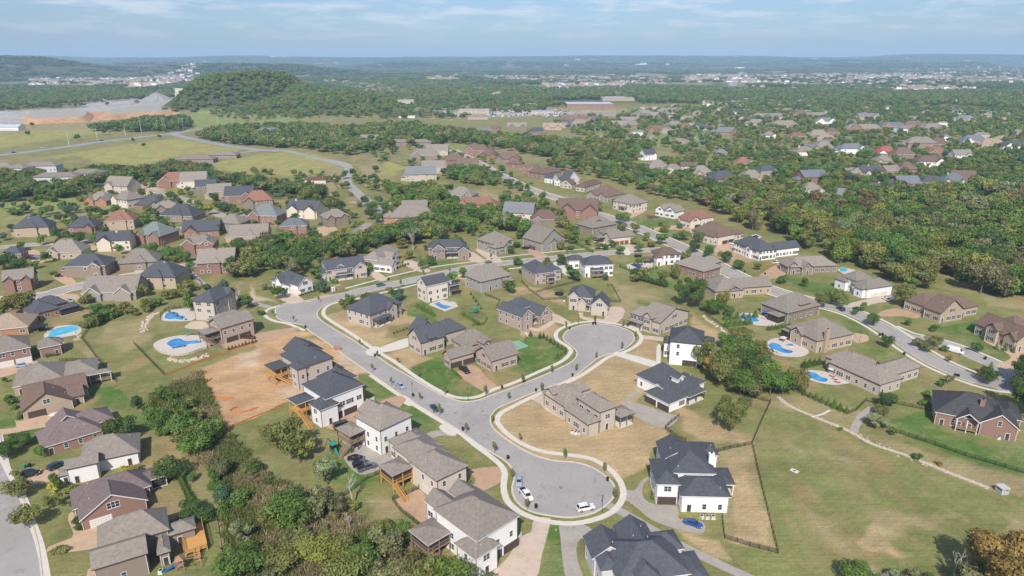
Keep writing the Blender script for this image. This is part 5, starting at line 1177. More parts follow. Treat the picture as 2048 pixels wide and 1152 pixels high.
ROWS = {
 'lowest row of the left estate': [(0,59,587,T_,'red',2,20),(125,206,557,C_,'brown',2,8),(157,266,604,T_,'stone',1,5),(275,356,578,C_,'tan',2,-5),(388,464,551,T_,'red',2,12),(60,150,640,C_,'orange',0,0)],
 'second row of the left estate': [(0,40,524,C_,'red',1,10),(83,156,521,T_,'tan',1,8),(188,254,504,C_,'cream',2,10),(230,308,543,T_,'brown',1,15),(268,338,489,GN,'red',2,-12),(357,424,510,T_,'red',2,12),(453,530,488,T_,'tan',1,8)],
 'third row of the left estate': [(22,90,476,C_,'tan',2,15),(131,187,475,C_,'red',2,10),(203,263,462,RB,'tan',2,12),(357,432,477,C_,'red',1,10),(430,487,465,T_,'stone',2,-10),(556,612,472,BL,'red',2,8),(640,697,456,T_,'brown',2,30),(700,765,485,T_,'beige',1,15)],
 'fourth row of the left estate': [(167,220,411,T_,'orange',1,-8),(222,280,413,T_,'cream',2,-25),(207,268,386,T_,'beige',2,-15),(270,325,421,C_,'red',1,-8),(297,355,431,T_,'brown',1,25),(320,392,443,C_,'brown',1,-10),(495,560,448,GN,'red',2,-8),(570,640,436,C_,'cream',2,-15)],
 'top row of the left estate': [(310,365,378,RB,'red',2,12),(354,404,378,T_,'cream',2,12),(384,430,390,C_,'brown',2,25),(408,460,401,T_,'tan',2,20),(443,502,409,C_,'red',2,10),(478,542,420,RB,'brown',2,20)],
 'group beyond the central trees': [(770,870,448,T_,'orange',1,8),(800,853,436,T_,'orange',2,5),(890,950,400,T_,'brown',1,-15),(904,998,424,RB,'orange',1,-10),(1002,1068,443,GR,'cream',2,-10),(1110,1195,437,B_,'red',2,-12),(1058,1120,452,B_,'brown',1,0)],
 'lower side of the hill street': [(806,866,364,GR,'beige',2,10),(840,886,348,T_,'beige',2,10),(910,953,338,B_,'red',1,5),(883,926,334,B_,'red',2,10),(815,866,320,T_,'brown',1,10),(850,888,312,T_,'beige',2,0)],
 'upper side of the hill street': [(924,970,309,B_,'red',1,0),(958,988,318,B_,'red',1,-10),(986,1030,326,B_,'brown',1,-12),(1012,1043,336,B_,'red',1,-14),(1040,1070,347,B_,'red',1,-14)],
 'middle distance behind the hill street': [(707,755,287,T_,'red',1,0),(956,978,270,GR,'brown',1,0),(979,998,266,B_,'red',2,0),(1012,1046,261,T_,'brown',1,0),(1056,1089,274,C_,'red',2,15),(1084,1117,261,TN,'tan',1,0),(1116,1140,254,C_,'brown',1,0),(1140,1172,254,T_,'brown',1,0),(1126,1180,246,B_,'brown',1,0),(1155,1184,232,T_,'red',1,0),(1190,1231,237,T_,'brown',1,0),(1222,1256,256,T_,'red',1,0)],
 'far row behind the grassy mound': [(1239,1272,247,T_,'brown',1,0),(1252,1276,257,T_,'brown',1,0),(1268,1300,234,T_,'brown',2,0),(1291,1316,237,T_,'brown',1,0),(1289,1336,266,B_,'red',1,0),(1320,1356,226,T_,'brown',1,0),(1333,1361,257,T_,'tan',1,0),(1360,1379,259,B_,'red',1,0),(1383,1411,261,C_,'cream',1,0),(1427,1471,271,GN,'red',1,0)],
 'far right suburb, farthest row': [(1462,1477,229,C_,'white',1,0),(1474,1500,242,C_,'tan',1,0),(1495,1526,252,T_,'tan',1,0),(1504,1529,239,T_,'brown',1,0),(1526,1558,239,GR,'brown',1,0),(1543,1588,256,T_,'brown',1,0),(1587,1610,233,B_,'tan',1,0),(1612,1646,237,T_,'brown',1,0),(1629,1664,249,GN,'white',1,0),(1715,1752,240,GR,'tan',1,0)],
 'far right suburb, second row': [(1526,1548,278,T_,'white',1,0),(1578,1608,280,RB,'brown',1,0),(1617,1650,277,T_,'red',1,0),(1649,1674,275,B_,'brown',2,0),(1689,1751,264,T_,'red',1,0),(1760,1804,262,BL,'orange',2,0),(1807,1845,257,B_,'red',1,0),(1846,1881,263,T_,'red',1,0),(1912,1946,244,GR,'white',1,0)],
 'far right suburb, third row': [(1430,1450,313,GR,'brown',1,0),(1590,1623,312,T_,'white',1,0),(1608,1632,303,BL,'tan',1,0),(1629,1661,303,T_,'orange',1,0),(1677,1725,309,BL,'white',2,0),(1752,1786,314,'red','white',1,0),(1812,1862,297,T_,'brown',2,0),(1860,1892,296,B_,'brown',1,0),(1924,1966,289,BL,'white',1,0),(1960,2003,296,TN,'tan',1,0),(2003,2047,300,C_,'white',1,0)],
 'far right suburb, fourth row': [(1469,1503,336,RB,'tan',1,0),(1750,1786,331,T_,'tan',1,0),(1785,1822,321,B_,'brown',2,0),(1797,1834,348,B_,'red',1,0),(1830,1886,336,B_,'white',2,0),(1854,1890,313,RB,'brown',1,0),(1906,1937,322,T_,'white',2,0),(1689,1716,353,T_,'beige',1,0)],
 'right suburb, nearest row': [(1284,1310,322,C_,'white',2,20),(1294,1334,343,T_,'tan',1,10),(1329,1361,347,T_,'cream',1,0),(1360,1384,346,B_,'cream',2,0),(1381,1426,358,T_,'beige',1,10),(1420,1475,369,C_,'orange',1,15),(1479,1526,368,T_,'tan',1,0),(1515,1555,357,C_,'pink',2,15),(1600,1653,370,BL,'red',2,10),(1602,1650,399,T_,'cream',2,10),(1654,1710,405,GR,'grey',1,0),(1718,1768,360,C_,'cream',2,15),(1726,1774,389,C_,'beige',1,0),(1766,1803,356,T_,'orange',2,20),(1771,1794,378,C_,'brown',1,0),(1793,1838,378,BL,'orange',1,0),(1837,1888,375,C_,'tan',1,-10),(1881,1929,372,BL,'beige',1,-10),(1904,1949,368,B_,'brown',1,0)],
}
def auto_house(x0, x1, yb, roof, wall, st, rot, label, group, k):
    rd = random.Random(int(x0 * 13 + yb * 7))
    s = ppm(yb); W = (x1 - x0) / s
    farr = yb < 300
    W = max(W * (0.93 if yb > 380 else (1.02 if yb > 330 else 1.16)), 10.0)
    D = min(W * rd.uniform(0.62, 0.8), 16)
    a = R(rot + rd.uniform(-4, 4))
    h = {0: 3.6, 1: 4.1, 2: 6.2}[st]
    cx = (x0 + x1) / 2
    wid = abs(W * math.cos(a)) + abs(D * math.sin(a)); W *= min(1, 1.1 * W / wid); 
    B = (x0 + (0.06 * (x1 - x0)) + (max(0, math.sin(a)) * D * s * 0.5), yb - 1.0)
    t = rd.choice((0, 1, 2, 3)); pk = 'X' if rd.random() < 0.35 else 'H'
    w1 = W * rd.uniform(0.28, 0.4)
    wings = [((0.0, 0.0), W, D, h, pk, dict(px=False))]
    if t in (0, 2): wings.append(((W * 0.62, -1.6), w1, D * 0.7, h - 0.3, 'Y', dict(pitch=.8)))
    if t in (1, 2): wings.append(((W * 0.05, -1.3), w1, D * 0.7, h - 0.2, 'Y', dict(pitch=.8)))
    if t == 3: wings.append(((W * 0.35, -1.0), w1, D * 0.8, h + 0.3, 'H', dict(pitch=.8)))
    if t == 0 or t == 3: wings.append(((-W * 0.16, D * 0.25), W * 0.3, D * 0.6, 3.4, 'H'))
    wings.append(((W * 0.2, D * 0.4), W * 0.55, D * 0.75, h, 'H'))
    ch = (W * rd.uniform(.2, .8), D * .45, h + D * .5 * .72 + 1.0, 1.0) if rd.random() < .4 and yb > 300 else None
    return house(B, None, wings, chim=ch, roof=roof, wall=wall, label=label, group=group, far=True, rot=a, pitch=rd.uniform(.66, .88), trim='w' if rd.random() < .5 else 'd', maxwin=(9 if yb > 330 else 5), winstep=3.6, door=False)
nfar = 0
ROWS['lowest row of the left estate'].pop()
for rn, lst in ROWS.items():
    for k, (x0, x1, yb, rf, wl, st, rot) in enumerate(sorted(lst)):
        lab = '%s-roofed %s house, %s from left, %s' % (ADJ[rf], WADJ[wl], ORD[k], rn)
        r_ = auto_house(x0, x1, yb, rf, wl, st, rot, lab, 'houses of the ' + rn, k)
        f = FOOT[-1]; LAND.append((f[0], f[1], 'the %s %s-roofed house, %s' % (ORD[k], ADJ[rf], rn), r_))
        nfar += 1
# larger far buildings
def block(name, label, cat, x0, x1, yb, depth, h, kind, roof, wall, group=None, rot=0.0, maxwin=10):
    s = ppm(yb); W = (x1 - x0) / s
    return house((x0, yb), None, [((0.0, 0.0), W, depth, h, kind)], roof=roof, wall=wall, label=label, cat=cat, group=group, rot=R(rot), far=True, maxwin=maxwin, name=name, door=False, trim='d', pitch=.4)
for i, (x0, x1, yb, rt, lb) in enumerate([(-60,20,352,6,'grey and white apartment block at the left edge with taupe roof'),(14,52,354,-4,'narrow apartment block second from the left edge'),(47,110,350,8,'apartment block with two bay roofs left of the round dark tree'),(67,150,374,8,'long apartment block half hidden behind dark trees'),(140,200,366,6,'apartment block at the right end of the lower apartment row')]):
    block('apartment_building', lb, 'apartment block', x0, x1, yb, 15, 8.5, 'H', 'taupe', 'greywhite', 'apartment blocks at the left edge', rt, 24)
for i, (x0, x1, yb, rt, lb) in enumerate([(320,352,334,0,'low taupe-roofed hall left of the round trees by the hay field'),(352,425,327,4,'long low taupe-roofed hall beside the hay field'),(420,472,318,5,'low taupe-roofed hall behind the hedge between two hay fields'),(775,863,291,-3,'long tan-grey apartment building behind the first hill street houses')]):
    block('long_building', lb, 'building', x0, x1, yb, 16, 4.2, 'H', 'taupe', 'brown', 'long low buildings in the middle distance', rt)
block('clubhouse', 'open clubhouse with maroon hipped roof beside the small public pool', 'clubhouse', 609, 652, 367, 9, 3.2, 'H', 'maroon', 'cream')
block('farm_building', 'long white shed at the left edge beyond the highway', 'shed', -20, 37, 261, 18, 5, 'X', 'metal', 'white')
block('school_building', 'brick building with grey roofs among trees behind the highway junction', 'building', 505, 560, 272, 25, 6, 'H', 'grey', 'red')
block('big_store', 'large flat white-roofed store with red brick sides', 'store', 1134, 1229, 216, 90, 9, 'F', 'metal', 'red')
block('big_store', 'white-roofed store with brick front farther right behind the big store', 'store', 1205, 1269, 202, 90, 8, 'F', 'metal', 'tan')
block('car_dealership', 'wide tan flat-roofed dealership behind rows of parked cars', 'dealership', 916, 979, 227, 45, 7, 'F', 'metal', 'tan')
block('car_dealership', 'low tan building in front of the wide dealership', 'dealership', 936, 977, 239, 22, 5, 'H', 'taupe', 'tan')
block('shop_building', 'white-roofed shop building left of the dealership', 'shop', 793, 828, 216, 40, 8, 'F', 'metal', 'beige')
block('shop_building', 'small tan shop building just right of the dealership', 'shop', 1020, 1040, 216, 30, 8, 'F', 'tan', 'tan')
block('shop_building', 'white-roofed fuel station canopy between dealership and big store', 'shop', 1051, 1073, 214, 30, 7, 'F', 'metal', 'white')
block('shop_building', 'low pale shop under construction below the big store', 'shop', 1062, 1108, 227, 30, 5, 'F', 'metal', 'beige')
block('shop_building', 'white tent-like building beside the distant highway bend', 'shop', 798, 830, 236, 20, 4, 'F', 'metal', 'white')
# ------------------------------------------------------------------ vegetation
def leaf_mat(name, inst=False, col=(0.1, 0.13, 0.05)):
    m, t, b = principled(name, col, 0.9, 0.12)
    a = nn(t, 'ShaderNodeAttribute', attribute_name='v')
    if inst:
        c = nn(t, 'ShaderNodeAttribute', attribute_name='tint'); c.attribute_type = 'INSTANCER'; src = c.outputs['Color']
    else:
        c = nn(t, 'ShaderNodeObjectInfo'); src = c.outputs['Color']
    vs = nn(t, 'ShaderNodeVectorMath', operation='SCALE')
    t.links.new(src, vs.inputs[0]); t.links.new(a.outputs['Fac'], vs.inputs['Scale'])
    t.links.new(vs.outputs[0], b.inputs['Base Color'])
    tr = nn(t, 'ShaderNodeBsdfTranslucent'); t.links.new(vs.outputs[0], tr.inputs[0])
    mx = nn(t, 'ShaderNodeMixShader'); mx.inputs[0].default_value = 0.25
    t.links.new(b.outputs[0], mx.inputs[1]); t.links.new(tr.outputs[0], mx.inputs[2])
    out = [n for n in t.nodes if n.type == 'OUTPUT_MATERIAL'][0]
    t.links.new(mx.outputs[0], out.inputs[0])
    return m
LEAF = leaf_mat('foliage'); LEAFI = leaf_mat('woodland_foliage', True)
BARK = noisy('bark', (0.17, 0.135, 0.105), 0.95, 3, 0.3)
BARKW = noisy('pale_bare_wood', (0.48, 0.42, 0.37), 0.9, 3, 0.25)
def leaf_cloud(seed, lobes, nleaf, size, up=0.35, squash=1.0, fill=0.25, vary=0.20):
    """many small leaf faces over the lobes' shells; lobes = (x, y, z, rx, rz)"""
    r = np.random.RandomState(seed)
    L = np.array(lobes); w = L[:, 3] ** 2; w = w / w.sum()
    k = r.choice(len(L), nleaf, p=w)
    d = r.normal(size=(nleaf, 3)); d[:, 2] = d[:, 2] * 0.9 + up; d /= np.linalg.norm(d, axis=1)[:, None]
    rad = np.where(r.rand(nleaf) < fill, r.uniform(0.3, 0.9, nleaf), r.uniform(0.86, 1.10, nleaf))
    # bumpy shells
    rad *= 1 + 0.13 * np.sin(d[:, 0] * 7 + k) * np.sin(d[:, 1] * 8 + 2 * k) + 0.08 * np.sin(d[:, 2] * 13 + k)
    c = L[k, :3] + d * rad[:, None] * np.stack([L[k, 3], L[k, 3], L[k, 4]], -1)
    nrm = d + r.normal(size=(nleaf, 3)) * 0.38; nrm /= np.linalg.norm(nrm, axis=1)[:, None]
    t = np.cross(nrm, r.normal(size=(nleaf, 3))); t /= np.linalg.norm(t, axis=1)[:, None]
    b = np.cross(nrm, t)
    s = size * r.uniform(0.6, 1.35, nleaf)[:, None]
    q = np.stack([c - t * s - b * s * 0.7, c + t * s - b * s * 0.6, c + t * s * 0.7 + b * s, c - t * s * 0.8 + b * s * 0.8], 1)
    lv = r.uniform(1 - vary, 1 + vary, len(L))
    v = lv[k] * r.uniform(0.78, 1.24, nleaf)
    return q.reshape(-1, 3), v
def cloud_mesh(name, q, v, mat):
    n = len(v); Fq = np.arange(n * 4).reshape(n, 4)
    me = np_mesh(name, q, Fq, [mat])
    at_ = me.attributes.new('v', 'FLOAT', 'FACE'); at_.data.foreach_set('value', v.astype(np.float32))
    return me
def lobes_round(seed, n=9, spread=0.30, base=0.62, rx=0.26, rz=0.22):
    r = random.Random(seed); out = [(0, 0, base, rx * 1.15, rz * 1.3)]
    for i in range(n):
        a = i * 2.4 + r.uniform(-.4, .4); d = spread * r.uniform(0.5, 1.3); s = r.uniform(0.5, 1.12)
        out.append((math.cos(a) * d, math.sin(a) * d, base + r.uniform(-0.22, 0.20), rx * s, rz * s * r.uniform(.8, 1.15)))
    return out
def limbs_mesh(seed, lobes, mat, name='trunk', r0=0.028):
    m = MB(); r = random.Random(seed)
    m.tube([(0, 0, -0.02), (0.005, 0, 0.15), (0.0, 0.01, 0.4), (0, 0, 0.7)], [r0, r0 * .75, r0 * .55, r0 * .2], 6)
    for l in lobes[1:]:
        z0 = r.uniform(0.16, 0.42)
        m.tube([(0, 0, z0), (l[0] * .5, l[1] * .5, z0 + (l[2] - z0) * .45), (l[0], l[1], l[2])], [r0 * .5, r0 * .32, r0 * .1], 4)
    return m.mesh(name, mat)
TREES = {}
def proto(key, seed, lob, nleaf, size, bark=BARK, **kw):
    q, v = leaf_cloud(seed, lob, nleaf, size, **kw)
    TREES[key] = (limbs_mesh(seed, lob, bark), cloud_mesh('crown', q, v, LEAF))
for i in range(5):
    proto(('round', i), 20 + i, lobes_round(i, 9 + i % 3), 3000, 0.024)
for i in range(3):
    proto(('tall', i), 40 + i, lobes_round(i + 9, 10, 0.20, 0.56, 0.19, 0.24), 2400, 0.024)
for i in range(3):
    proto(('loose', i), 50 + i, lobes_round(i + 30, 11, 0.33, 0.58, 0.19, 0.15), 1900, 0.026, fill=0.5)
for i in range(3):      # low shrubs: crown reaches the ground
    proto(('shrub', i), 60 + i, lobes_round(i + 50, 7, 0.28, 0.42, 0.28, 0.36), 1300, 0.034)
def cone_lobes(): return [(0, 0, 0.06 + 0.11 * i, 0.46 * (1 - i / 9) + 0.05, 0.11) for i in range(9)]
for i in range(2):
    proto(('conifer', i), 70 + i, cone_lobes(), 1100, 0.032, up=0.15)
for i in range(2):      # large, for the few biggest trees
    proto(('big', i), 80 + i, lobes_round(i + 77, 17, 0.34, 0.60, 0.18, 0.17), 9000, 0.0145, fill=0.3)
for i in range(2):      # young street tree
    lb = [(0, 0, .70, .20, .22), (0.05, 0, .55, .18, .14), (-.05, .03, .85, .13, .13)]
    q, v = leaf_cloud(90 + i, lb, 230, 0.042, fill=0.6)
    m = MB(); m.tube([(0, 0, 0), (0, 0, .45), (0.01, 0, .9)], [.016, .013, .005], 5)
    TREES[('young', i)] = (m.mesh('trunk', BARK), cloud_mesh('crown', q, v, LEAF))
def bare_mesh(seed):
    r = random.Random(seed); m = MB()
    def grow(p, d, L, rad, dep):
        n = 3; pts = [p]; q = Vector(p)
        for i in range(n):
            d = (d + Vector((r.uniform(-.18, .18), r.uniform(-.18, .18), r.uniform(0, .12)))).normalized(); q = q + d * L / n; pts.append(tuple(q))
        m.tube(pts, [rad * (1 - .45 * i / n) for i in range(n + 1)], 4)
        if dep:
            for k in range(4):
                a = r.uniform(0, 6.28); t = r.uniform(.35, 1)
                e = (d + Vector((math.cos(a), math.sin(a), r.uniform(0, .5))) * r.uniform(.5, .9)).normalized()
                b = Vector(pts[0]).lerp(q, t); grow(tuple(b), e, L * r.uniform(.45, .65), rad * .5, dep - 1)
    grow((0, 0, 0), Vector((0, 0, 1)), .55, .026, 3)
    return m.mesh('branches', BARKW)
BARE = [bare_mesh(s) for s in (3, 8)]
# leaf colours and the words for them
TC = {
 'dark': ((0.091, 0.154, 0.045), 'dark green'), 'green': ((0.132, 0.215, 0.051), 'green'), 'olive': ((0.203, 0.215, 0.067), 'olive green'),
 'bright': ((0.167, 0.238, 0.053), 'light green'), 'yellow': ((0.243, 0.261, 0.058), 'yellow-green'), 'gold': ((0.435, 0.400, 0.078), 'golden'), 'russet': ((0.212, 0.167, 0.078), 'russet brown'),
 'dull': ((0.224, 0.220, 0.102), 'dull brown-green'), 'autumn': ((0.326, 0.213, 0.067), 'orange-brown'), 'grey': ((0.242, 0.280, 0.140), 'grey-green'), 'bluish': ((0.098, 0.172, 0.090), 'blue-green')}
PAL_WOOD = ['green'] * 9 + ['olive'] * 7 + ['dark'] * 3 + ['bright'] * 4 + ['yellow'] * 2 + ['dull'] * 3 + ['russet'] * 2 + ['grey']
PAL_YARD = ['dark'] * 4 + ['green'] * 5 + ['olive'] * 2 + ['bright'] * 2 + ['bluish']
PAL_FAR = ['dark'] * 5 + ['green'] * 6 + ['olive'] * 3 + ['dull'] * 2
CAND = []    # (x, y, z, height, width, shape, colour, group, keep)
def tree_px(px, py, h, w=None, shape='round', col='green', group=None, keep=True):
    p = G(px, py); CAND.append([p.x, p.y, float(hz(p.x, p.y)), h, w or h * 0.85, shape, col, group, keep])
# explicit trees: base pixel, height, width, shape, colour
for t in [
 (1378,612,15,13,'big','dark'),(1352,560,8,6,'tall','olive'),(1430,632,8.5,7,'round','green'),(1444,622,10,7.5,'tall','yellow'),(1456,635,6,5,'round','green'),(1412,625,6,5,'round','green'),
 (1460,862,11.5,11,'big','olive'),(1436,775,12,9,'round','olive'),(1408,738,13,10,'loose','olive'),(1418,760,10,8,'loose','autumn'),
 (1490,758,12,12,'big','dark'),(1480,700,9,9,'round','olive'),(1540,790,9,10,'round','green'),(1565,790,9,9,'round','green'),(1588,784,8,8,'round','olive'),(1516,722,8,9,'round','olive'),(1530,765,9,9,'round','bright'),(1480,790,9,9,'round','green'),(1455,760,10,9,'round','olive'),(1500,795,7,8,'round','dull'),
 (1640,615,7,7,'round','olive'),(1674,612,8,8,'round','olive'),(1663,608,7,7,'round','olive'),(1805,612,10,10,'round','olive'),(1726,622,4.5,3.5,'round','green'),(1710,630,3.5,3.5,'round','dark'),(1746,652,6,6,'round','green'),(1771,696,5.5,4.5,'round','dark'),(1816,652,3.5,3.5,'round','green'),
 (1952,705,4.5,4.5,'round','dark'),(1975,768,6.5,6,'round','dark'),(1867,662,4.2,4.2,'shrub','dark'),(1853,705,4,4.5,'round','olive'),(1866,692,4.5,6,'round','olive'),(1835,694,4,5,'round','olive'),(1886,702,3,3.5,'shrub','green'),(1897,724,3,3,'loose','autumn'),
 (2046,770,12,10,'big','dark'),(2050,835,13,12,'big','dark'),(2070,800,12,12,'round','dark'),(1896,768,4,4,'loose','grey'),(1880,772,3,3,'shrub','green'),(1853,792,3,3,'shrub','green'),(1846,810,3,3,'shrub','green'),
 (1772,815,5,6,'round','dark'),(1762,832,4,5,'round','olive'),(1748,855,5,8,'loose','grey'),(1786,872,3,2.6,'conifer','green'),(1680,861,1.8,1.8,'shrub','green'),(1832,918,2.6,3,'shrub','dark'),(1878,930,1.6,2.4,'shrub','autumn'),
 (1990,1180,15,17,'big','autumn'),(1940,1195,9,10,'loose','dull'),(2060,1190,11,12,'round','autumn'),(1712,1172,5,7,'round','green'),(1790,1168,4,5,'loose','grey'),(1755,1170,3,4,'shrub','green'),(1830,1172,4,5,'loose','dull'),(1857,1165,3,3,'shrub','dark'),
 # bottom left: street and gardens
 (37,996,5.5,6.5,'round','olive'),(60,1056,6,6,'round','olive'),(42,896,5,6,'round','dark'),(8,920,6,6,'round','dark'),(36,962,3.5,3,'round','olive'),(106,1016,4,4.5,'loose','olive'),(120,1104,2,4,'shrub','olive'),
 (242,880,8,9,'round','dark'),(318,862,8,8,'round','green'),(276,820,6,5,'tall','dark'),(110,974,4,2.4,'tall','green'),(122,986,4.5,2.4,'tall','green'),(110,984,3.4,3.2,'shrub','gold'),(118,968,3,2.4,'shrub','gold'),(145,982,2,4.5,'shrub','yellow'),(150,1022,3.2,1.8,'tall','dark'),(152,1048,2.5,2.2,'shrub','dark'),(158,1060,2,2,'shrub','green'),(80,915,4,2.4,'tall','green'),(86,917,4.4,2.4,'tall','green'),(255,944,2.2,5,'shrub','gold'),(270,942,2.2,4,'shrub','yellow'),
 (11,766,2.5,2,'tall','green'),(18,800,3,3,'shrub','green'),(24,808,3.2,3.6,'shrub','dark'),(30,818,2.4,2.4,'shrub','green'),(42,836,3,3,'shrub','green'),(70,716,4.6,2.4,'tall','green'),(78,714,4.6,2.4,'tall','green'),(105,710,2.2,6,'shrub','dark'),
 (345,958,6,9,'round','dark'),(314,950,4.6,3,'conifer','green'),(385,1035,5,6,'round','dark'),(412,1040,4,6,'shrub','dark'),(446,1032,5,4,'conifer','green'),(428,975,3.4,3.6,'conifer','green'),(440,985,3.2,4,'shrub','green'),(445,1002,4.4,5,'shrub','bluish'),(480,1010,5,5,'shrub','green'),(385,962,2.6,3,'conifer','green'),(426,960,4,2.4,'conifer','green'),(434,970,4,2.4,'conifer','green'),
 # central wild strip and thickets
 (336,856,6,8,'round','olive'),(368,874,7.5,9,'round','green'),(398,900,7,10,'round','green'),(414,880,7,9,'round','green'),(350,836,5,8,'round','olive'),(390,908,6,8,'round','green'),(322,840,4,6,'shrub','olive'),
 (583,918,12,12,'loose','olive'),(600,926,9,9,'loose','yellow'),(560,895,8,9,'round','olive'),(512,945,4,5,'shrub','dark'),
 (585,1056,8,10,'round','green'),(560,1040,6.5,8,'round','green'),(600,1030,8.5,6,'tall','dark'),(612,1044,7,6,'tall','yellow'),(540,1052,5,7,'round','olive'),(640,1040,9,8,'loose','dull'),(655,970,9,9,'loose','grey'),(665,1035,8,7,'loose','dull'),
 (600,1112,6,9,'round','olive'),(640,1128,6,10,'round','yellow'),(680,1124,6,8,'round','olive'),(560,1138,6,9,'round','olive'),(725,1152,7,8,'round','green'),(740,1112,8,5,'tall','green'),(780,1120,9,9,'loose','dull'),(800,1090,6,6,'round','green'),(840,1170,8,9,'loose','olive'),(865,1180,8,10,'loose','autumn'),(900,1195,9,9,'round','bright'),(940,1200,8,9,'loose','grey'),(500,1150,7,8,'round','green'),(465,1160,7,7,'round','green'),(480,1090,7,6,'loose','grey'),(700,1178,9,9,'round','olive'),(770,1180,8,9,'loose','dull'),(820,1185,8,8,'loose','dull'),
 # upper parts of the estate
 (190,650,6,7,'round','dark'),(205,640,5,6,'round','green'),(222,632,6,5,'round','dark'),(172,655,3,4,'shrub','russet'),(12,640,11,12,'loose','olive'),(45,628,11,12,'round','olive'),(70,624,8,8,'loose','dull'),
 (112,478,7,6,'round','dark'),(132,476,5,5,'round','dark'),(153,445,5,5,'round','dark'),(160,490,8,9,'round','dark'),(195,492,9,9,'round','green'),(262,482,8,7,'loose','green'),(32,428,5,12,'shrub','dark'),(250,410,4,5,'round','green'),(345,520,8,12,'round','green'),(300,510,7,8,'round','green'),(330,465,9,7,'tall','dark'),(342,462,6,6,'round','dark'),(85,490,7,7,'round','bright'),(42,500,5,5,'round','green'),(40,545,8,8,'round','dark'),(10,540,9,12,'round','dark'),
 (352,400,5,5,'round','bright'),(380,410,5,5,'round','green'),(395,412,5,5,'round','green'),(418,430,8,8,'round','yellow'),(445,422,7,7,'round','bluish'),(418,470,7,4,'tall','dark'),(440,470,8,4,'tall','dark'),(475,498,6,6,'round','dark'),(370,525,7,7,'round','green'),
 (560,455,6,7,'round','dark'),(590,445,7,7,'round','dark'),(554,425,6,6,'round','gold'),(630,420,10,12,'round','dark'),(660,425,11,12,'round','olive'),(612,405,12,14,'round','olive'),(640,400,12,12,'round','dark'),(678,425,9,10,'round','dark'),(590,400,5,5,'round','bright'),(703,438,6,6,'round','yellow'),
 (690,358,9,8,'round','dark'),(706,352,8,8,'round','dark'),(718,368,7,7,'round','green'),(694,378,8,7,'round','green'),(752,345,8,8,'round','dark'),(750,362,8,7,'round','dark'),(754,372,8,8,'round','dark'),(730,412,8,7,'round','dark'),(745,425,9,8,'round','green'),(758,410,8,7,'round','dark'),(772,425,8,7,'round','dark'),(742,440,9,8,'round','dark'),(778,440,9,9,'round','dark'),(755,446,8,8,'round','green'),(785,430,7,7,'round','green'),(808,410,6,7,'conifer','bluish'),
 (772,480,9,9,'round','dark'),(742,482,9,10,'loose','green'),(858,478,8,9,'round','gold'),(826,492,13,14,'loose','grey'),
 (998,360,7,9,'round','dark'),(1020,378,7,7,'round','dark'),(1034,376,7,6,'round','dark'),(1042,382,6,5,'loose','autumn'),(1085,402,8,7,'round','green'),(1090,418,8,7,'round','green'),(1115,412,5,3,'tall','dark'),(1072,408,4,3.6,'shrub','dark'),(1170,415,7,8,'round','green'),(1186,418,8,8,'round','green'),(1197,424,8,7,'round','bright'),(1226,410,5,3,'tall','green'),
 (1240,448,8,7,'round','green'),(1252,444,7,7,'round','bright'),(1368,482,7,7,'round','green'),(1395,486,7,7,'round','green'),(1388,505,7,7,'round','dark'),(1416,516,8,6,'round','dark'),(1449,526,7,7,'round','dark'),(1478,540,6,7,'round','green'),(1514,540,4,4,'round','green'),(1324,479,3.6,3.4,'round','green'),(1240,510,6,6,'round','green'),(1278,505,6,6,'round','green'),(1355,522,6,5,'loose','bluish'),(1564,568,5,6,'round','green'),(1608,575,6,4,'tall','dark'),
 (1120,440,9,9,'loose','olive'),(1090,440,9,8,'round','green'),(1132,487,9,6,'loose','olive'),(1140,500,4,5,'shrub','dark'),(1210,500,4,5,'round','dark'),(1225,495,5,6,'round','green'),
 (740,640,3,3.4,'shrub','green'),(850,640,2,2,'shrub','olive'),(524,630,3,4,'shrub','dark'),(530,580,5,4,'shrub','grey'),(668,566,3,4,'shrub','green'),(1450,700,7,7,'round','green'),(480,545,9,9,'round','olive'),(520,535,9,9,'round','olive'),(560,545,10,10,'loose','olive'),(585,560,12,12,'loose','dull'),(610,545,10,10,'round','dark'),(640,520,10,10,'round','dark'),(680,515,9,10,'round','dark'),(700,500,10,9,'round','dark'),
]:
    tree_px(t[0], t[1], t[2], t[3], t[4], t[5])
# regions: polygon, square metres per tree, heights, palette, name, forced
def in_poly(x, y, poly):
    c = False; n = len(poly); j = n - 1
    for i in range(n):
        if (poly[i][1] > y) != (poly[j][1] > y) and x < (poly[j][0] - poly[i][0]) * (y - poly[i][1]) / (poly[j][1] - poly[i][1]) + poly[i][0]: c = not c
        j = i
    return c
AXS = np.array([[f[0], f[1], math.hypot(f[2], f[3])] for f in FOOT])
FT = np.array(FOOT)
RP = np.array([(p.x, p.y, w) for line, w in ROADS for p in line])
def blocked(x, y, m=1.0):
    dx_ = x - FT[:, 0]; dy_ = y - FT[:, 1]
    c_, s_ = np.cos(FT[:, 4]), np.sin(FT[:, 4])
    u = np.abs(dx_ * c_ + dy_ * s_); v = np.abs(-dx_ * s_ + dy_ * c_)
    if ((u < FT[:, 2] + m) & (v < FT[:, 3] + m)).any(): return True
    return (np.hypot(x - RP[:, 0], y - RP[:, 1]) < RP[:, 2] + 0.5).any()
def hides(x, y, h):
    # a tree that would stand in front of a house from the street side
    d = math.hypot(x, y); k = y / d
    for s in (6, 12, 18, 24):
        dx_ = x + x / d * s - FT[:, 0]; dy_ = y + y / d * s - FT[:, 1]
        if (np.hypot(dx_, dy_) < FT[:, 2] * .8).any(): return True
    return False
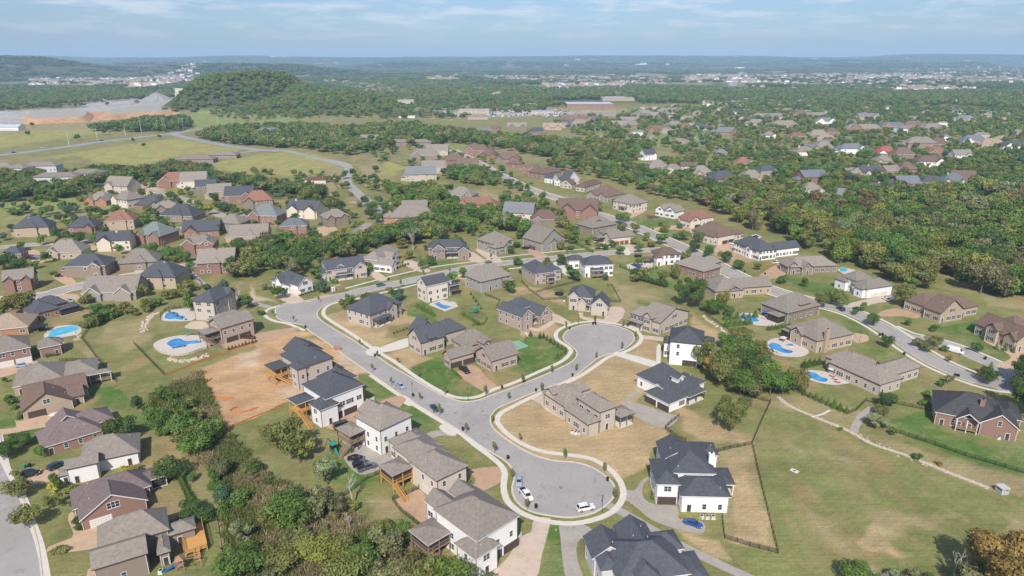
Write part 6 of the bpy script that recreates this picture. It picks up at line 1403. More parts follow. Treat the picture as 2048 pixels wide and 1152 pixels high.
def region(poly, sqm, hr, pal, shapes, name, m=1.0, seed=1, keep=False):
    r = random.Random(seed * 31 + len(poly)); W = [G(*p) for p in poly]
    x0, x1 = min(p.x for p in W), max(p.x for p in W); y0, y1 = min(p.y for p in W), max(p.y for p in W)
    wp = [(p.x, p.y) for p in W]
    n = int((x1 - x0) * (y1 - y0) / sqm)
    for i in range(n):
        x, y = r.uniform(x0, x1), r.uniform(y0, y1)
        if not in_poly(x, y, wp) or blocked(x, y, m): continue
        h = r.uniform(*hr); sh = r.choice(shapes)
        if r.random() < {'belt': .85, 'suburb': .85, 'yard': .85, 'the central trees': .6, 'the belt below the hay fields': .5}.get(name, 0) and hides(x, y, h): continue
        CAND.append([x, y, float(hz(x, y)), h, h * r.uniform(0.75, 1.1), sh, r.choice(pal), name, keep])
RS = ['round', 'round', 'round', 'tall', 'loose']
region([(1400,412),(1470,382),(1560,398),(1700,408),(1780,392),(1880,384),(2048,385),(2400,385),(2400,640),(2048,606),(1960,592),(1880,566),(1830,588),(1800,585),(1780,560),(1700,536),(1640,508),(1606,508),(1600,490),(1540,466),(1500,462),(1460,440)], 55, (7, 16), PAL_WOOD, RS, 'the woodland at right', 2, 1)
region([(780,470),(840,450),(900,440),(1000,450),(1056,458),(1058,482),(1000,462),(960,462),(900,482),(870,486),(850,480),(800,486),(740,505),(700,520),(640,520),(600,545),(545,552),(500,560),(430,560),(440,530),(500,495),(600,490),(680,490),(720,492)], 45, (7, 12), ['green']*4+['olive']*4+['dark']*4+['dull'], RS, 'the tree belt behind the upper street', 1, 2)
region([(175,642),(225,625),(300,612),(380,578),(392,590),(300,624),(225,648),(180,662)], 26, (4, 8), ['green']*3+['olive']*4+['dull'], ['round','shrub'], 'the long thicket at left', 1, 3)
region([(800,388),(860,376),(900,388),(895,410),(1000,430),(1060,440),(1040,456),(960,448),(880,452),(820,448),(780,420),(770,372)], 55, (7, 11), ['green']*4+['dark']*3+['olive']*2+['bright'], RS, 'the central trees', 1, 4)
region([(880,345),(940,342),(985,350),(1000,370),(960,372),(900,365)], 50, (7, 10), PAL_YARD, RS, 'the trees below the hill street', 1, 5)
region([(-60,345),(60,350),(120,365),(200,345),(290,345),(330,332),(420,345),(450,362),(560,372),(640,385),(650,410),(590,398),(540,386),(480,372),(410,358),(350,352),(300,362),(240,366),(200,376),(150,396),(60,402),(-60,410)], 42, (7, 11), ['dark']*5+['olive']*3+['green']*3+['dull']*2, RS, 'the belt below the hay fields', 1, 6)
region([(180,262),(270,245),(380,240),(385,262),(300,266),(190,264)], 80, (8, 13), ['dark']*3+['green']*2+['olive'], RS, 'clump', 1, 7)
region([(380,276),(450,262),(600,256),(700,262),(800,252),(870,258),(960,275),(1060,284),(1200,292),(1300,300),(1290,322),(1200,322),(1110,318),(1060,312),(990,300),(890,285),(860,296),(770,296),(700,312),(600,300),(560,298),(450,288)], 90, (9, 14), ['dark']*3+['green']*4+['olive']*4+['dull'], RS, 'belt', 1, 8)
region([(1090,325),(1260,330),(1300,350),(1450,350),(1560,375),(1500,392),(1400,410),(1320,395),(1250,372),(1180,352),(1110,340)], 90, (7, 11), PAL_YARD + ['olive']*4, RS, 'belt', 1, 9)
region([(1290,330),(1600,300),(1700,310),(2100,300),(2100,390),(1880,384),(1780,392),(1700,408),(1600,398),(1480,380),(1340,362)], 150, (6, 10), PAL_YARD + ['olive']*3, RS, 'suburb', 1, 10)
region([(1100,245),(1360,215),(1700,215),(2300,225),(2300,330),(1700,320),(1400,318),(1300,300),(1180,285)], 200, (6, 10), PAL_YARD + ['olive']*3, RS, 'suburb', 1, 11)
region([(1250,172),(1500,180),(1800,186),(2300,180),(2300,226),(2048,224),(1900,212),(1700,208),(1500,204),(1280,208)], 170, (10, 15), PAL_FAR, RS, 'belt', 1, 12)
region([(640,168),(900,166),(1100,180),(1250,176),(1300,196),(1130,200),(1000,204),(850,208),(690,216)], 260, (10, 14), PAL_FAR, RS, 'belt', 1, 13)
region([(-100,175),(180,176),(300,190),(400,178),(390,190),(260,200),(120,212),(-100,226)], 150, (10, 14), PAL_FAR, RS, 'belt', 1, 14)
region([(400,215),(700,200),(800,214),(760,232),(640,240),(470,244),(420,235)], 260, (5, 10), ['olive']*3+['dull']*3+['green']*2, RS, 'scrub', 1, 15)
region([(0,260),(420,225),(660,320),(380,310),(0,300)], 9000, (6, 10), ['dark','green'], ['round'], 'field', 1, 16)
region([(-200,345),(700,345),(1000,440),(1400,440),(1460,560),(1000,600),(500,640),(-200,620)], 230, (4, 7.5), PAL_YARD + ['olive']*3, ['round','round','shrub','tall'], 'yard', 1.5, 17)
region([(450,960),(560,930),(640,980),(800,1060),(860,1150),(840,1240),(440,1240),(440,1040)], 58, (1.8, 4.2), ['olive']*6+['dull']*5+['green']*2+['yellow']*3+['bright']*2+['grey'], ['shrub','shrub','loose','round'], 'the wild strip at the bottom', 1, 18)
region([(290,815),(330,795),(380,800),(440,850),(430,900),(480,980),(430,960),(360,900),(310,880)], 34, (3, 7), ['olive']*3+['green']*4+['dull']*2, ['shrub','round','round'], 'the thicket beside the bare soil', 1, 19)
region([(1395,700),(1440,680),(1490,698),(1515,730),(1545,765),(1590,778),(1540,792),(1490,800),(1440,780),(1415,735)], 60, (6, 10), ['olive']*4+['green']*4+['dull'], RS, 'the copse behind the white houses', 1, 20)
region([(1000,395),(1060,400),(1110,430),(1160,445),(1150,480),(1060,470),(1000,440)], 90, (6, 10), PAL_YARD + ['olive']*4, RS, 'yard', 1.5, 22)
region([(700,295),(960,300),(1080,385),(1000,380),(880,345),(760,330)], 240, (5, 8), PAL_YARD, RS, 'yard', 1.5, 23)
region([(1400,340),(2048,320),(2200,400),(1480,400)], 170, (6, 10), PAL_YARD + ['olive']*3, RS, 'suburb', 1, 24)
region([(170,400),(560,400),(560,470),(300,480),(100,460)], 260, (5, 8), PAL_YARD + ['olive']*2, ['round','tall'], 'yard', 1.5, 21)

# nearest 285 that show largest stand as things, the others are woodland
def shows(c):
    d = math.hypot(c[0], c[1]); px, py = PX(c[0], c[1], c[2] + c[3] * .5)
    if not (-30 < px < 2078 and -40 < py < 1200): return 0
    return c[4] * c[3] / (d * d + 12100) * (3 if c[8] else 1)
CAND.sort(key=shows, reverse=True)
NT = 292
def pick_variant(sh, r):
    n = {'round': 5, 'tall': 3, 'loose': 3, 'shrub': 3, 'conifer': 2, 'big': 2}[sh]
    return (sh, r.randrange(n))
CM = {}
TREE_THINGS = []
def make_tree(c, key, colour):
    kind = 'conifer' if key[0] == 'conifer' else ('shrub' if key[0] == 'shrub' or c[3] < 3 else 'tree')
    root = empty({'tree': 'broadleaf_tree', 'shrub': 'shrub', 'conifer': 'conifer'}[kind], (c[0], c[1], c[2]), rnd.uniform(0, 6.28), (c[4], c[4], c[3]))
    tm, cm_ = TREES[key]
    mesh_obj('trunk', tm, root)
    o = mesh_obj('crown', cm_, root); rr = rnd.uniform(0.85, 1.15)
    o.color = (colour[0] * rr * rnd.uniform(.93, 1.07), colour[1] * rr, colour[2] * rr, 1)
    root['category'] = kind
    return root, kind
for c in CAND[:NT]:
    root, kind = make_tree(c, pick_variant(c[5], rnd), TC[c[6]][0])
    TREE_THINGS.append((root, kind, c))
REST = [c for c in CAND[NT:]]

# ---- rows of arborvitae, street trees: things placed by hand
def row(px0, px1, n, h, w, col, cat, label_fmt, group, shape='conifer', name='conifer', jitter=0.15):
    a, b = G(*px0), G(*px1)
    for i in range(n):
        p = a.lerp(b, i / max(1, n - 1)); hh = h * rnd.uniform(1 - jitter, 1 + jitter)
        key = (shape, rnd.randrange(2)) if shape in ('conifer', 'young') else (shape, rnd.randrange(3))
        root = empty(name, p, rnd.uniform(0, 6.28), (w * hh / h, w * hh / h, hh))
        mesh_obj('trunk', TREES[key][0], root); o = mesh_obj('crown', TREES[key][1], root)
        cc = TC[col][0]; k = rnd.uniform(.85, 1.15); o.color = (cc[0] * k, cc[1] * k, cc[2] * k, 1)
        k_ = i if px0[0] <= px1[0] else n - 1 - i
        grp = group.split(' ', 1)[1] if group.split(' ')[0] in ('eight', 'two', 'tiny', 'dense', 'small', 'yellow') else group
        tag(root, '%s %s, %s from left of the %s' % (TC[col][1], cat, ORD[k_], grp), cat, group)
row((1608,790),(1692,826),8,2.9,2.1,'green','conifer','green cone-shaped evergreen in the row of eight above the gravel footpath','eight evergreens above the gravel footpath')
row((458,700),(512,684),9,1.7,1.2,'dark','conifer','small dark evergreen in the hedge row below the brown truck','hedge row below the brown truck')
row((835,615),(868,632),8,2.6,1.6,'bright','conifer','bright green evergreen in the row below the rectangular pool','evergreens below the rectangular pool')
row((925,630),(958,650),9,2.4,1.5,'bright','conifer','bright green evergreen in the row beside the green playset yard','evergreens beside the playset yard')
row((942,590),(962,618),5,2.0,1.2,'dark','conifer','small dark evergreen along the garden edge between pool and playset','evergreens between pool and playset')
row((1061,672),(1080,676),2,2.3,1.7,'dark','conifer','small dark cone evergreen left of the turning circle row','two cone evergreens at the court lawn')
row((1087,676),(1131,704),7,2.4,1.6,'dark','conifer','dark green evergreen in the curve left of the upper turning circle','curve of evergreens at the turning circle')
row((1115,717),(1130,708),3,2.6,1.7,'green','conifer','green evergreen at the lower end of the court lawn','evergreens at the lower end of the court lawn')
row((903,742),(922,757),6,1.5,1.1,'green','conifer','small clipped evergreen beside the black truck driveway','evergreens beside the black truck driveway')
row((788,668),(826,654),7,1.3,1.0,'green','conifer','tiny evergreen in the dry lawn row at the long driveway','tiny evergreens by the long driveway')
row((362,962),(388,1016),13,2.4,1.6,'green','conifer','slim green evergreen in the hedge beside the lower left lawn','hedge beside the lower left lawn')
row((1152,484),(1196,477),11,2.4,1.4,'green','conifer','green evergreen in the hedge above the terrace garden','hedge above the terrace garden')
row((1155,490),(1185,505),9,2.4,1.5,'green','conifer','green evergreen in the hedge left of the terrace garden','hedge left of the terrace garden')
row((1240,534),(1268,546),7,2.2,1.3,'green','conifer','green evergreen along the wall of the walled pool garden','evergreens at the walled pool')
row((1274,543),(1312,538),7,2.4,1.4,'green','conifer','green evergreen at the front of the walled pool garden','evergreens before the walled pool')
row((1275,560),(1330,575),8,3.2,3.4,'dark','conifer','dark evergreen in the dense row below the walled pool','dense row below the walled pool',shape='round')
row((1452,652),(1500,648),6,3.6,3.0,'green','conifer','green evergreen screening the pool left of the kidney pool house','screen left of the kidney pool')
row((1450,640),(1510,634),6,3.2,2.4,'green','conifer','green evergreen in the back screen of the blue garden pool','back screen of the garden pool')
row((1536,660),(1578,654),7,2.2,1.9,'green','conifer','clipped evergreen behind the kidney pool deck','evergreens behind the kidney pool')
row((1608,735),(1638,728),4,3.0,2.4,'dark','conifer','dark evergreen beside the curved pool corner','evergreens beside the curved pool')
row((1992,698),(2026,705),3,3.4,1.7,'green','conifer','columnar evergreen against the tan house at the right edge','evergreens against the tan house')
row((1962,748),(1980,742),2,3.8,2.4,'bright','conifer','bright cone evergreen on the road island','two cone evergreens on the road island')
row((330,620),(372,640),6,0.9,1.0,'olive','shrub','low tuft along the rim of the upper left pool','tufts at the upper left pool',shape='shrub',name='shrub')
row((882,1002),(938,966),7,1.2,1.2,'olive','shrub','small shrub in the red mulch bed beside the beige house','shrubs in the red mulch bed',shape='shrub',name='shrub')
row((1305,998),(1308,968),6,1.3,1.2,'green','shrub','small shrub along the left wall of the white house with the blue car','shrubs along the white house',shape='shrub',name='shrub')
row((1362,1036),(1398,1040),6,1.0,1.3,'gold','shrub','yellow shrub in the bed at the white house front','yellow shrubs at the white house',shape='shrub',name='shrub')
row((785,540),(816,530),7,1.4,1.3,'dark','shrub','dark shrub under the white garage gable','shrubs under the white garage gable',shape='shrub',name='shrub')
row((600,592),(640,580),8,1.2,1.3,'dark','shrub','dark shrub round the white house with the garage wing','shrubs at the garage wing',shape='shrub',name='shrub')
row((945,520),(985,512),0,1,1,'green','shrub','','')
row((400,365),(0,0),0,1,1,'green','shrub','','')
YOUNG = [(588,644,'by the road end junction'),(546,634,'on the curved verge left of the junction'),(638,605,'before the white garage wing house'),(693,600,'on the upper side of the bend'),(745,744,'beside the unfinished house street verge'),(783,770,'left of the silver-blue car'),(840,802,'between the two parked cars'),(879,832,'beside the dark blue car'),(933,866,'near the kerbside bin by the intersection'),(989,908,'above the lower turning circle'),(755,715,'at the mouth of the long driveway'),(720,692,'in the dry lot verge'),(796,728,'on the inner verge of the main street'),(837,756,'on the corner lawn verge'),(890,792,'at the corner lawn point'),(971,793,'beside the corner lawn drive'),(1018,801,'on the island tip'),(985,846,'on the left verge of the island'),(1104,748,'on the verge below the court lawn'),(1046,770,'on the verge below the corner house'),(1084,787,'on the dry verge opposite the taupe island house'),(1153,744,'on the dry verge beside the black bin'),(1193,718,'where the side road meets the turning circle'),(1244,700,'at the lower right of the upper circle'),(1271,676,'at the right side of the upper circle'),(1190,648,'before the arched-door house'),(1132,657,'at the upper left of the upper circle'),(1247,655,'at the top right of the upper circle'),(1040,884,'on the inner verge above the lower circle'),(1130,920,'at the top of the lower circle'),(1209,948,'at the upper right of the lower circle'),(1229,1002,'at the right side of the lower circle'),(1054,1022,'behind the white pickup'),(1025,960,'at the left side of the lower circle'),(806,532,'before the off-white brick house'),(847,552,'opposite the cream house with the pool'),(900,547,'before the brown brick house'),(982,520,'before the taupe brick house'),(1134,510,'by the grey-tan corner house'),(802,575,'in the verge left of the cream house')]
for px, py, where in YOUNG:
    h = rnd.uniform(3.0, 4.6); key = ('young', rnd.randrange(2)); p = G(px, py)
    root = empty('young_tree', p, rnd.uniform(0, 6), (h * .75, h * .75, h))
    mesh_obj('trunk', TREES[key][0], root); o = mesh_obj('crown', TREES[key][1], root); o.color = (*TC[rnd.choice(('olive', 'green', 'dull'))][0], 1)
    tag(root, 'thin young street tree ' + where, 'young tree', 'young trees along the streets')
for k, (px, py, h, lb) in enumerate([(706,1012,9,'white bare tree at the corner of the fenced lawn'),(1908,1160,9,'pale bare forked tree at the bottom right'),(826,500,12,'pale bare branching tree behind the off-white brick house'),(583,552,11,'grey bare tree in the belt behind the white garage wing house'),(478,598,9,'bare crooked tree beside the path left of the junction'),(700,1058,5,'short bare dead tree below the fenced lawn'),(1745,1165,5,'small bare whitish bush at the bottom edge'),(1765,1170,4,'smaller bare whitish bush right of another at the bottom edge'),(495,1110,6,'grey bare tree beside the lower left fence'),(1135,408,8,'pale thin trunked tree in the field behind the hill street')]):
    root = empty('bare_tree', G(px, py), k * 1.3, (h * 1.1, h * 1.1, h)); mesh_obj('branches', BARE[k % 2], root); tag(root, lb, 'bare tree')

# ---- the rest: woodland, thickets and far trees as one mass
pc = bpy.data.collections.new('woodland_parts')
IK = []
def iproto(seed, lob, n, size, trunk=True, **kw):
    q, v = leaf_cloud(seed, lob, n, size, **kw)
    me = cloud_mesh('woodland_part', q, v, LEAFI)
    o = bpy.data.objects.new('woodland_part_%02d' % len(IK), me); pc.objects.link(o); IK.append(o)
for i in range(4): iproto(120 + i, lobes_round(i + 200, 9), 900, 0.042)
for i in range(2): iproto(130 + i, lobes_round(i + 220, 11, 0.33, 0.58, 0.19, 0.15), 700, 0.044, fill=.5)
for i in range(3): iproto(140 + i, lobes_round(i + 240, 7), 240, 0.075)
for i in range(3):      # clump of several crowns for the far forest
    r = random.Random(i); lb = [(r.uniform(-.45, .45), r.uniform(-.45, .45), r.uniform(.35, .6), r.uniform(.12, .2), r.uniform(.3, .42)) for _ in range(12)]
    iproto(150 + i, lb, 420, 0.06, vary=.35)
pts, scl, rot, idx, tin = [], [], [], [], []
def inst(x, y, z, w, h, k, col):
    pts.append((x, y, z)); scl.append((w, w, h)); rot.append((0, 0, npr.uniform(0, 6.28))); idx.append(k); m_ = npr.uniform(.8, 1.2)
    tin.append((col[0] * m_ * npr.uniform(.92, 1.08), col[1] * m_, col[2] * m_, 1))
for c in REST:
    d = math.hypot(c[0], c[1])
    k = (npr.randint(0, 4) if c[5] != 'loose' else npr.randint(4, 6)) if d < 900 else npr.randint(6, 9)
    if c[5] == 'shrub': c[2] -= c[3] * 0.25
    inst(c[0], c[1], c[2], c[4], c[3], k, TC[c[6]][0])
# forest beyond: seeded over the whole frame by a mask in world space
OPEN = [p for cc, s_, j_, p in PATCH if cc in (cF, cFg, cQ, cO, cP) and min(q[1] for q in p) < 300]
OPENW = [[tuple(G(*q)[:2]) for q in p if q[1] > 119] for p in OPEN]
OPENW.append([tuple(G(*q)[:2]) for q in [(1448,179),(1472,142),(1494,142),(1490,160),(1482,179)]])
SUBW = [[tuple(G(*q)[:2]) for q in p] for p in ([(960,150),(1340,152),(1340,172),(1180,170),(960,158)], [(1360,150),(1900,146),(1900,170),(1600,172),(1360,170)], [(60,155),(400,145),(400,165),(60,176)], [(1760,140),(2100,138),(2100,168),(1900,172),(1760,160)], [(640,160),(800,170),(820,190),(690,196)])]
def far_forest(y0, y1, n, w, h, k0, k1, dens):
    for i in range(n):
        y = math.sqrt(npr.uniform(y0 * y0, y1 * y1)); x = npr.uniform(-0.86, 0.86) * y
        nv = float(fbm(np.array(x / 420 + 7), np.array(y / 700 + 3), 4))
        z = float(hz(x, y)); lim = dens + (0.5 if z > 6 else 0)
        if nv > lim: continue
        if -860 < x < -800 and 1400 < y < 2100: continue
        if any(in_poly(x, y, p) for p in OPENW): continue
        if any(in_poly(x, y, p) for p in SUBW) and npr.rand() > 0.16: continue
        if y < 2600 and blocked(x, y, 4): continue
        c = TC[PAL_FAR[npr.randint(len(PAL_FAR))]][0]
        hh = h * npr.uniform(.75, 1.2)
        inst(x, y, z - .5, w * npr.uniform(.8, 1.3), hh, npr.randint(k0, k1), c)
far_forest(1350, 2100, 9000, 11, 10, 6, 9, 0.47)
far_forest(2000, 3600, 9000, 38, 11, 9, 12, 0.545)
far_forest(3500, 7000, 15000, 60, 12, 9, 12, 0.55)
far_forest(7000, 13500, 15000, 110, 14, 9, 12, 0.56)
# wood on the quarry hill
for i in range(6500):
    x = npr.uniform(-860, -100); y = npr.uniform(1330, 2150); z = float(hz(x, y))
    if z < 5 or x < -812 or (x < -735 and y < 1705): continue
    if z < 22 and npr.rand() < .35: continue
    inst(x, y, z - .5, npr.uniform(8, 13), npr.uniform(8, 13) * (1 if z > 30 else .7), npr.randint(6, 9), TC[['green', 'green', 'green', 'olive', 'olive', 'bright', 'bright'][npr.randint(7)]][0])
def instancer(name, pts, scl, rot, idx, tin, coll):
    me = bpy.data.meshes.new(name); n = len(pts)
    me.vertices.add(n); me.vertices.foreach_set('co', np.array(pts, np.float32).ravel())
    for nm, ty, dat, f_ in (('sc', 'FLOAT_VECTOR', scl, 'vector'), ('ro', 'FLOAT_VECTOR', rot, 'vector'), ('ix', 'INT', idx, 'value'), ('tint', 'FLOAT_COLOR', tin, 'color')):
        a_ = me.attributes.new(nm, ty, 'POINT'); a_.data.foreach_set(f_, np.array(dat, np.int32 if ty == 'INT' else np.float32).ravel())
    o = mesh_obj(name, me)
    g = bpy.data.node_groups.new(name, 'GeometryNodeTree')
    g.interface.new_socket('Geometry', in_out='INPUT', socket_type='NodeSocketGeometry'); g.interface.new_socket('Geometry', in_out='OUTPUT', socket_type='NodeSocketGeometry')
    gi = g.nodes.new('NodeGroupInput'); go = g.nodes.new('NodeGroupOutput')
    ci = g.nodes.new('GeometryNodeCollectionInfo'); ci.inputs['Collection'].default_value = coll; ci.inputs['Separate Children'].default_value = True; ci.inputs['Reset Children'].default_value = True
    ip = g.nodes.new('GeometryNodeInstanceOnPoints'); ip.inputs['Pick Instance'].default_value = True
    def na(nm, ty):
        a_ = g.nodes.new('GeometryNodeInputNamedAttribute'); a_.data_type = ty; a_.inputs[0].default_value = nm; return a_.outputs[0]
    g.links.new(gi.outputs[0], ip.inputs['Points']); g.links.new(ci.outputs[0], ip.inputs['Instance'])
    g.links.new(na('ix', 'INT'), ip.inputs['Instance Index']); g.links.new(na('sc', 'FLOAT_VECTOR'), ip.inputs['Scale'])
    er = g.nodes.new('FunctionNodeEulerToRotation'); g.links.new(na('ro', 'FLOAT_VECTOR'), er.inputs[0]); g.links.new(er.outputs[0], ip.inputs['Rotation'])
    g.links.new(ip.outputs[0], go.inputs[0])
    md = o.modifiers.new('spread', 'NODES'); md.node_group = g
    return o
wood = instancer('woodland', pts, scl, rot, idx, tin, pc); tag(wood, kind='stuff')
print('trees', len(CAND), 'instances', len(pts))
# tall rough growth: grass tufts and weeds in the wild strip
gc = bpy.data.collections.new('weed_parts')
for i in range(3):
    r = np.random.RandomState(i); n = 60
    base = r.normal(size=(n, 2)) * .28; hgt = r.uniform(.5, 1.1, n); lean = r.normal(size=(n, 2)) * .3
    q = np.zeros((n, 4, 3)); wd = .07
    a = r.uniform(0, 6.28, n); dx_ = np.stack([np.cos(a), np.sin(a)], -1) * wd
    q[:, 0, :2] = base - dx_; q[:, 1, :2] = base + dx_; q[:, 2, :2] = base + lean + dx_ * .4; q[:, 3, :2] = base + lean - dx_ * .4; q[:, 2, 2] = hgt; q[:, 3, 2] = hgt
    o = bpy.data.objects.new('weed_part_%d' % i, cloud_mesh('weed_part', q.reshape(-1, 3), r.uniform(.7, 1.3, n), LEAFI)); gc.objects.link(o)
P2, S2, R2, I2, T2 = [], [], [], [], []
WP = [(x.x, x.y) for x in (G(*p) for p in [(300,790),(400,745),(450,860),(540,960),(640,990),(700,1030),(800,1080),(880,1130),(900,1230),(455,1230),(452,1060),(440,960),(360,890)])]
xs = [p[0] for p in WP]; ys = [p[1] for p in WP]
for i in range(16000):
    x, y = npr.uniform(min(xs), max(xs)), npr.uniform(min(ys), max(ys))
    if not in_poly(x, y, WP) or (i % 4 == 0 and blocked(x, y, 1)): continue
    P2.append((x, y, 0)); s_ = npr.uniform(.6, 1.5); S2.append((s_ * 1.5, s_ * 1.5, s_)); R2.append((0, 0, npr.uniform(0, 6.28))); I2.append(npr.randint(0, 3))
    nv = float(vnoise(np.array(x / 9), np.array(y / 9))); T2.append((0.33, 0.27, 0.15, 1) if nv > .62 else ((0.27, 0.235, 0.12, 1) if nv > .5 else (0.165, 0.185, 0.06, 1)))
weeds = instancer('weeds', P2, S2, R2, I2, T2, gc); tag(weeds, kind='stuff')
# ------------------------------------------------------------------ names for the single trees
def rel(tx, ty, lx, ly):
    a, b = PX(tx, ty); c, d = PX(lx, ly)
    s = ppm(max(d, 135)); ex, ey = (a - c) / s, (b - d) / s * 2.0
    if abs(ex) > abs(ey): return 'right of' if ex > 0 else 'left of'
    return 'in front of' if ey > 0 else 'behind'
seen = {}
for root, kind, c in TREE_THINGS:
    if c[7] and c[7].startswith('the '):
        pass
    best = min(LAND, key=lambda l: (l[0] - c[0]) ** 2 + (l[1] - c[1]) ** 2)
    size = 'tall' if c[3] > 10 else ('small' if c[3] < 4.5 else '')
    kk = {'tree': 'tree', 'shrub': 'bush', 'conifer': 'evergreen'}[kind]
    head = ' '.join(w for w in (size, TC[c[6]][1], kk) if w)
    if c[7] in ('the woodland at right', 'the wild strip at the bottom', 'the copse behind the white houses', 'the thicket beside the bare soil', 'the long thicket at left') :
        ref = c[7]; r_ = 'in'; root['group'] = 'trees of ' + c[7]
    else:
        ref = best[2]; r_ = rel(c[0], c[1], best[0], best[1]); root['group'] = 'trees among the houses'
    seen.setdefault((head, r_, ref), []).append((PX(c[0], c[1])[0], root))
for (head, r_, ref), lst in seen.items():
    lst.sort(key=lambda q: q[0])
    for k, (x_, root) in enumerate(lst):
        if len(lst) == 1: lb = '%s %s %s' % (head, r_, ref)
        elif len(lst) == 2: lb = '%s, %s of two, %s %s' % (head, ('left', 'right')[k], r_, ref)
        else: lb = '%s, %s from left of %d, %s %s' % (head, ORD[k] if k < len(ORD) else str(k), len(lst), r_, ref)
        if len(lb.split()) > 16: lb = lb.replace('the ', '').replace(' from left of ', ' of ').replace('small ', '').replace('tall ', '')
        if len(lb.split()) > 16: lb = lb.replace(' green tree', ' tree').replace(' brown-green', '').replace('light ', '').replace('dark ', '').replace(' from left', '')
        root['label'] = lb
# ------------------------------------------------------------------ vehicles
PAINT, _t, _b = principled('car_paint', (0.5, 0.5, 0.5), 0.28, 0.5)
_o = nn(_t, 'ShaderNodeObjectInfo'); _t.links.new(_o.outputs['Color'], _b.inputs['Base Color']); _b.inputs['Coat Weight'].default_value = 0.6
CGL, _, _ = principled('car_glass', (0.02, 0.025, 0.03), 0.06, 0.6)
TYRE = noisy('tyre_rubber', (0.02, 0.02, 0.02), 0.8, 5, .1); RIM, _, _ = principled('wheel_rim', (0.45, 0.45, 0.47), 0.35, 0.5, 0.7)
LAMPW, _, _ = principled('headlight_lens', (0.75, 0.76, 0.78), 0.1, 0.6); LAMPR, _, _ = principled('tail_light_lens', (0.45, 0.02, 0.02), 0.2, 0.5)
def loft(sections, mi=0):
    """sections along x: (x, half width, z bottom, z top, half width at top)"""
    m = MB(); n = len(sections)
    for (x, w, zb, zt, wt) in sections:
        zm = zb + (zt - zb) * .55
        m.v += [(x, -w * .92, zb), (x, -w, zm), (x, -wt, zt), (x, wt, zt), (x, w, zm), (x, w * .92, zb)]
    for i in range(n - 1):
        for j in range(6):
            k = (j + 1) % 6; m.f.append((i * 6 + j, i * 6 + k, i * 6 + 6 + k, i * 6 + 6 + j)); m.m.append(mi)
    m.f.append(tuple(range(6))[::-1]); m.m.append(mi); m.f.append(tuple((n - 1) * 6 + i for i in range(6))); m.m.append(mi)
    return m
CARS = {}
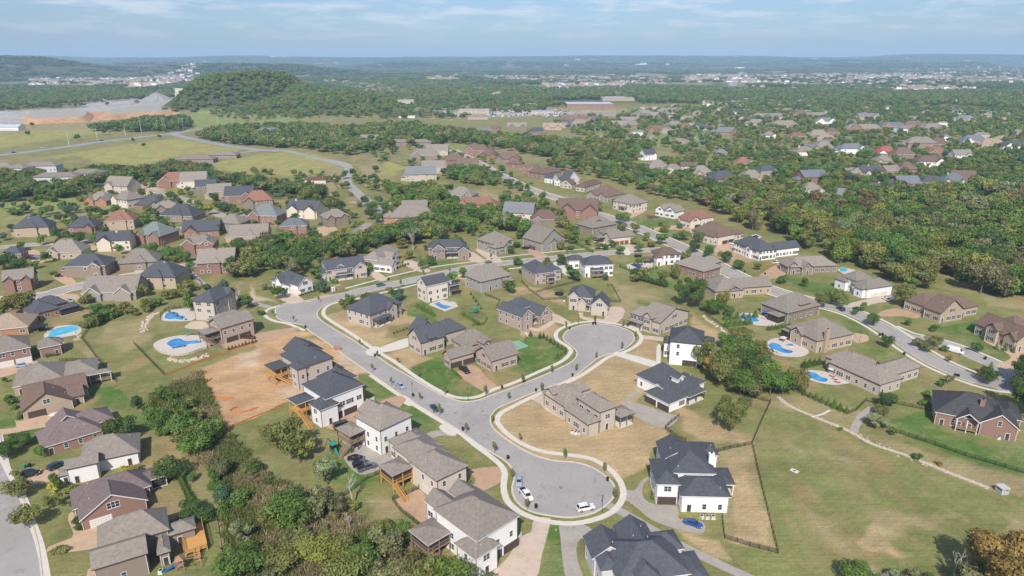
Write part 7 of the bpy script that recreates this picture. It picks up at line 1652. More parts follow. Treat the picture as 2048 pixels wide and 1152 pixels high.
def make_car(kind):
    L = {'sedan': 4.8, 'suv': 4.8, 'pickup': 5.8, 'van': 5.9}[kind]; hw = {'sedan': .91, 'suv': .96, 'pickup': 1.0, 'van': 1.02}[kind]
    h = L / 2
    root = bpy.data.objects.new({'pickup': 'pickup_truck', 'van': 'parked_van'}.get(kind, 'parked_car'), None)
    COL.objects.link(root)
    if kind == 'sedan':
        body = [(-h, hw*.8, .42, .78, hw*.7), (-h+.12, hw*.95, .3, .92, hw*.82), (-h+.9, hw, .25, .98, hw*.86), (0, hw, .25, .95, hw*.88), (h-1.3, hw, .25, .90, hw*.86), (h-.25, hw*.93, .28, .72, hw*.76), (h, hw*.75, .38, .6, hw*.62)]
        roof = [(-h+.75, hw*.80, .9, .98, hw*.72), (-h+1.5, hw*.80, .9, 1.40, hw*.62), (-.1, hw*.80, .9, 1.45, hw*.62), (.55, hw*.80, .88, 1.36, hw*.60), (h-1.25, hw*.78, .85, .90, hw*.70)]
    elif kind == 'suv':
        body = [(-h, hw*.85, .45, 1.0, hw*.8), (-h+.1, hw*.97, .35, 1.1, hw*.88), (-h+1, hw, .3, 1.12, hw*.9), (0, hw, .3, 1.1, hw*.9), (h-1.2, hw, .3, 1.08, hw*.88), (h-.2, hw*.95, .35, .92, hw*.8), (h, hw*.8, .42, .75, hw*.7)]
        roof = [(-h+.12, hw*.86, 1.05, 1.15, hw*.8), (-h+.5, hw*.86, 1.05, 1.70, hw*.70), (-.3, hw*.86, 1.05, 1.78, hw*.72), (.5, hw*.86, 1.05, 1.68, hw*.68), (h-1.2, hw*.84, 1.0, 1.08, hw*.76)]
    elif kind == 'pickup':
        body = [(-h, hw*.9, .5, 1.1, hw*.9), (-h+.1, hw*.97, .45, 1.15, hw*.95), (-.6, hw, .42, 1.15, hw*.95), (0, hw, .42, 1.15, hw*.92), (h-1.4, hw, .42, 1.15, hw*.9), (h-.2, hw*.96, .45, 1.05, hw*.86), (h, hw*.85, .5, .85, hw*.78)]
        roof = [(-.95, hw*.86, 1.12, 1.2, hw*.82), (-.8, hw*.86, 1.12, 1.78, hw*.74), (.5, hw*.86, 1.12, 1.84, hw*.74), (.95, hw*.86, 1.1, 1.70, hw*.70), (h-1.3, hw*.84, 1.1, 1.16, hw*.78)]
    else:
        body = [(-h, hw*.95, .4, 1.2, hw*.95), (0, hw, .35, 1.2, hw), (h-.9, hw, .35, 1.1, hw*.9), (h-.1, hw*.92, .38, .95, hw*.8), (h, hw*.8, .42, .8, hw*.7)]
        roof = [(-h, hw*.95, 1.15, 2.25, hw*.84), (-h+.3, hw*.97, 1.15, 2.35, hw*.84), (h-2.0, hw*.97, 1.15, 2.32, hw*.84), (h-1.5, hw*.95, 1.12, 2.15, hw*.78), (h-.75, hw*.9, 1.05, 1.15, hw*.84)]
    loft(body).build('body', PAINT, root, smooth=False)
    cb = loft(roof)
    cbo = cb.build('cabin', PAINT if kind == 'van' else CGL, root)
    if kind == 'van':
        g = MB(); a, b = roof[-2], roof[-1]
        g.quad((a[0]+.03, -a[4]*.9, a[3]-.05), (a[0]+.03, a[4]*.9, a[3]-.05), (b[0]+.03, b[4]*.95, b[3]+.03), (b[0]+.03, -b[4]*.95, b[3]+.03)); g.build('windscreen', CGL, root)
    else:
        r0 = [q for q in roof if q[3] > (1.3 if kind == 'sedan' else 1.6)]
        tp = MB()
        for i in range(len(r0) - 1):
            a, b = r0[i], r0[i + 1]
            tp.quad((a[0], -a[4]-.02, a[3]+.02), (b[0], -b[4]-.02, b[3]+.02), (b[0], b[4]+.02, b[3]+.02), (a[0], a[4]+.02, a[3]+.02))
            for s in (-1, 1): tp.bar((a[0], s*(a[4]+.02), a[3]), (b[0], s*(b[4]+.02), b[3]), .07)
        for s in (-1, 1):
            tp.bar((r0[0][0], s*(r0[0][4]), r0[0][3]), (roof[0][0], s*roof[0][1], roof[0][3]), .09); tp.bar((r0[-1][0], s*r0[-1][4], r0[-1][3]), (roof[-1][0], s*roof[-1][1]*.9, roof[-1][3]), .07)
            mx = (r0[0][0] + r0[-1][0]) / 2 ; tp.bar((mx, s*hw*.68, 1.4 if kind == 'sedan' else 1.7), (mx, s*hw*.84, .95), .07)
        tp.build('roof_panel', PAINT, root)
    if kind == 'pickup':
        bd = MB(); bd.box(-h+.15, -1.05, -hw*.82, hw*.82, 1.151, 1.165); bd.build('cargo_bed', BLACK, root)
    for x in (-h + .95, h - .95):
        for s in (-1, 1):
            w = MB()
            k = 14; r_ = .36 if kind != 'sedan' else .33
            for j in range(k):
                a0, a1 = 2*math.pi*j/k, 2*math.pi*(j+1)/k
                p = [(x+math.cos(a0)*r_, r_+math.sin(a0)*r_), (x+math.cos(a1)*r_, r_+math.sin(a1)*r_)]
                y0, y1 = s*(hw-.22), s*(hw+.015)
                w.quad((p[0][0], y0, p[0][1]), (p[1][0], y0, p[1][1]), (p[1][0], y1, p[1][1]), (p[0][0], y1, p[0][1])); w.quad((p[0][0], y1, p[0][1]), (p[1][0], y1, p[1][1]), (x, y1, r_))
            wo_ = w.build('wheel', TYRE, root)
            m = MB()
            for j in range(10):
                a0, a1 = 2*math.pi*j/10, 2*math.pi*(j+1)/10
                m.quad((x, s*(hw+.03), r_), (x+math.cos(a0)*r_*.62, s*(hw+.02), r_+math.sin(a0)*r_*.62), (x+math.cos(a1)*r_*.62, s*(hw+.02), r_+math.sin(a1)*r_*.62))
            m.build('rim', RIM, wo_)
    zl = .68 if kind == 'sedan' else .9
    for s in (-1, 1):
        m = MB(); m.box(h-.16, h-.01 if kind != 'sedan' else h-.06, s*hw*.62-.16, s*hw*.62+.16, zl-.12, zl+.05); m.build('headlight', LAMPW, root)
        m = MB(); m.box(-h-.01, -h+.14, s*hw*.7-.12, s*hw*.7+.12, zl, zl+.18); m.build('tail_light', LAMPR, root)
        m = MB(); m.box(h*.32, h*.32+.16, s*(hw+.1)-.1, s*(hw+.1)+.1, 1.0, 1.14); m.build('wing_mirror', PAINT, root)
    remember(root); CARS[kind] = [root, False]
for k in ('sedan', 'suv', 'pickup', 'van'): make_car(k)
CCOL = dict(black=(.012,.012,.015), white=(.75,.75,.75), silver=(.42,.45,.50), blue=(.02,.07,.26), grey=(.10,.11,.12), navy=(.03,.045,.08), bluesilver=(.30,.38,.48), maroon=(.10,.02,.025), teal=(.05,.16,.20))
def paint(o, c):
    o.color = (*c, 1)
    for ch in o.children: paint(ch, c)
def car(kind, px, py, px2, py2, colour, label, far=False, group='parked cars'):
    src, used = CARS[kind]
    if used: root = copy_tree(src); 
    else: root = src; CARS[kind][1] = True
    a, b = G(px, py), G(px2, py2); d = b - a
    root.location = a; root.location.z = float(hz(a.x, a.y)); root.rotation_euler = (0, 0, math.atan2(d.y, d.x))
    todo = [root]
    while todo:
        q = todo.pop(); q.color = (*CCOL[colour], 1); todo += KIDS_OF(q)
    tag(root, label, 'car' if kind in ('sedan', 'suv') else ('pickup' if kind == 'pickup' else 'van'), group)
    return root
def KIDS_OF(o): return list(o.children)
# (kind, centre pixel, pixel towards its nose, colour, label)
car('sedan', 1038, 965, 1037, 985, 'bluesilver', 'silver-blue car parked at the left side of the lower turning circle')
car('pickup', 1052, 993, 1062, 1006, 'white', 'white pickup truck parked behind the silver-blue car in the lower circle')
car('suv', 1171, 1019, 1186, 1016, 'white', 'white sport utility car at the bottom of the lower turning circle')
car('sedan', 1386, 1050, 1404, 1056, 'blue', 'bright blue car parked on the grey drive of the white house')
car('sedan', 712, 919, 727, 918, 'black', 'black car, upper of the three parked beside the white house')
car('suv', 722, 931, 737, 927, 'black', 'black car in the middle of the three parked side by side')
car('pickup', 734, 938, 752, 932, 'grey', 'dark grey pickup, lowest of the three parked side by side')
car('van', 686, 855, 702, 850, 'black', 'black van beside the white house with the timber stair')
car('sedan', 801, 774, 809, 780, 'bluesilver', 'silver-blue car parked on the main street kerb')
car('sedan', 869, 819, 876, 827, 'navy', 'dark blue car parked on the main street near the intersection')
car('pickup', 929, 743, 938, 749, 'black', 'black pickup truck on the brown paved garage court')
car('suv', 762, 572, 775, 569, 'teal', 'dark teal car on the road behind the bend house')
car('van', 1910, 705, 1925, 709, 'white', 'white and green service van beside the road island')
car('sedan', 1772, 600, 1766, 597, 'white', 'white car on the drive of the white house before the woodland')
car('suv', 1681, 620, 1672, 615, 'navy', 'dark car on the street left of the tan house with the chimney')
car('sedan', 1716, 620, 1726, 622, 'black', 'dark car at the driveway mouth below the white house')
car('pickup', 1468, 489, 1478, 490, 'white', 'white pickup, left of the two beside the cream house')
car('pickup', 1482, 492, 1492, 492, 'white', 'white pickup, right of the two beside the cream house')
car('pickup', 1553, 527, 1563, 526, 'white', 'white work truck beside the orange fence at the white new house')
car('suv', 1050, 498, 1044, 497, 'black', 'black car on the brown drive of the grey-tan corner house')
car('suv', 1043, 547, 1047, 550, 'black', 'black car beside the pinkish house with the fenced yard')
car('sedan', 1084, 487, 1090, 489, 'blue', 'blue car at the cream house behind the trees')
car('sedan', 1267, 452, 1262, 449, 'black', 'black car on the hill street near the green bank')
car('pickup', 497, 677, 510, 678, 'maroon', 'dark maroon truck beside the pink brick house')
car('sedan', 45, 733, 56, 731, 'bluesilver', 'silver car before the two white garage doors')
car('suv', 62, 951, 78, 948, 'black', 'black car on the orange drive at lower left')
car('suv', 114, 935, 122, 931, 'navy', 'dark blue car half hidden by the pale-walled house')
car('sedan', 141, 603, 147, 607, 'bluesilver', 'light blue car beside the black-roofed house')
car('sedan', 118, 553, 124, 554, 'maroon', 'dark red car on the drive of the column-fronted house')
car('sedan', 172, 500, 176, 505, 'white', 'white car on the tan drive at the left estate')
car('sedan', 77, 515, 83, 514, 'bluesilver', 'grey car, right of two on the left estate drive')
car('sedan', 68, 519, 74, 519, 'black', 'black car, left of two on the left estate drive')
car('suv', 332, 538, 342, 537, 'white', 'white car on the lower street of the left estate')
car('sedan', 54, 501, 61, 500, 'black', 'black car on the upper street at far left')
car('sedan', 117, 473, 121, 476, 'grey', 'grey car on the lawn drive at the left estate')
car('sedan', 643, 450, 648, 450, 'black', 'black car left of the garage of the taupe brick house')
car('sedan', 620, 463, 626, 463, 'white', 'white car beside the blue-grey roofed brick house')
car('sedan', 537, 470, 543, 472, 'black', 'dark car beside the tan stone house in the left estate')
car('sedan', 541, 449, 548, 449, 'navy', 'dark blue car under the grey-green roofed brick house')
car('sedan', 968, 331, 966, 329, 'blue', 'small blue car on the hill street')
for (px, py, qx, qy, c_, lb) in [(204,282,214,281,'navy','dark car on the far highway'),(28,306,38,305,'blue','blue car at the left end of the far highway'),(86,296,96,295,'white','white car on the far highway beside the round tree'),(284,274,294,273,'white','white car on the far highway before the light poles'),(452,287,458,288,'black','black car on the road right of the highway junction'),(368,211,374,211,'navy','dark truck on the quarry road')]:
    car('suv', px, py, qx, qy, c_, lb, group='cars on the far highway')

# ------------------------------------------------------------------ wheeled bins
def bin_thing(px, py, label, group='black wheeled bins at the kerbs', col=BLACK):
    root = empty('wheeled_bin', G(px, py), rnd.uniform(-.4, .4))
    m = MB(); m.v = [(-.28,-.3,.12),(.28,-.3,.12),(.28,.3,.12),(-.28,.3,.12),(-.34,-.4,1.0),(.34,-.4,1.0),(.34,.36,1.0),(-.34,.36,1.0)]
    m.f = [(0,3,2,1),(0,1,5,4),(1,2,6,5),(2,3,7,6),(3,0,4,7),(4,5,6,7)]; m.m = [0]*6
    m.build('bin_body', col, root)
    m = MB(); m.quad((-.37,-.43,1.01),(.37,-.43,1.01),(.37,.4,1.12),(-.37,.4,1.12)); m.bar((-.3,.45,1.05),(.3,.45,1.05),.05); m.quad((-.37,-.43,1.01),(.37,-.43,1.01),(.37,-.43,1.05),(-.37,-.43,1.05)); m.build('lid', col, root)
    for s in (-1, 1):
        m = MB(); m.cyl(0, 0, -.05, .05, .13, k=8); o = m.build('wheel', TYRE, root); o.location = (s*.3, .34, .13); o.rotation_euler = (0, math.pi/2, 0)
    tag(root, label, 'bin', group)
for px, py, lb in [(750,713,'black bin at the mouth of the long pale driveway'),(826,793,'black bin beside the main street left of the dark car'),(926,861,'black bin on the left kerb below the intersection'),(1016,918,'black bin at the upper left of the lower circle'),(1072,1016,'black bin behind the white pickup at the lower circle'),(1215,962,'black bin at the upper right of the lower circle'),(1072,783,'black bin on the dry verge above the island house'),(1145,753,'black bin on the kerb below the court lawn'),(1139,659,'black bin at the upper left edge of the upper circle'),(1186,649,'left of the twin black bins at the top of the upper circle'),(1191,649,'right of the twin black bins at the top of the upper circle'),(611,656,'black bin on the curved verge by the junction'),(1004,777,'brown-lidded bin at the corner lawn driveway'),(1306,460,'black bin at the foot of the cream house drive'),(1273,459,'black bin at the kerb beyond the black car'),(1759,672,'left one of two black bins at the tan drive corner'),(1765,671,'right one of two black bins at the tan drive corner'),(1808,710,'black bin at the lower road beside the island'),(1910,753,'left bin of the pair on the lower road'),(1916,754,'right bin of the pair on the lower road'),(1970,719,'black bin at the upper road beyond the van'),(1489,545,'black bin at the corner by the new white house'),(1530,549,'black bin beside the orange fence'),(777,560,'black bin on the verge of the bend street'),(60,934,'dark green utility bin right of the pair at lower left'),(1031,530,'black bin on the upper street left of the pinkish house'),(1293,472,'black bin on the hill street below the garages')]:
    bin_thing(px, py, lb)
bin_thing(50, 936, 'dark green utility bin left of the pair at lower left', 'utility boxes on the lower left lawn', GREENP)
# ------------------------------------------------------------------ street lamps
def lamp(px, py, label, h=4.2):
    root = empty('street_lamp', G(px, py))
    m = MB(); m.cyl(0,0,0,.5,.13,.09,8); m.cyl(0,0,.5,h,.055,.04,8); m.build('lamp_post', BLACK, root)
    m = MB(); m.cyl(0,0,h,h+.5,.14,.22,6); m.cyl(0,0,h+.62,h+.85,.26,.02,6); m.build('lamp_head', BLACK, root)
    m = MB(); m.cyl(0,0,h+.5,h+.62,.20,.20,6); m.build('lamp_glass', LAMPW, root)
    tag(root, label, 'street lamp', 'black lantern street lamps')
for px, py, lb in [(1204,1024,'black lantern lamp at the bottom of the lower turning circle'),(1157,650,'black lantern lamp before the arched-door house'),(825,791,'black lantern lamp beside the main street bins'),(936,800,'black lantern lamp at the corner lawn'),(562,610,'black lantern lamp at the left junction'),(1719,683,'black lantern lamp on the tan driveway beside the chimney house'),(658,465,'black lantern lamp at the aggregate drive in the left estate'),(238,558,'black lantern lamp on the lower street of the left estate'),(2010,772,'black lantern lamp at the right road end')]:
    lamp(px, py, lb)
for k, (px, py, h, lb) in enumerate([(138,290,16,'first'),(195,279,16,'second'),(251,271,17,'third'),(283,266,18,'fourth'),(315,264,17,'fifth'),(327,263,20,'sixth'),(331,262,20,'seventh'),(359,261,18,'eighth'),(367,261,19,'ninth'),(437,256,17,'tenth')]):
    root = empty('highway_light', G(px, py)); m = MB(); m.cyl(0,0,0,h,.28,.16,6); m.build('light_pole', METALW, root); m = MB(); m.bar((0,0,h),(3.0,-1,h+.5),.22); m.bar((2.4,-.8,h+.4),(3.6,-1.2,h+.45),.5,.2); m.build('light_arm', METALW, root)
    tag(root, 'tall pale highway light pole, %s from left along the highway' % lb, 'light pole', 'highway light poles')
for k, (x, y) in enumerate([(850+i*17+(i%3)*4, 228+(i%2)*4) for i in range(12)]):
    root = empty('lot_light', G(x, y)); m = MB(); m.cyl(0,0,0,11,.35,.25,5); m.build('light_pole', METALW, root); m = MB(); m.bar((-1.5,0,11),(1.5,0,11),.4,.25); m.build('light_head', METALW, root)
    tag(root, 'car park light pole, %s from left before the shops' % ORD[k], 'light pole', 'car park light poles')
# ------------------------------------------------------------------ fences
POSTM = {}
def fence(name, label, pts, h=1.25, mat=None, step=2.4, pick=0.13, rails=(0.15, 0.95), group='black metal fences', post=True, pw=0.022):
    mat = mat or BLACK
    P = [G(*p) for p in pts]
    root = empty(name, P[0]); o0 = P[0]
    m = MB(); posts = [P[0] - o0]
    for a, b in zip(P[:-1], P[1:]):
        a_, b_ = a - o0, b - o0; L = (b_ - a_).length
        for r_ in rails: m.bar(a_ + Vector((0,0,h*r_)), b_ + Vector((0,0,h*r_)), .04)
        n = max(1, int(L / pick)); dd = (b_ - a_).normalized() * pw
        for i in range(n):
            c = a_.lerp(b_, (i + .5) / n); m.quad((c.x-dd.x, c.y-dd.y, .05), (c.x+dd.x, c.y+dd.y, .05), (c.x+dd.x, c.y+dd.y, h), (c.x-dd.x, c.y-dd.y, h))
        k = max(1, int(round(L / step)))
        for i in range(1, k + 1): posts.append(a_.lerp(b_, i / k))
    m.build('railing', mat, root)
    key = (mat.name, h)
    if key not in POSTM:
        q = MB(); q.box(-.05,.05,-.05,.05,0,h+.1); q.box(-.07,.07,-.07,.07,h+.1,h+.14); POSTM[key] = q.mesh('post', mat)
    if post:
        for p in posts[:99]:
            o = mesh_obj('post', POSTM[key], root); o.location = p
    tag(root, label, 'fence', group)
fence('metal_fence', 'black metal fence down the straw lot and along the great field', [(1424,907),(1460,898),(1504,889),(1520,960),(1556,1107),(1500,1093),(1449,1077),(1444,1036)], 1.3)
fence('metal_fence', 'black metal fence from the grey drive round to the tree lawn', [(1358,834),(1342,846),(1330,858),(1352,874),(1372,884)], 1.3)
fence('metal_fence', 'black metal fence between the tree lawn and the great field', [(1504,889),(1520,850),(1541,805),(1510,797),(1486,792)], 1.3)
fence('metal_fence', 'long black fence along the right garden row down to the right edge', [(1696,828),(1712,822),(1732,802),(1772,812),(1790,808),(1860,822)], 1.3)
fence('metal_fence', 'long straight black fence above the gravel footpath at right', [(1770,856),(1800,868),(1850,884),(1930,912),(2010,936),(2080,956)], 1.3)
fence('metal_fence', 'black fence curving round the brown paved court', [(785,1000),(812,990),(838,978)], 1.3)
fence('metal_fence', 'black fence curving down from the brown court to the thicket', [(785,1002),(800,1022),(826,1042),(846,1060),(840,1080),(815,1092)], 1.3)
fence('metal_fence', 'black fence between the mown lawn and the shrub lawn', [(668,1007),(700,985),(735,958),(784,938)], 1.3)
fence('metal_fence', 'short black fence running down into the wild strip', [(668,1008),(705,1040)], 1.3)
fence('metal_fence', 'black fence across the valley left of the terraced pool', [(268,688),(300,722),(330,752)], 1.3)
fence('metal_fence', 'long black fence across the valley lawn at left', [(164,677),(180,656)], 1.3)
fence('metal_fence', 'black fence down the valley lawn behind the screened deck', [(164,677),(198,722),(233,764)], 1.3)
fence('metal_fence', 'black fence across the valley lawn above the screened deck', [(120,722),(160,722),(198,722)], 1.2)
fence('metal_fence', 'black fence across the lower left garden hedge line', [(358,955),(370,990),(378,1014)], 1.3)
fence('metal_fence', 'black fence of the lower left lawn running to the timber deck', [(296,1022),(305,1055),(320,1054),(375,1038),(434,1034)], 1.2)
fence('metal_fence', 'black fence along the bare strip at the bottom left', [(434,1034),(442,1080),(452,1160)], 1.3)
fence('metal_fence', 'black fence round the dry yard of the pinkish house', [(1042,563),(1060,582),(1086,600),(1110,599),(1134,597)], 1.3)
fence('metal_fence', 'short black fence between dry yard and house lawn', [(1134,552),(1160,563),(1090,580),(1072,586)], 1.2)
fence('metal_fence', 'black fence running down beside the arched-door house yard', [(1214,572),(1224,572),(1232,588),(1241,605)], 1.3)
fence('metal_fence', 'black fence at the back of the arched-door house yard', [(1205,600),(1222,604),(1241,605)], 1.2)
fence('metal_fence', 'black fence above the rocky bank of the garden pool', [(1395,615),(1420,635),(1448,655),(1462,662)], 1.3)
fence('metal_fence', 'black fence beside the playset yard', [(970,590),(1000,602),(992,618)], 1.2)
fence('metal_fence', 'black fence round the playset lawn corner', [(945,652),(968,650),(975,638)], 1.2)
fence('metal_fence', 'black fence round the long hedge path corner at left', [(385,558),(400,562),(405,575),(395,583)], 1.3)
fence('metal_fence', 'black fence curving round the upper left pool', [(321,640),(322,628),(338,618),(362,616)], 1.2)
fence('metal_fence', 'dark fence curving beside the avenue of trees', [(722,344),(716,358),(720,370),(740,382),(790,384)], 1.4, pick=.5)
fence('metal_fence', 'dark fence at the left verge of the tree avenue', [(672,348),(665,356),(668,368),(676,378)], 1.4, pick=.5)
fence('metal_fence', 'dark fence across the mown field behind the grey wings', [(770,320),(800,330),(825,336),(792,346)], 1.4, pick=.5)
fence('metal_fence', 'black fence behind the timber deck at the bottom', [(850,1105),(838,1090),(812,1094)], 1.2)
fence('silt_fence', 'orange mesh silt fence curving through the middle of the bare soil', [(424,758),(410,768),(405,776),(412,786),(430,794),(448,798),(466,798)], .55, ORANGE, pick=.05, group='orange silt fences', pw=.03)
fence('silt_fence', 'orange mesh silt fence at the lower edge of the bare soil', [(474,815),(460,822),(464,826),(480,827),(500,822),(516,816)], .55, ORANGE, pick=.05, group='orange silt fences', pw=.03)
fence('silt_fence', 'orange mesh silt fence in the upper corner of the bare soil', [(400,740),(381,746),(380,760),(395,762),(410,754)], .55, ORANGE, pick=.05, group='orange silt fences', pw=.03)
fence('silt_fence', 'long orange mesh fence along the upper edge of the bare soil', [(330,752),(360,740),(400,724),(440,709),(480,697),(512,688)], .65, ORANGE, pick=.05, group='orange silt fences', pw=.03)
fence('silt_fence', 'orange mesh fence from the soil down to the thicket', [(440,868),(460,855),(500,838),(540,822),(572,808)], .5, ORANGE, pick=.05, group='orange silt fences', pw=.03)
fence('silt_fence', 'orange mesh fence on the verge by the new white house', [(1512,540),(1530,532),(1552,527),(1568,524)], .7, ORANGE, pick=.05, group='orange silt fences', pw=.03)
fence('garden_wall', 'white garden wall at the right of the timber stair house', [(730,812),(749,802)], 1.8, WALL['white'], pick=.04, rails=(.5,.9), group='white garden walls', post=False, pw=.03)
fence('garden_wall', 'white garden wall beside the bottom white house drive', [(1030,1093),(1044,1076)], 1.9, WALL['white'], pick=.04, rails=(.5,.9), group='white garden walls', post=False, pw=.03)

# ------------------------------------------------------------------ swimming pools
def pool(label, deck, water, wmat=POOLW, dz=0.06, smooth_deck=True, extra=None, wall=0.0, wmats=None, deckmat=None):
    root = empty('swimming_pool', (0, 0, 0)); c = G(*water[0])
    if wall:
        line = smooth_line(gl(deck), 1.0, True); m = MB()
        for i in range(len(line)):
            a, b = line[i], line[(i+1) % len(line)]; m.quad((a.x,a.y,-.2),(b.x,b.y,-.2),(b.x,b.y,wall-.01),(a.x,a.y,wall-.01))
        m.build('retaining_wall', wmats or ROCK, root); dz = wall
    flat_poly('pool_deck', deck, deckmat or DECKP, dz, smooth_deck, kind=None, parent=root)
    lw = smooth_line(gl(water), .6, True) if smooth_deck else gl(water)
    m = MB(); 
    ar = sum(lw[i].x*lw[(i+1)%len(lw)].y - lw[(i+1)%len(lw)].x*lw[i].y for i in range(len(lw)))
    if ar < 0: lw = lw[::-1]
    out = offset(lw, -.35, True)
    for i in range(len(lw)):
        j = (i+1) % len(lw)
        m.quad((lw[i].x,lw[i].y,dz+.07),(lw[j].x,lw[j].y,dz+.07),(out[j].x,out[j].y,dz+.07),(out[i].x,out[i].y,dz+.07)); m.quad((out[i].x,out[i].y,dz),(out[j].x,out[j].y,dz),(out[j].x,out[j].y,dz+.07),(out[i].x,out[i].y,dz+.07))
    m.build('coping', CONC, root)
    flat_poly('water', [tuple(p) for p in lw], wmat, dz + .035, False, kind=None, world=True, parent=root)
    if extra: 
        px, py, r_ = extra; p = G(px, py); m = MB(); m.cyl(p.x, p.y, 0, dz+.5, r_, k=18); s_ = m.build('spa', DECKP, root)
        m = MB(); m.cyl(p.x, p.y, dz+.5, dz+.52, r_*.75, k=18); m.build('spa_water', wmat, s_)
    tag(root, label, 'pool', 'garden swimming pools')
pool('rectangular deep blue pool on white deck below the cream house', [(860,607),(884,600),(910,604),(917,613),(890,623),(858,610)], [(867,608),(878,604),(886,610),(903,613),(892,619),(882,617)], smooth_deck=False, extra=(899,606,.9))
pool('blue pool with scalloped end at the upper left beige tower house', [(321,634),(335,623),(360,618),(386,618),(392,630),(384,641),(345,643),(325,641)], [(330,636),(333,627),(345,624),(356,626),(358,631),(370,633),(364,640),(350,638),(340,639)])
pool('blue pool on a curved raised terrace beside the pink brick house', [(307,694),(320,684),(350,676),(390,674),(414,680),(424,692),(402,700),(380,708),(352,712),(322,706)], [(334,691),(345,683),(360,681),(372,686),(396,685),(400,690),(378,693),(362,699),(350,700),(341,697)], wall=.9)
pool('large pale blue pool beside the black pergola at left', [(88,670),(105,655),(140,650),(162,656),(158,668),(130,674),(98,680)], [(97,671),(104,661),(122,655),(146,652),(158,656),(150,663),(134,667),(118,671),(102,675)], POOLL)
pool('kidney-shaped blue pool with round spa beside the chimney house', [(1533,688),(1540,680),(1560,676),(1600,688),(1618,704),(1600,714),(1560,712),(1536,700)], [(1537,690),(1545,686),(1558,689),(1568,698),(1585,702),(1582,707),(1566,706),(1550,700),(1540,696)], extra=(1581,692,1.6))
pool('curved blue pool beside the broad taupe hipped house', [(1600,743),(1610,740),(1655,744),(1692,760),(1700,766),(1668,770),(1632,764),(1604,752)], [(1606,747),(1614,744),(1630,746),(1642,754),(1655,758),(1652,764),(1638,763),(1622,757),(1610,752)])
pool('blue garden pool below the brown-roofed house', [(1468,634),(1490,626),(1520,630),(1545,640),(1560,648),(1540,652),(1508,650),(1480,640)], [(1478,631),(1488,629),(1505,633),(1518,641),(1512,644),(1496,643),(1484,637)])
pool('dark rectangular pool inside the walled garden', [(1252,530),(1280,522),(1300,524),(1308,534),(1285,542),(1256,538)], [(1259,529),(1269,527),(1287,535),(1278,538)], POOLD, smooth_deck=False)
pool('bright blue pool behind the tan bungalow at the woodland', [(1674,540),(1684,534),(1710,540),(1716,548),(1690,550)], [(1679,537),(1686,535),(1696,539),(1692,544),(1680,543)], POOLL, smooth_deck=False)
pool('small pale public pool beside the clubhouse', [(575,372),(595,364),(618,366),(610,376),(586,378)], [(582,371),(592,367),(600,370),(594,375)], POOLL, smooth_deck=False)
pool('small pale pool below the charcoal-roofed house in the right suburb', [(1399,371),(1411,366),(1418,370),(1408,378),(1400,378)], [(1403,372),(1408,370),(1413,372),(1408,376)], POOLL, smooth_deck=False)
pool('dark blue covered pool behind the white trucks', [(1500,472),(1512,468),(1524,474),(1514,480)], [(1504,473),(1512,470),(1519,474),(1511,477)], POOLD, smooth_deck=False)
# loungers, umbrellas and tables on the decks
BLUEF = noisy('blue_fabric', (0.03, 0.12, 0.36), .8, 3, .1); CREAMF = noisy('cream_fabric', (0.6, 0.55, 0.48), .8, 3, .1); REDF = noisy('red_fabric', (0.36, 0.10, 0.10), .8, 3, .1)
def lounger(px, py, rz, mat, label, z=.06, group='pool loungers'):
    p = G(px, py); p.z = z; root = empty('sun_lounger', p, rz)
    m = MB(); m.box(-.33,.33,-.95,.35,.28,.36); m.quad((-.33,.35,.3),(.33,.35,.3),(.33,.95,.75),(-.33,.95,.75)); m.quad((-.33,.35,.37),(.33,.35,.37),(.33,.93,.82),(-.33,.93,.82)); m.build('cushion', mat, root)
    for sx in (-.28, .28):
        for sy in (-.8, .5): q = MB(); q.box(sx-.03, sx+.03, sy-.03, sy+.03, 0, .3); q.build('leg', METALW, root)
    tag(root, label, 'lounger', group)
for i, px in enumerate((348,355,362,369)): lounger(px, 701 - i*1.2, 2.8, BLUEF, 'blue lounger, %s from left at the terraced pool rim' % ORD[i], .9)
for i, (px, py) in enumerate(((1551,704),(1558,707),(1543,700))): lounger(px, py, .9, CREAMF, '%s cream lounger at the left rim of the kidney pool' % ('middle', 'right', 'left')[i])
for i, (px, py) in enumerate(((1664,754),(1670,760),(1675,766))): lounger(px, py, 1.2, REDF, '%s dark red lounger on the deck of the curved pool' % ('upper', 'middle', 'lower')[i])
for i, (px, py) in enumerate(((1488,628),(1528,638))): lounger(px, py, 1.2, CREAMF, '%s pale lounger on the garden pool deck' % ('left', 'right')[i])
for i, (px, py) in enumerate(((1282,523),(1292,526))): lounger(px, py, 1.0, WOODG, '%s brown lounger in the walled pool garden' % ('left', 'right')[i])
for i, (px, py) in enumerate(((404,676),(394,622))): lounger(px, py, 1.6, BLUEF, ('blue lounger beside the play things at the terraced pool', 'blue lounger on the upper left pool deck')[i], .9 if i == 0 else .06)
def parasol(px, py, mat, label, z=.06):
    p = G(px, py); p.z = z; root = empty('parasol', p); m = MB(); m.cyl(0,0,0,2.3,.04,k=6); m.build('pole', METALW, root)
    m = MB(); k = 8
    for i in range(k):
        a, b = 2*math.pi*i/k, 2*math.pi*(i+1)/k; m.quad((1.4*math.cos(a),1.4*math.sin(a),2.0),(1.4*math.cos(b),1.4*math.sin(b),2.0),(0,0,2.5))
    m.build('canopy', mat, root); m = MB(); m.cyl(0,0,.02,.12,.3,k=10); m.build('base', BLACK, root)
    tag(root, label, 'parasol')
parasol(1662, 748, CREAMF, 'closed pale parasol near the curved pool'); parasol(1530, 632, BLUEF, 'blue-grey parasol by the garden pool', ); parasol(375, 676, GREENP, 'green parasol behind the terraced pool', .9); parasol(1566, 684, CREAMF, 'brown-cream parasol behind the kidney pool')
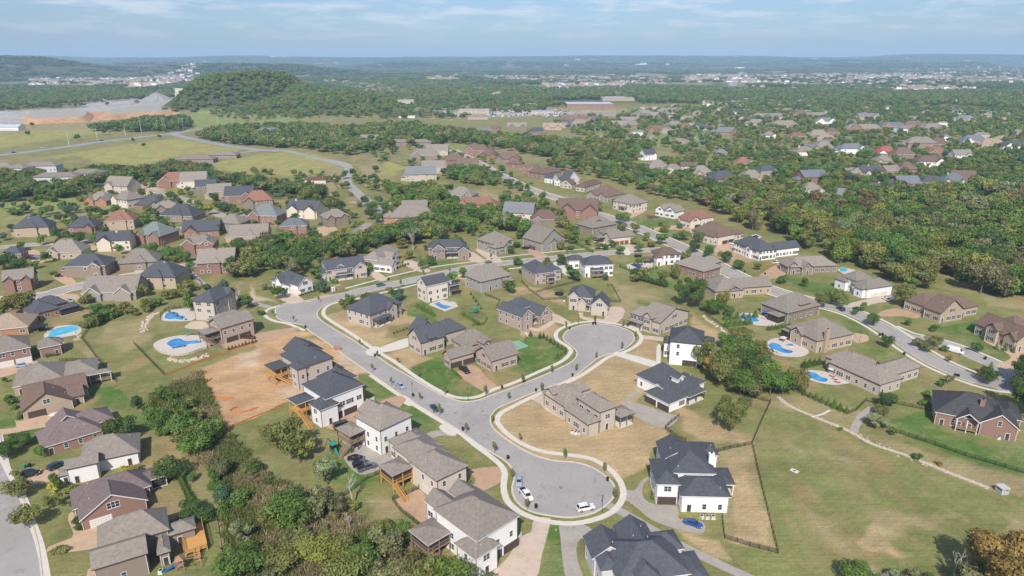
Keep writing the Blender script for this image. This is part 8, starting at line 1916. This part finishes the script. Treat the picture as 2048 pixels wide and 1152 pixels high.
# pergola over the pale pool
p = G(82, 664); root = empty('pergola', p, .3)
m = MB(); m.box(-2.5,2.5,-2,2,2.7,2.95); m.build('roof', BLACK, root)
for sx in (-2.3, 2.3):
    for sy in (-1.8, 1.8): q = MB(); q.box(sx-.1,sx+.1,sy-.1,sy+.1,0,2.7); q.build('post', BLACK, root)
m = MB(); m.box(-1.5,1.5,1.6,1.75,.2,2.2); m.build('screen_panel', SCREEN, root); tag(root, 'black flat-roofed pergola at the left end of the pale pool', 'pergola')
# ------------------------------------------------------------------ play things
def trampoline(px, py, label):
    root = empty('trampoline', G(px, py)); r = 2.1
    m = MB(); m.cyl(0,0,.85,.9,r,k=20); m.build('jumping_mat', BLACK, root)
    m = MB()
    for i in range(20):
        a, b = 2*math.pi*i/20, 2*math.pi*(i+1)/20
        m.bar((r*math.cos(a),r*math.sin(a),2.7),(r*math.cos(b),r*math.sin(b),2.7),.06); m.bar((r*math.cos(a),r*math.sin(a),.9),(r*math.cos(b),r*math.sin(b),.9),.14)
        for t in (0, .5): c_ = a + (b-a)*t; m.bar((r*math.cos(c_),r*math.sin(c_),.9),(r*math.cos(c_),r*math.sin(c_),2.7),.02)
    m.build('safety_net', BLACK, root)
    for i in range(6):
        a = 2*math.pi*i/6; q = MB(); q.bar((r*math.cos(a),r*math.sin(a),0),(r*math.cos(a),r*math.sin(a),2.8),.08); q.build('leg', BLACK, root)
    tag(root, label, 'trampoline')
trampoline(1118, 590, 'round black trampoline in the dry fenced yard')
trampoline(1276, 514, 'black netted trampoline at the street behind the walled pool')
def playset(px, py, rz, label, wood=WOODG, slide=GREENP, tower=WOODG, top=None):
    root = empty('playset', G(px, py), rz)
    m = MB(); 
    for sx in (-.8,.8):
        for sy in (-.8,.8): m.bar((sx,sy,0),(sx,sy,2.9),.13)
    m.box(-.9,.9,-.9,.9,1.35,1.45)
    for z in (1.7, 2.0): m.bar((-.8,.8,z),(.8,.8,z),.08); m.bar((.8,-.8,z),(.8,.8,z),.08)
    m.build('tower', tower, root)
    m = MB(); m.quad((-1,-1,2.8),(1,-1,2.8),(0,0,3.8)); m.quad((1,-1,2.8),(1,1,2.8),(0,0,3.8)); m.quad((1,1,2.8),(-1,1,2.8),(0,0,3.8)); m.quad((-1,1,2.8),(-1,-1,2.8),(0,0,3.8)); m.build('tower_roof', top or slide, root)
    m = MB()
    for i in range(6):
        a = i/6; b = (i+1)/6; f_ = lambda t: (-.9-2.6*t, 1.4*(1-t)**1.3+.15)
        (xa,za),(xb,zb) = f_(a), f_(b); m.quad((xa,-.35,za),(xb,-.35,zb),(xb,.35,zb),(xa,.35,za)); 
        for s in (-.35,.35): m.quad((xa,s,za),(xb,s,zb),(xb,s,zb+.2),(xa,s,za+.2))
    m.build('slide', slide, root)
    m = MB(); m.bar((.8,0,2.4),(4.2,0,2.4),.13); m.bar((4.2,0,2.4),(4.5,1,0),.11); m.bar((4.2,0,2.4),(4.5,-1,0),.11); m.build('swing_beam', wood, root)
    for x in (1.8, 2.9):
        q = MB(); q.bar((x-.2,0,2.4),(x-.2,0,.5),.025); q.bar((x+.2,0,2.4),(x+.2,0,.5),.025); q.box(x-.25,x+.25,-.12,.12,.46,.5); q.build('swing', BLACK, root)
    tag(root, label, 'playset', 'garden playsets')
playset(668, 903, 2.2, 'dark grey playset with green slide on the mown lawn', BLACK, GREENP, BLACK)
playset(952, 628, -.4, 'green playset in the small yard behind the hedge', WOODG, GREENP, GREENP)
playset(1400, 600, 1.0, 'white and orange slide playset behind the big dark tree', WOODG, ORANGE)
playset(362, 1138, .3, 'timber playset with blue slide at the bottom left', WOODG, BLUEF, WOODG, WALL['orange'])
playset(298, 436, 0.2, 'blue and white play frame behind the left estate')
root = empty('basketball_hoop', G(1050, 684), 2.4)
m = MB(); m.bar((0,0,0),(0,0,3.0),.12); m.bar((0,0,3.0),(0,-.8,3.3),.1); m.build('hoop_post', BLACK, root); m = MB(); m.box(-.9,.9,-.85,-.8,2.8,3.9); m.build('backboard', METALW, root); m = MB(); m.cyl(0,-1.1,3.04,3.08,.24,k=12,cap=False); m.build('rim', ORANGE, root)
tag(root, 'dark basketball hoop at the corner of the green court', 'basketball hoop')
# portable toilets
for px, py, mt, lb in [(665,583,REDF,'red portable toilet, left of two by the bare soil verge'),(669,582,BLUEF,'blue and white portable toilet, right of two by the verge')]:
    root = empty('portable_toilet', G(px, py), .2); m = MB(); m.box(-.55,.55,-.55,.55,0,2.1); m.build('cabin', mt, root); m = MB(); m.box(-.4,.4,-.58,-.55,.1,1.95); m.build('door', METALW, root)
    m = MB(); m.quad((-.6,-.6,2.1),(.6,-.6,2.1),(.45,0,2.35),(-.45,0,2.35)); m.quad((.6,.6,2.1),(-.6,.6,2.1),(-.45,0,2.35),(.45,0,2.35)); m.quad((-.6,-.6,2.1),(-.45,0,2.35),(-.6,.6,2.1)); m.quad((.6,-.6,2.1),(.6,.6,2.1),(.45,0,2.35)); m.build('roof', METALW, root); tag(root, lb, 'portable toilet', 'portable toilets')
# covered boat
root = empty('covered_boat', G(118, 832), .25); secs = [(-2.6,.75,.5,1.0,.7),(-1.2,1.0,.35,1.15,.8),(.6,1.0,.35,1.3,.7),(1.9,.7,.45,1.2,.4),(2.8,.12,.7,1.0,.05)]
loft(secs).build('boat_cover', CREAMF, root); m = MB(); m.box(-2.2,1.8,-.5,.5,.25,.4); m.bar((1.8,0,.3),(3.4,0,.3),.12); m.build('trailer', BLACK, root)
for s in (-1, 1): m = MB(); m.cyl(0,0,-.1,.1,.3,k=12); o = m.build('wheel', TYRE, root); o.location = (-.5, s*.8, .3); o.rotation_euler = (math.pi/2,0,0)
tag(root, 'boat under a pale cover on its trailer before the brown-roofed house', 'boat')
# concrete drain box and slab in the great field
root = empty('drain_box', G(2003, 985), .15)
m = MB(); m.box(-1.1,1.1,-1.1,1.1,0,.9); 
for sx in (-.95,.95):
    for sy in (-.95,.95): m.box(sx-.15,sx+.15,sy-.15,sy+.15,.9,1.7)
m.build('box_wall', noisy('drain_concrete', (.42,.41,.39), .9, 1.5, .2), root); m = MB(); m.box(-1.2,1.2,-1.2,1.2,1.7,1.95); m.build('cover_slab', noisy('drain_slab', (.5,.48,.45), .9, 1.5, .2), root); tag(root, 'square grey concrete drain box standing in the great field', 'drain box')
root = empty('access_cover', G(1589, 942), .7); m = MB(); m.box(-.75,.75,-1.1,1.1,0,.12); m.build('slab', CONC, root); m = MB(); m.cyl(0,0,.12,.15,.3,k=12); m.build('lid', BLACK, root); tag(root, 'small pale concrete slab lying in the field near the straw lot', 'slab')
# pallet of bricks, tile stack at the building site
root = empty('brick_pallet', G(675, 699), .5); m = MB(); m.box(-1.1,1.1,-1.1,1.1,.15,1.2); m.build('brick_stack', WALL['orange'], root); m = MB()
for i in (-1,0,1): m.box(-1.15,1.15,i*.9-.1,i*.9+.1,0,.14)
m.build('pallet', WOODN, root); tag(root, 'pallet of orange bricks at the kerb by the unfinished house', 'brick pallet')
root = empty('fire_pit_stones', G(380, 716), 0)
def rocks(name, label, pts, n, s, spread, cat='rocks', group='limestone blocks'):
    r = random.Random(n); m = MB(); o0 = G(*pts[0]); L = gl(pts)
    for i in range(n):
        t = i / n * (len(L) - 1); k = int(t); p = L[k].lerp(L[min(k+1, len(L)-1)], t - k); x, y = p.x - o0.x + r.uniform(-spread, spread), p.y - o0.y + r.uniform(-spread, spread)
        a, b, h_ = r.uniform(.5,1.2)*s, r.uniform(.4,.8)*s, r.uniform(.3,.7)*s; an = r.uniform(0, 3)
        c_, s_ = math.cos(an), math.sin(an); q = [(-a,-b),(a*.8,-b*.9),(a,b*.7),(0,b*1.2),(-a*.9,b*.8)]; n0 = len(m.v)
        m.v += [(x+u*c_-v*s_, y+u*s_+v*c_, -.05) for u, v in q] + [(x+(u*c_-v*s_)*.8, y+(u*s_+v*c_)*.8, h_*r.uniform(.8,1.1)) for u, v in q]
        for j in range(5): k2 = (j+1) % 5; m.f.append((n0+j, n0+k2, n0+5+k2, n0+5+j)); m.m.append(0)
        m.f.append(tuple(n0+5+j for j in range(5))); m.m.append(0)
    root = m.build(name, ROCK, None, o0); tag(root, label, cat, group, kind='stuff')
bpy.data.objects.remove(root)
rocks('boulders', 'curved bank of pale limestone rocks below the upper left pool', [(286,664),(290,650),(298,636),(312,626)], 60, .75, 1.3)
rocks('boulders', 'pale limestone blocks round the sunken seats below the terrace', [(338,716),(352,722),(378,722),(400,716),(416,710)], 46, .8, .9)
rocks('boulders', 'pale rocks along the bank right of the garden slope', [(1405,632),(1425,646),(1445,662),(1460,672)], 50, .6, .8)
rocks('boulders', 'pale rocks lying beside the gravel footpath', [(1566,806),(1720,872),(1800,908),(1860,932),(1970,975)], 60, .35, 1.3)
rocks('boulders', 'scattered pale rocks in the dry ditch at lower left', [(452,960),(462,985),(466,1010),(462,1030)], 60, .4, 1.2)
rocks('boulders', 'pale stones on the bare soil of the building site', [(400,790),(500,740),(600,790),(660,720),(480,830)], 60, .22, 7)
rocks('boulders', 'stones beside the left pool and its waterfall', [(146,664),(160,672),(158,680),(150,678)], 30, .5, .8)

# air conditioners and meter boxes beside the houses
for px, py, lb in [(1144,866,'left grey air conditioner beside the taupe island house'),(1151,868,'right grey air conditioner beside the taupe island house'),(1403,1036,'left of three air conditioners at the white house front'),(1426,1037,'right of three air conditioners at the white house front'),(1414,1037,'middle of three air conditioners at the white house front'),(285,1030,'left air conditioner beside the red brick gable house'),(292,1028,'right air conditioner beside the red brick gable house'),(322,1146,'air conditioner beside the timber deck house'),(1996,878,'air conditioner beside the red brick house at right'),(718,645,'air conditioner beside the bend house'),(1128,603,'air conditioner beside the arched-door house')]:
    root = empty('air_conditioner', G(px, py)); m = MB(); m.box(-.45,.45,-.45,.45,.08,.85); m.build('casing', ACM, root); m = MB(); m.cyl(0,0,.85,.88,.36,k=14); m.build('fan_grille', BLACK, root); m = MB(); m.box(-.55,.55,-.55,.55,0,.08); m.build('pad', CONC, root); tag(root, lb, 'air conditioner', 'outdoor air conditioners')
# white property marker posts and a waste skip
for px, py, lb in [(1234,942,'small white marker pipe above the lower circle'),(1262,1010,'small orange marker by the grey drive'),(1112,1062,'small white marker pipe on the green strip at the bottom'),(1224,725,'small white marker pipe on the dry lot below the side road'),(1275,704,'small white stone on the dry lot by the upper circle'),(908,868,'small white marker in the lawn above the lower street')]:
    root = empty('marker_pipe', G(px, py)); m = MB(); m.cyl(0,0,0,.5,.10,k=8); m.build('pipe', METALW if 'orange' not in lb else ORANGE, root); m = MB(); m.cyl(0,0,.5,.56,.13,k=8); m.build('cap', METALW, root); tag(root, lb, 'marker pipe')
# storm drain inlets
for px, py, lb in [(676,571,'dark storm drain on the upper kerb'),(617,604,'dark storm drain by the junction kerb')]:
    root = empty('storm_drain', G(px, py), .1); m = MB(); m.box(-1.2,1.2,-.5,.5,0,.18); m.build('drain_slab', CONC, root); m = MB(); m.box(-1.0,1.0,-.56,-.5,.02,.14); m.build('drain_opening', BLACK, root); tag(root, lb, 'storm drain')
for px, py, lb in [(1122,975,'rusty round manhole cover in the lower turning circle'),(1197,676,'round manhole cover in the upper turning circle'),(965,822,'dark drain cover in the middle of the intersection'),(911,826,'small round cover near the dark blue car'),(670,637,'round manhole cover at the upper left bend')]:
    root = empty('manhole_cover', G(px, py, .026)); m = MB(); m.cyl(0,0,0,.012,.5,k=16); m.build('cover_ring', TRIM_D, root); m = MB(); m.cyl(0,0,.012,.02,.38,k=16); m.build('cover_plate', WOODG if 'rusty' in lb else ASPHF, root); tag(root, lb, 'manhole cover')
# transmission poles
for px, py, h, lb in [(292,395,14,'tall dark utility pole behind the left estate'),(1205,224,16,'thin pole before the big store'),(1310,176,30,'far grey pylon left of the distant road'),(1610,178,28,'far grey pylon right of the distant road')]:
    root = empty('utility_pole', G(px, py)); m = MB(); m.cyl(0,0,0,h,.2+h*.008,.12,6); m.build('pole', BARK if h < 20 else METALW, root); m = MB(); m.bar((-1.6,0,h*.93),(1.6,0,h*.93),.2); m.bar((-1.6,0,h*.8),(1.6,0,h*.8),.2); m.build('crossarm', BARK if h < 20 else METALW, root); tag(root, lb, 'utility pole')

# ------------------------------------------------------------------ distant housing and parked cars that nobody could count
fm = MB(); FR = random.Random(3)
def tiny(x, y, w, d, h, a, mi, ri, ph):
    z = float(hz(x, y)); c_, s_ = math.cos(a), math.sin(a)
    f_ = lambda u, v, zz: (x+u*c_-v*s_, y+u*s_+v*c_, z+zz)
    A = [f_(-w/2,-d/2,-1), f_(w/2,-d/2,-1), f_(w/2,d/2,-1), f_(-w/2,d/2,-1)]; B = [f_(-w/2,-d/2,h), f_(w/2,-d/2,h), f_(w/2,d/2,h), f_(-w/2,d/2,h)]
    for i in range(4): j = (i+1) % 4; fm.quad(A[i], A[j], B[j], B[i], mi=mi)
    r0, r1 = f_(-w*.3,0,h+ph), f_(w*.3,0,h+ph); fm.quad(B[0],B[1],r1,r0,mi=ri); fm.quad(B[1],B[2],r1,mi=ri); fm.quad(B[2],B[3],r0,r1,mi=ri); fm.quad(B[3],B[0],r0,mi=ri)
def scatter(poly, n, wr, hr, flat=0.0, spacing=22):
    W = [tuple(G(*p)[:2]) for p in poly]; x0, x1 = min(p[0] for p in W), max(p[0] for p in W); y0, y1 = min(p[1] for p in W), max(p[1] for p in W); k = 0
    put = []
    for t in range(n * 30):
        if k >= n: break
        x, y = FR.uniform(x0, x1), FR.uniform(y0, y1)
        if not in_poly(x, y, W): continue
        if any((x-a)**2 + (y-b)**2 < spacing**2 for a, b in put[-60:]): continue
        if y < 2500 and blocked(x, y, 6): continue
        put.append((x, y)); k += 1; w = FR.uniform(*wr); white = FR.random() < .24
        tiny(x, y, w, w*FR.uniform(.5,.7), FR.uniform(*hr), FR.uniform(0, 3.14), 0 if white else FR.choice((1, 2)), FR.choice((3, 3, 4, 5)), w*.16 if FR.random() > flat else .5)
scatter([(960,152),(1340,152),(1340,170),(1240,172),(1100,168),(960,160)], 520, (16,26), (5,8), 0, 18)
scatter([(1080,168),(1300,170),(1280,176),(1100,176)], 50, (14,24), (5,8))
scatter([(1360,150),(1900,146),(1900,168),(1600,172),(1500,166),(1360,164)], 640, (16,28), (5,8), 0, 18)
scatter([(1760,138),(2150,136),(2150,166),(1900,170)], 320, (16,28), (5,8), 0, 18)
scatter([(60,158),(260,158),(400,148),(400,162),(300,172),(60,172)], 260, (18,30), (6,10))
scatter([(640,162),(760,170),(815,186),(760,190),(690,180)], 60, (20,34), (6,9))
scatter([(1380,200),(1500,196),(1620,206),(1620,216),(1400,214)], 40, (12,20), (4,7))
scatter([(1640,170),(1950,172),(1950,182),(1660,182)], 70, (14,30), (4,7))
scatter([(400,126),(2048,124),(2048,137),(400,140)], 330, (40,150), (8,16), .7, 60)
scatter([(850,152),(930,150),(930,158),(860,160)], 8, (20,40), (5,9))
scatter([(1100,230),(1400,210),(1700,215),(2048,232),(2048,290),(1500,300),(1150,275)], 60, (14,22), (4,7))
scatter([(1050,176),(1400,174),(2048,180),(2100,212),(1700,206),(1300,200)], 170, (15,26), (5,8), .1, 18)
scatter([(660,176),(1000,176),(1050,196),(800,206)], 40, (18,34), (5,9), .3, 20)
scatter([(100,200),(420,196),(420,206),(100,206)], 5, (14,22), (4,7))
tt = fm.mesh('distant_houses', WALL['white'], WALL['beige'], WALL['pink'], ROOF['taupe'], ROOF['grey'], ROOF['tan'])
o = mesh_obj('distant_houses', tt); tag(o, 'mass of tiny far houses and stores scattered towards the horizon', None, None, 'stuff')
m = MB()
for k in range(330):
    t = FR.random(); px = 840 + t * 300; py = FR.uniform(219, 234); 
    if 905 < px < 985 and py < 228: continue
    p = G(px, py)
    if blocked(p.x, p.y, 1): continue
    a = FR.choice((.1, 1.67)); c_, s_ = math.cos(a), math.sin(a); mi = FR.choice((0,0,1,2,3))
    for (L, W_, z0, z1) in ((2.3,.95,.3,1.0),(1.2,.8,1.0,1.6)):
        q = [(-L,-W_),(L,-W_),(L,W_),(-L,W_)]; A = [(p.x+u*c_-v*s_, p.y+u*s_+v*c_, z0) for u, v in q]; B = [(a_[0], a_[1], z1) for a_ in A]
        for i in range(4): j = (i+1) % 4; m.quad(A[i], A[j], B[j], B[i], mi=mi)
        m.quad(*B, mi=mi)
o = m.build('distant_cars', [METALW, BLACK, BLUEF, REDF]); tag(o, 'many tiny parked cars round the distant dealership', None, None, 'stuff')
# quarry: spoil heaps
def heap(px, py, r, h, label):
    p = G(px, py); m = MB(); k = 28; rr = random.Random(int(px))
    rings = [[(r*t*math.cos(6.283*i/k)*(1+.12*rr.uniform(-1,1)), r*t*math.sin(6.283*i/k)*(1+.12*rr.uniform(-1,1)), h*(1-t)**1.1*(1+.06*rr.uniform(-1,1)) - .5) for i in range(k)] for t in (1,.75,.5,.25)]
    for q in rings: m.v += q
    m.v.append((0,0,h*.93))
    for a in range(3):
        for i in range(k): j = (i+1) % k; m.f.append((a*k+i, a*k+j, (a+1)*k+j, (a+1)*k+i)); m.m.append(0)
    for i in range(k): m.f.append((3*k+i, 3*k+(i+1) % k, 4*k)); m.m.append(0)
    o = m.build('spoil_heap', noisy('crushed_stone', (.27,.265,.26), .95, .05, .15, .4, .1), None, p); tag(o, label, 'heap', 'quarry heaps')
heap(316, 206, 55, 30, 'large grey cone of crushed stone in the quarry'); heap(345, 207, 30, 12, 'smaller grey stone heap right of the large cone'); heap(362, 200, 26, 16, 'pale stone heap beside the cut quarry face')
for nm, pts_, h_ in (('quarry_bank', [(50,248),(56,230),(120,226),(180,226),(180,242),(120,246)], 8), ('quarry_bank', [(200,240),(210,226),(300,216),(385,208),(400,212),(380,224),(330,232),(260,236)], 8)):
    L = smooth_line(gl(pts_), 8, True); m = MB(); n = len(L); cx = sum(p.x for p in L)/n; cy = sum(p.y for p in L)/n
    for i in range(n):
        j = (i+1) % n; ia = Vector((cx+(L[i].x-cx)*.82, cy+(L[i].y-cy)*.82)); ib = Vector((cx+(L[j].x-cx)*.82, cy+(L[j].y-cy)*.82))
        m.quad((L[i].x,L[i].y,0),(L[j].x,L[j].y,0),(ib.x,ib.y,h_),(ia.x,ia.y,h_))
    tris = None; m.v += []; o = m.build(nm, noisy('orange_clay', (.46,.27,.15), .95, .03, .2, .2, .15)); tag(o, kind='structure')
    flat_poly('quarry_bank', [(cx+(p.x-cx)*.82, cy+(p.y-cy)*.82) for p in L], CONCG, h_, False, world=True)
# pale cut face of the quarry hill
m = MB(); 
gx = np.linspace(0, 1, 16)
p0, p1 = Vector((-806, 1690)), Vector((-742, 1650))
for i in range(15):
    a, b = p0.lerp(p1, i/15), p0.lerp(p1, (i+1)/15)
    for k in range(4): z0, z1 = k*11-1, (k+1)*11-1; off = k*2.2; m.quad((a.x, a.y+off, z0), (b.x, b.y+off, z0), (b.x, b.y+off+1.2, z1), (a.x, a.y+off+1.2, z1)); m.quad((a.x, a.y+off+1.2, z1), (b.x, b.y+off+1.2, z1), (b.x, b.y+off+2.2, z1), (a.x, a.y+off+2.2, z1))
o = m.build('quarry_cliff', noisy('cut_limestone', (.50,.46,.40), .95, .12, .22, .5, .2, stretch=(1,1,3))); tag(o, kind='structure')

# ------------------------------------------------------------------ haze
hzm = bpy.data.materials.new('haze'); hzm.use_nodes = True; ht = hzm.node_tree; ht.nodes.clear()
pv = nn(ht, 'ShaderNodeVolumePrincipled'); pv.inputs['Color'].default_value = (0.50, 0.72, 1.0, 1); pv.inputs['Density'].default_value = 0.000080; pv.inputs['Anisotropy'].default_value = -0.15
ho = nn(ht, 'ShaderNodeOutputMaterial'); ht.links.new(pv.outputs[0], ho.inputs['Volume'])
m = MB(); m.box(-18000, 18000, -1500, 21000, -1.5, 330); hb = m.build('haze', hzm); tag(hb, kind='stuff')
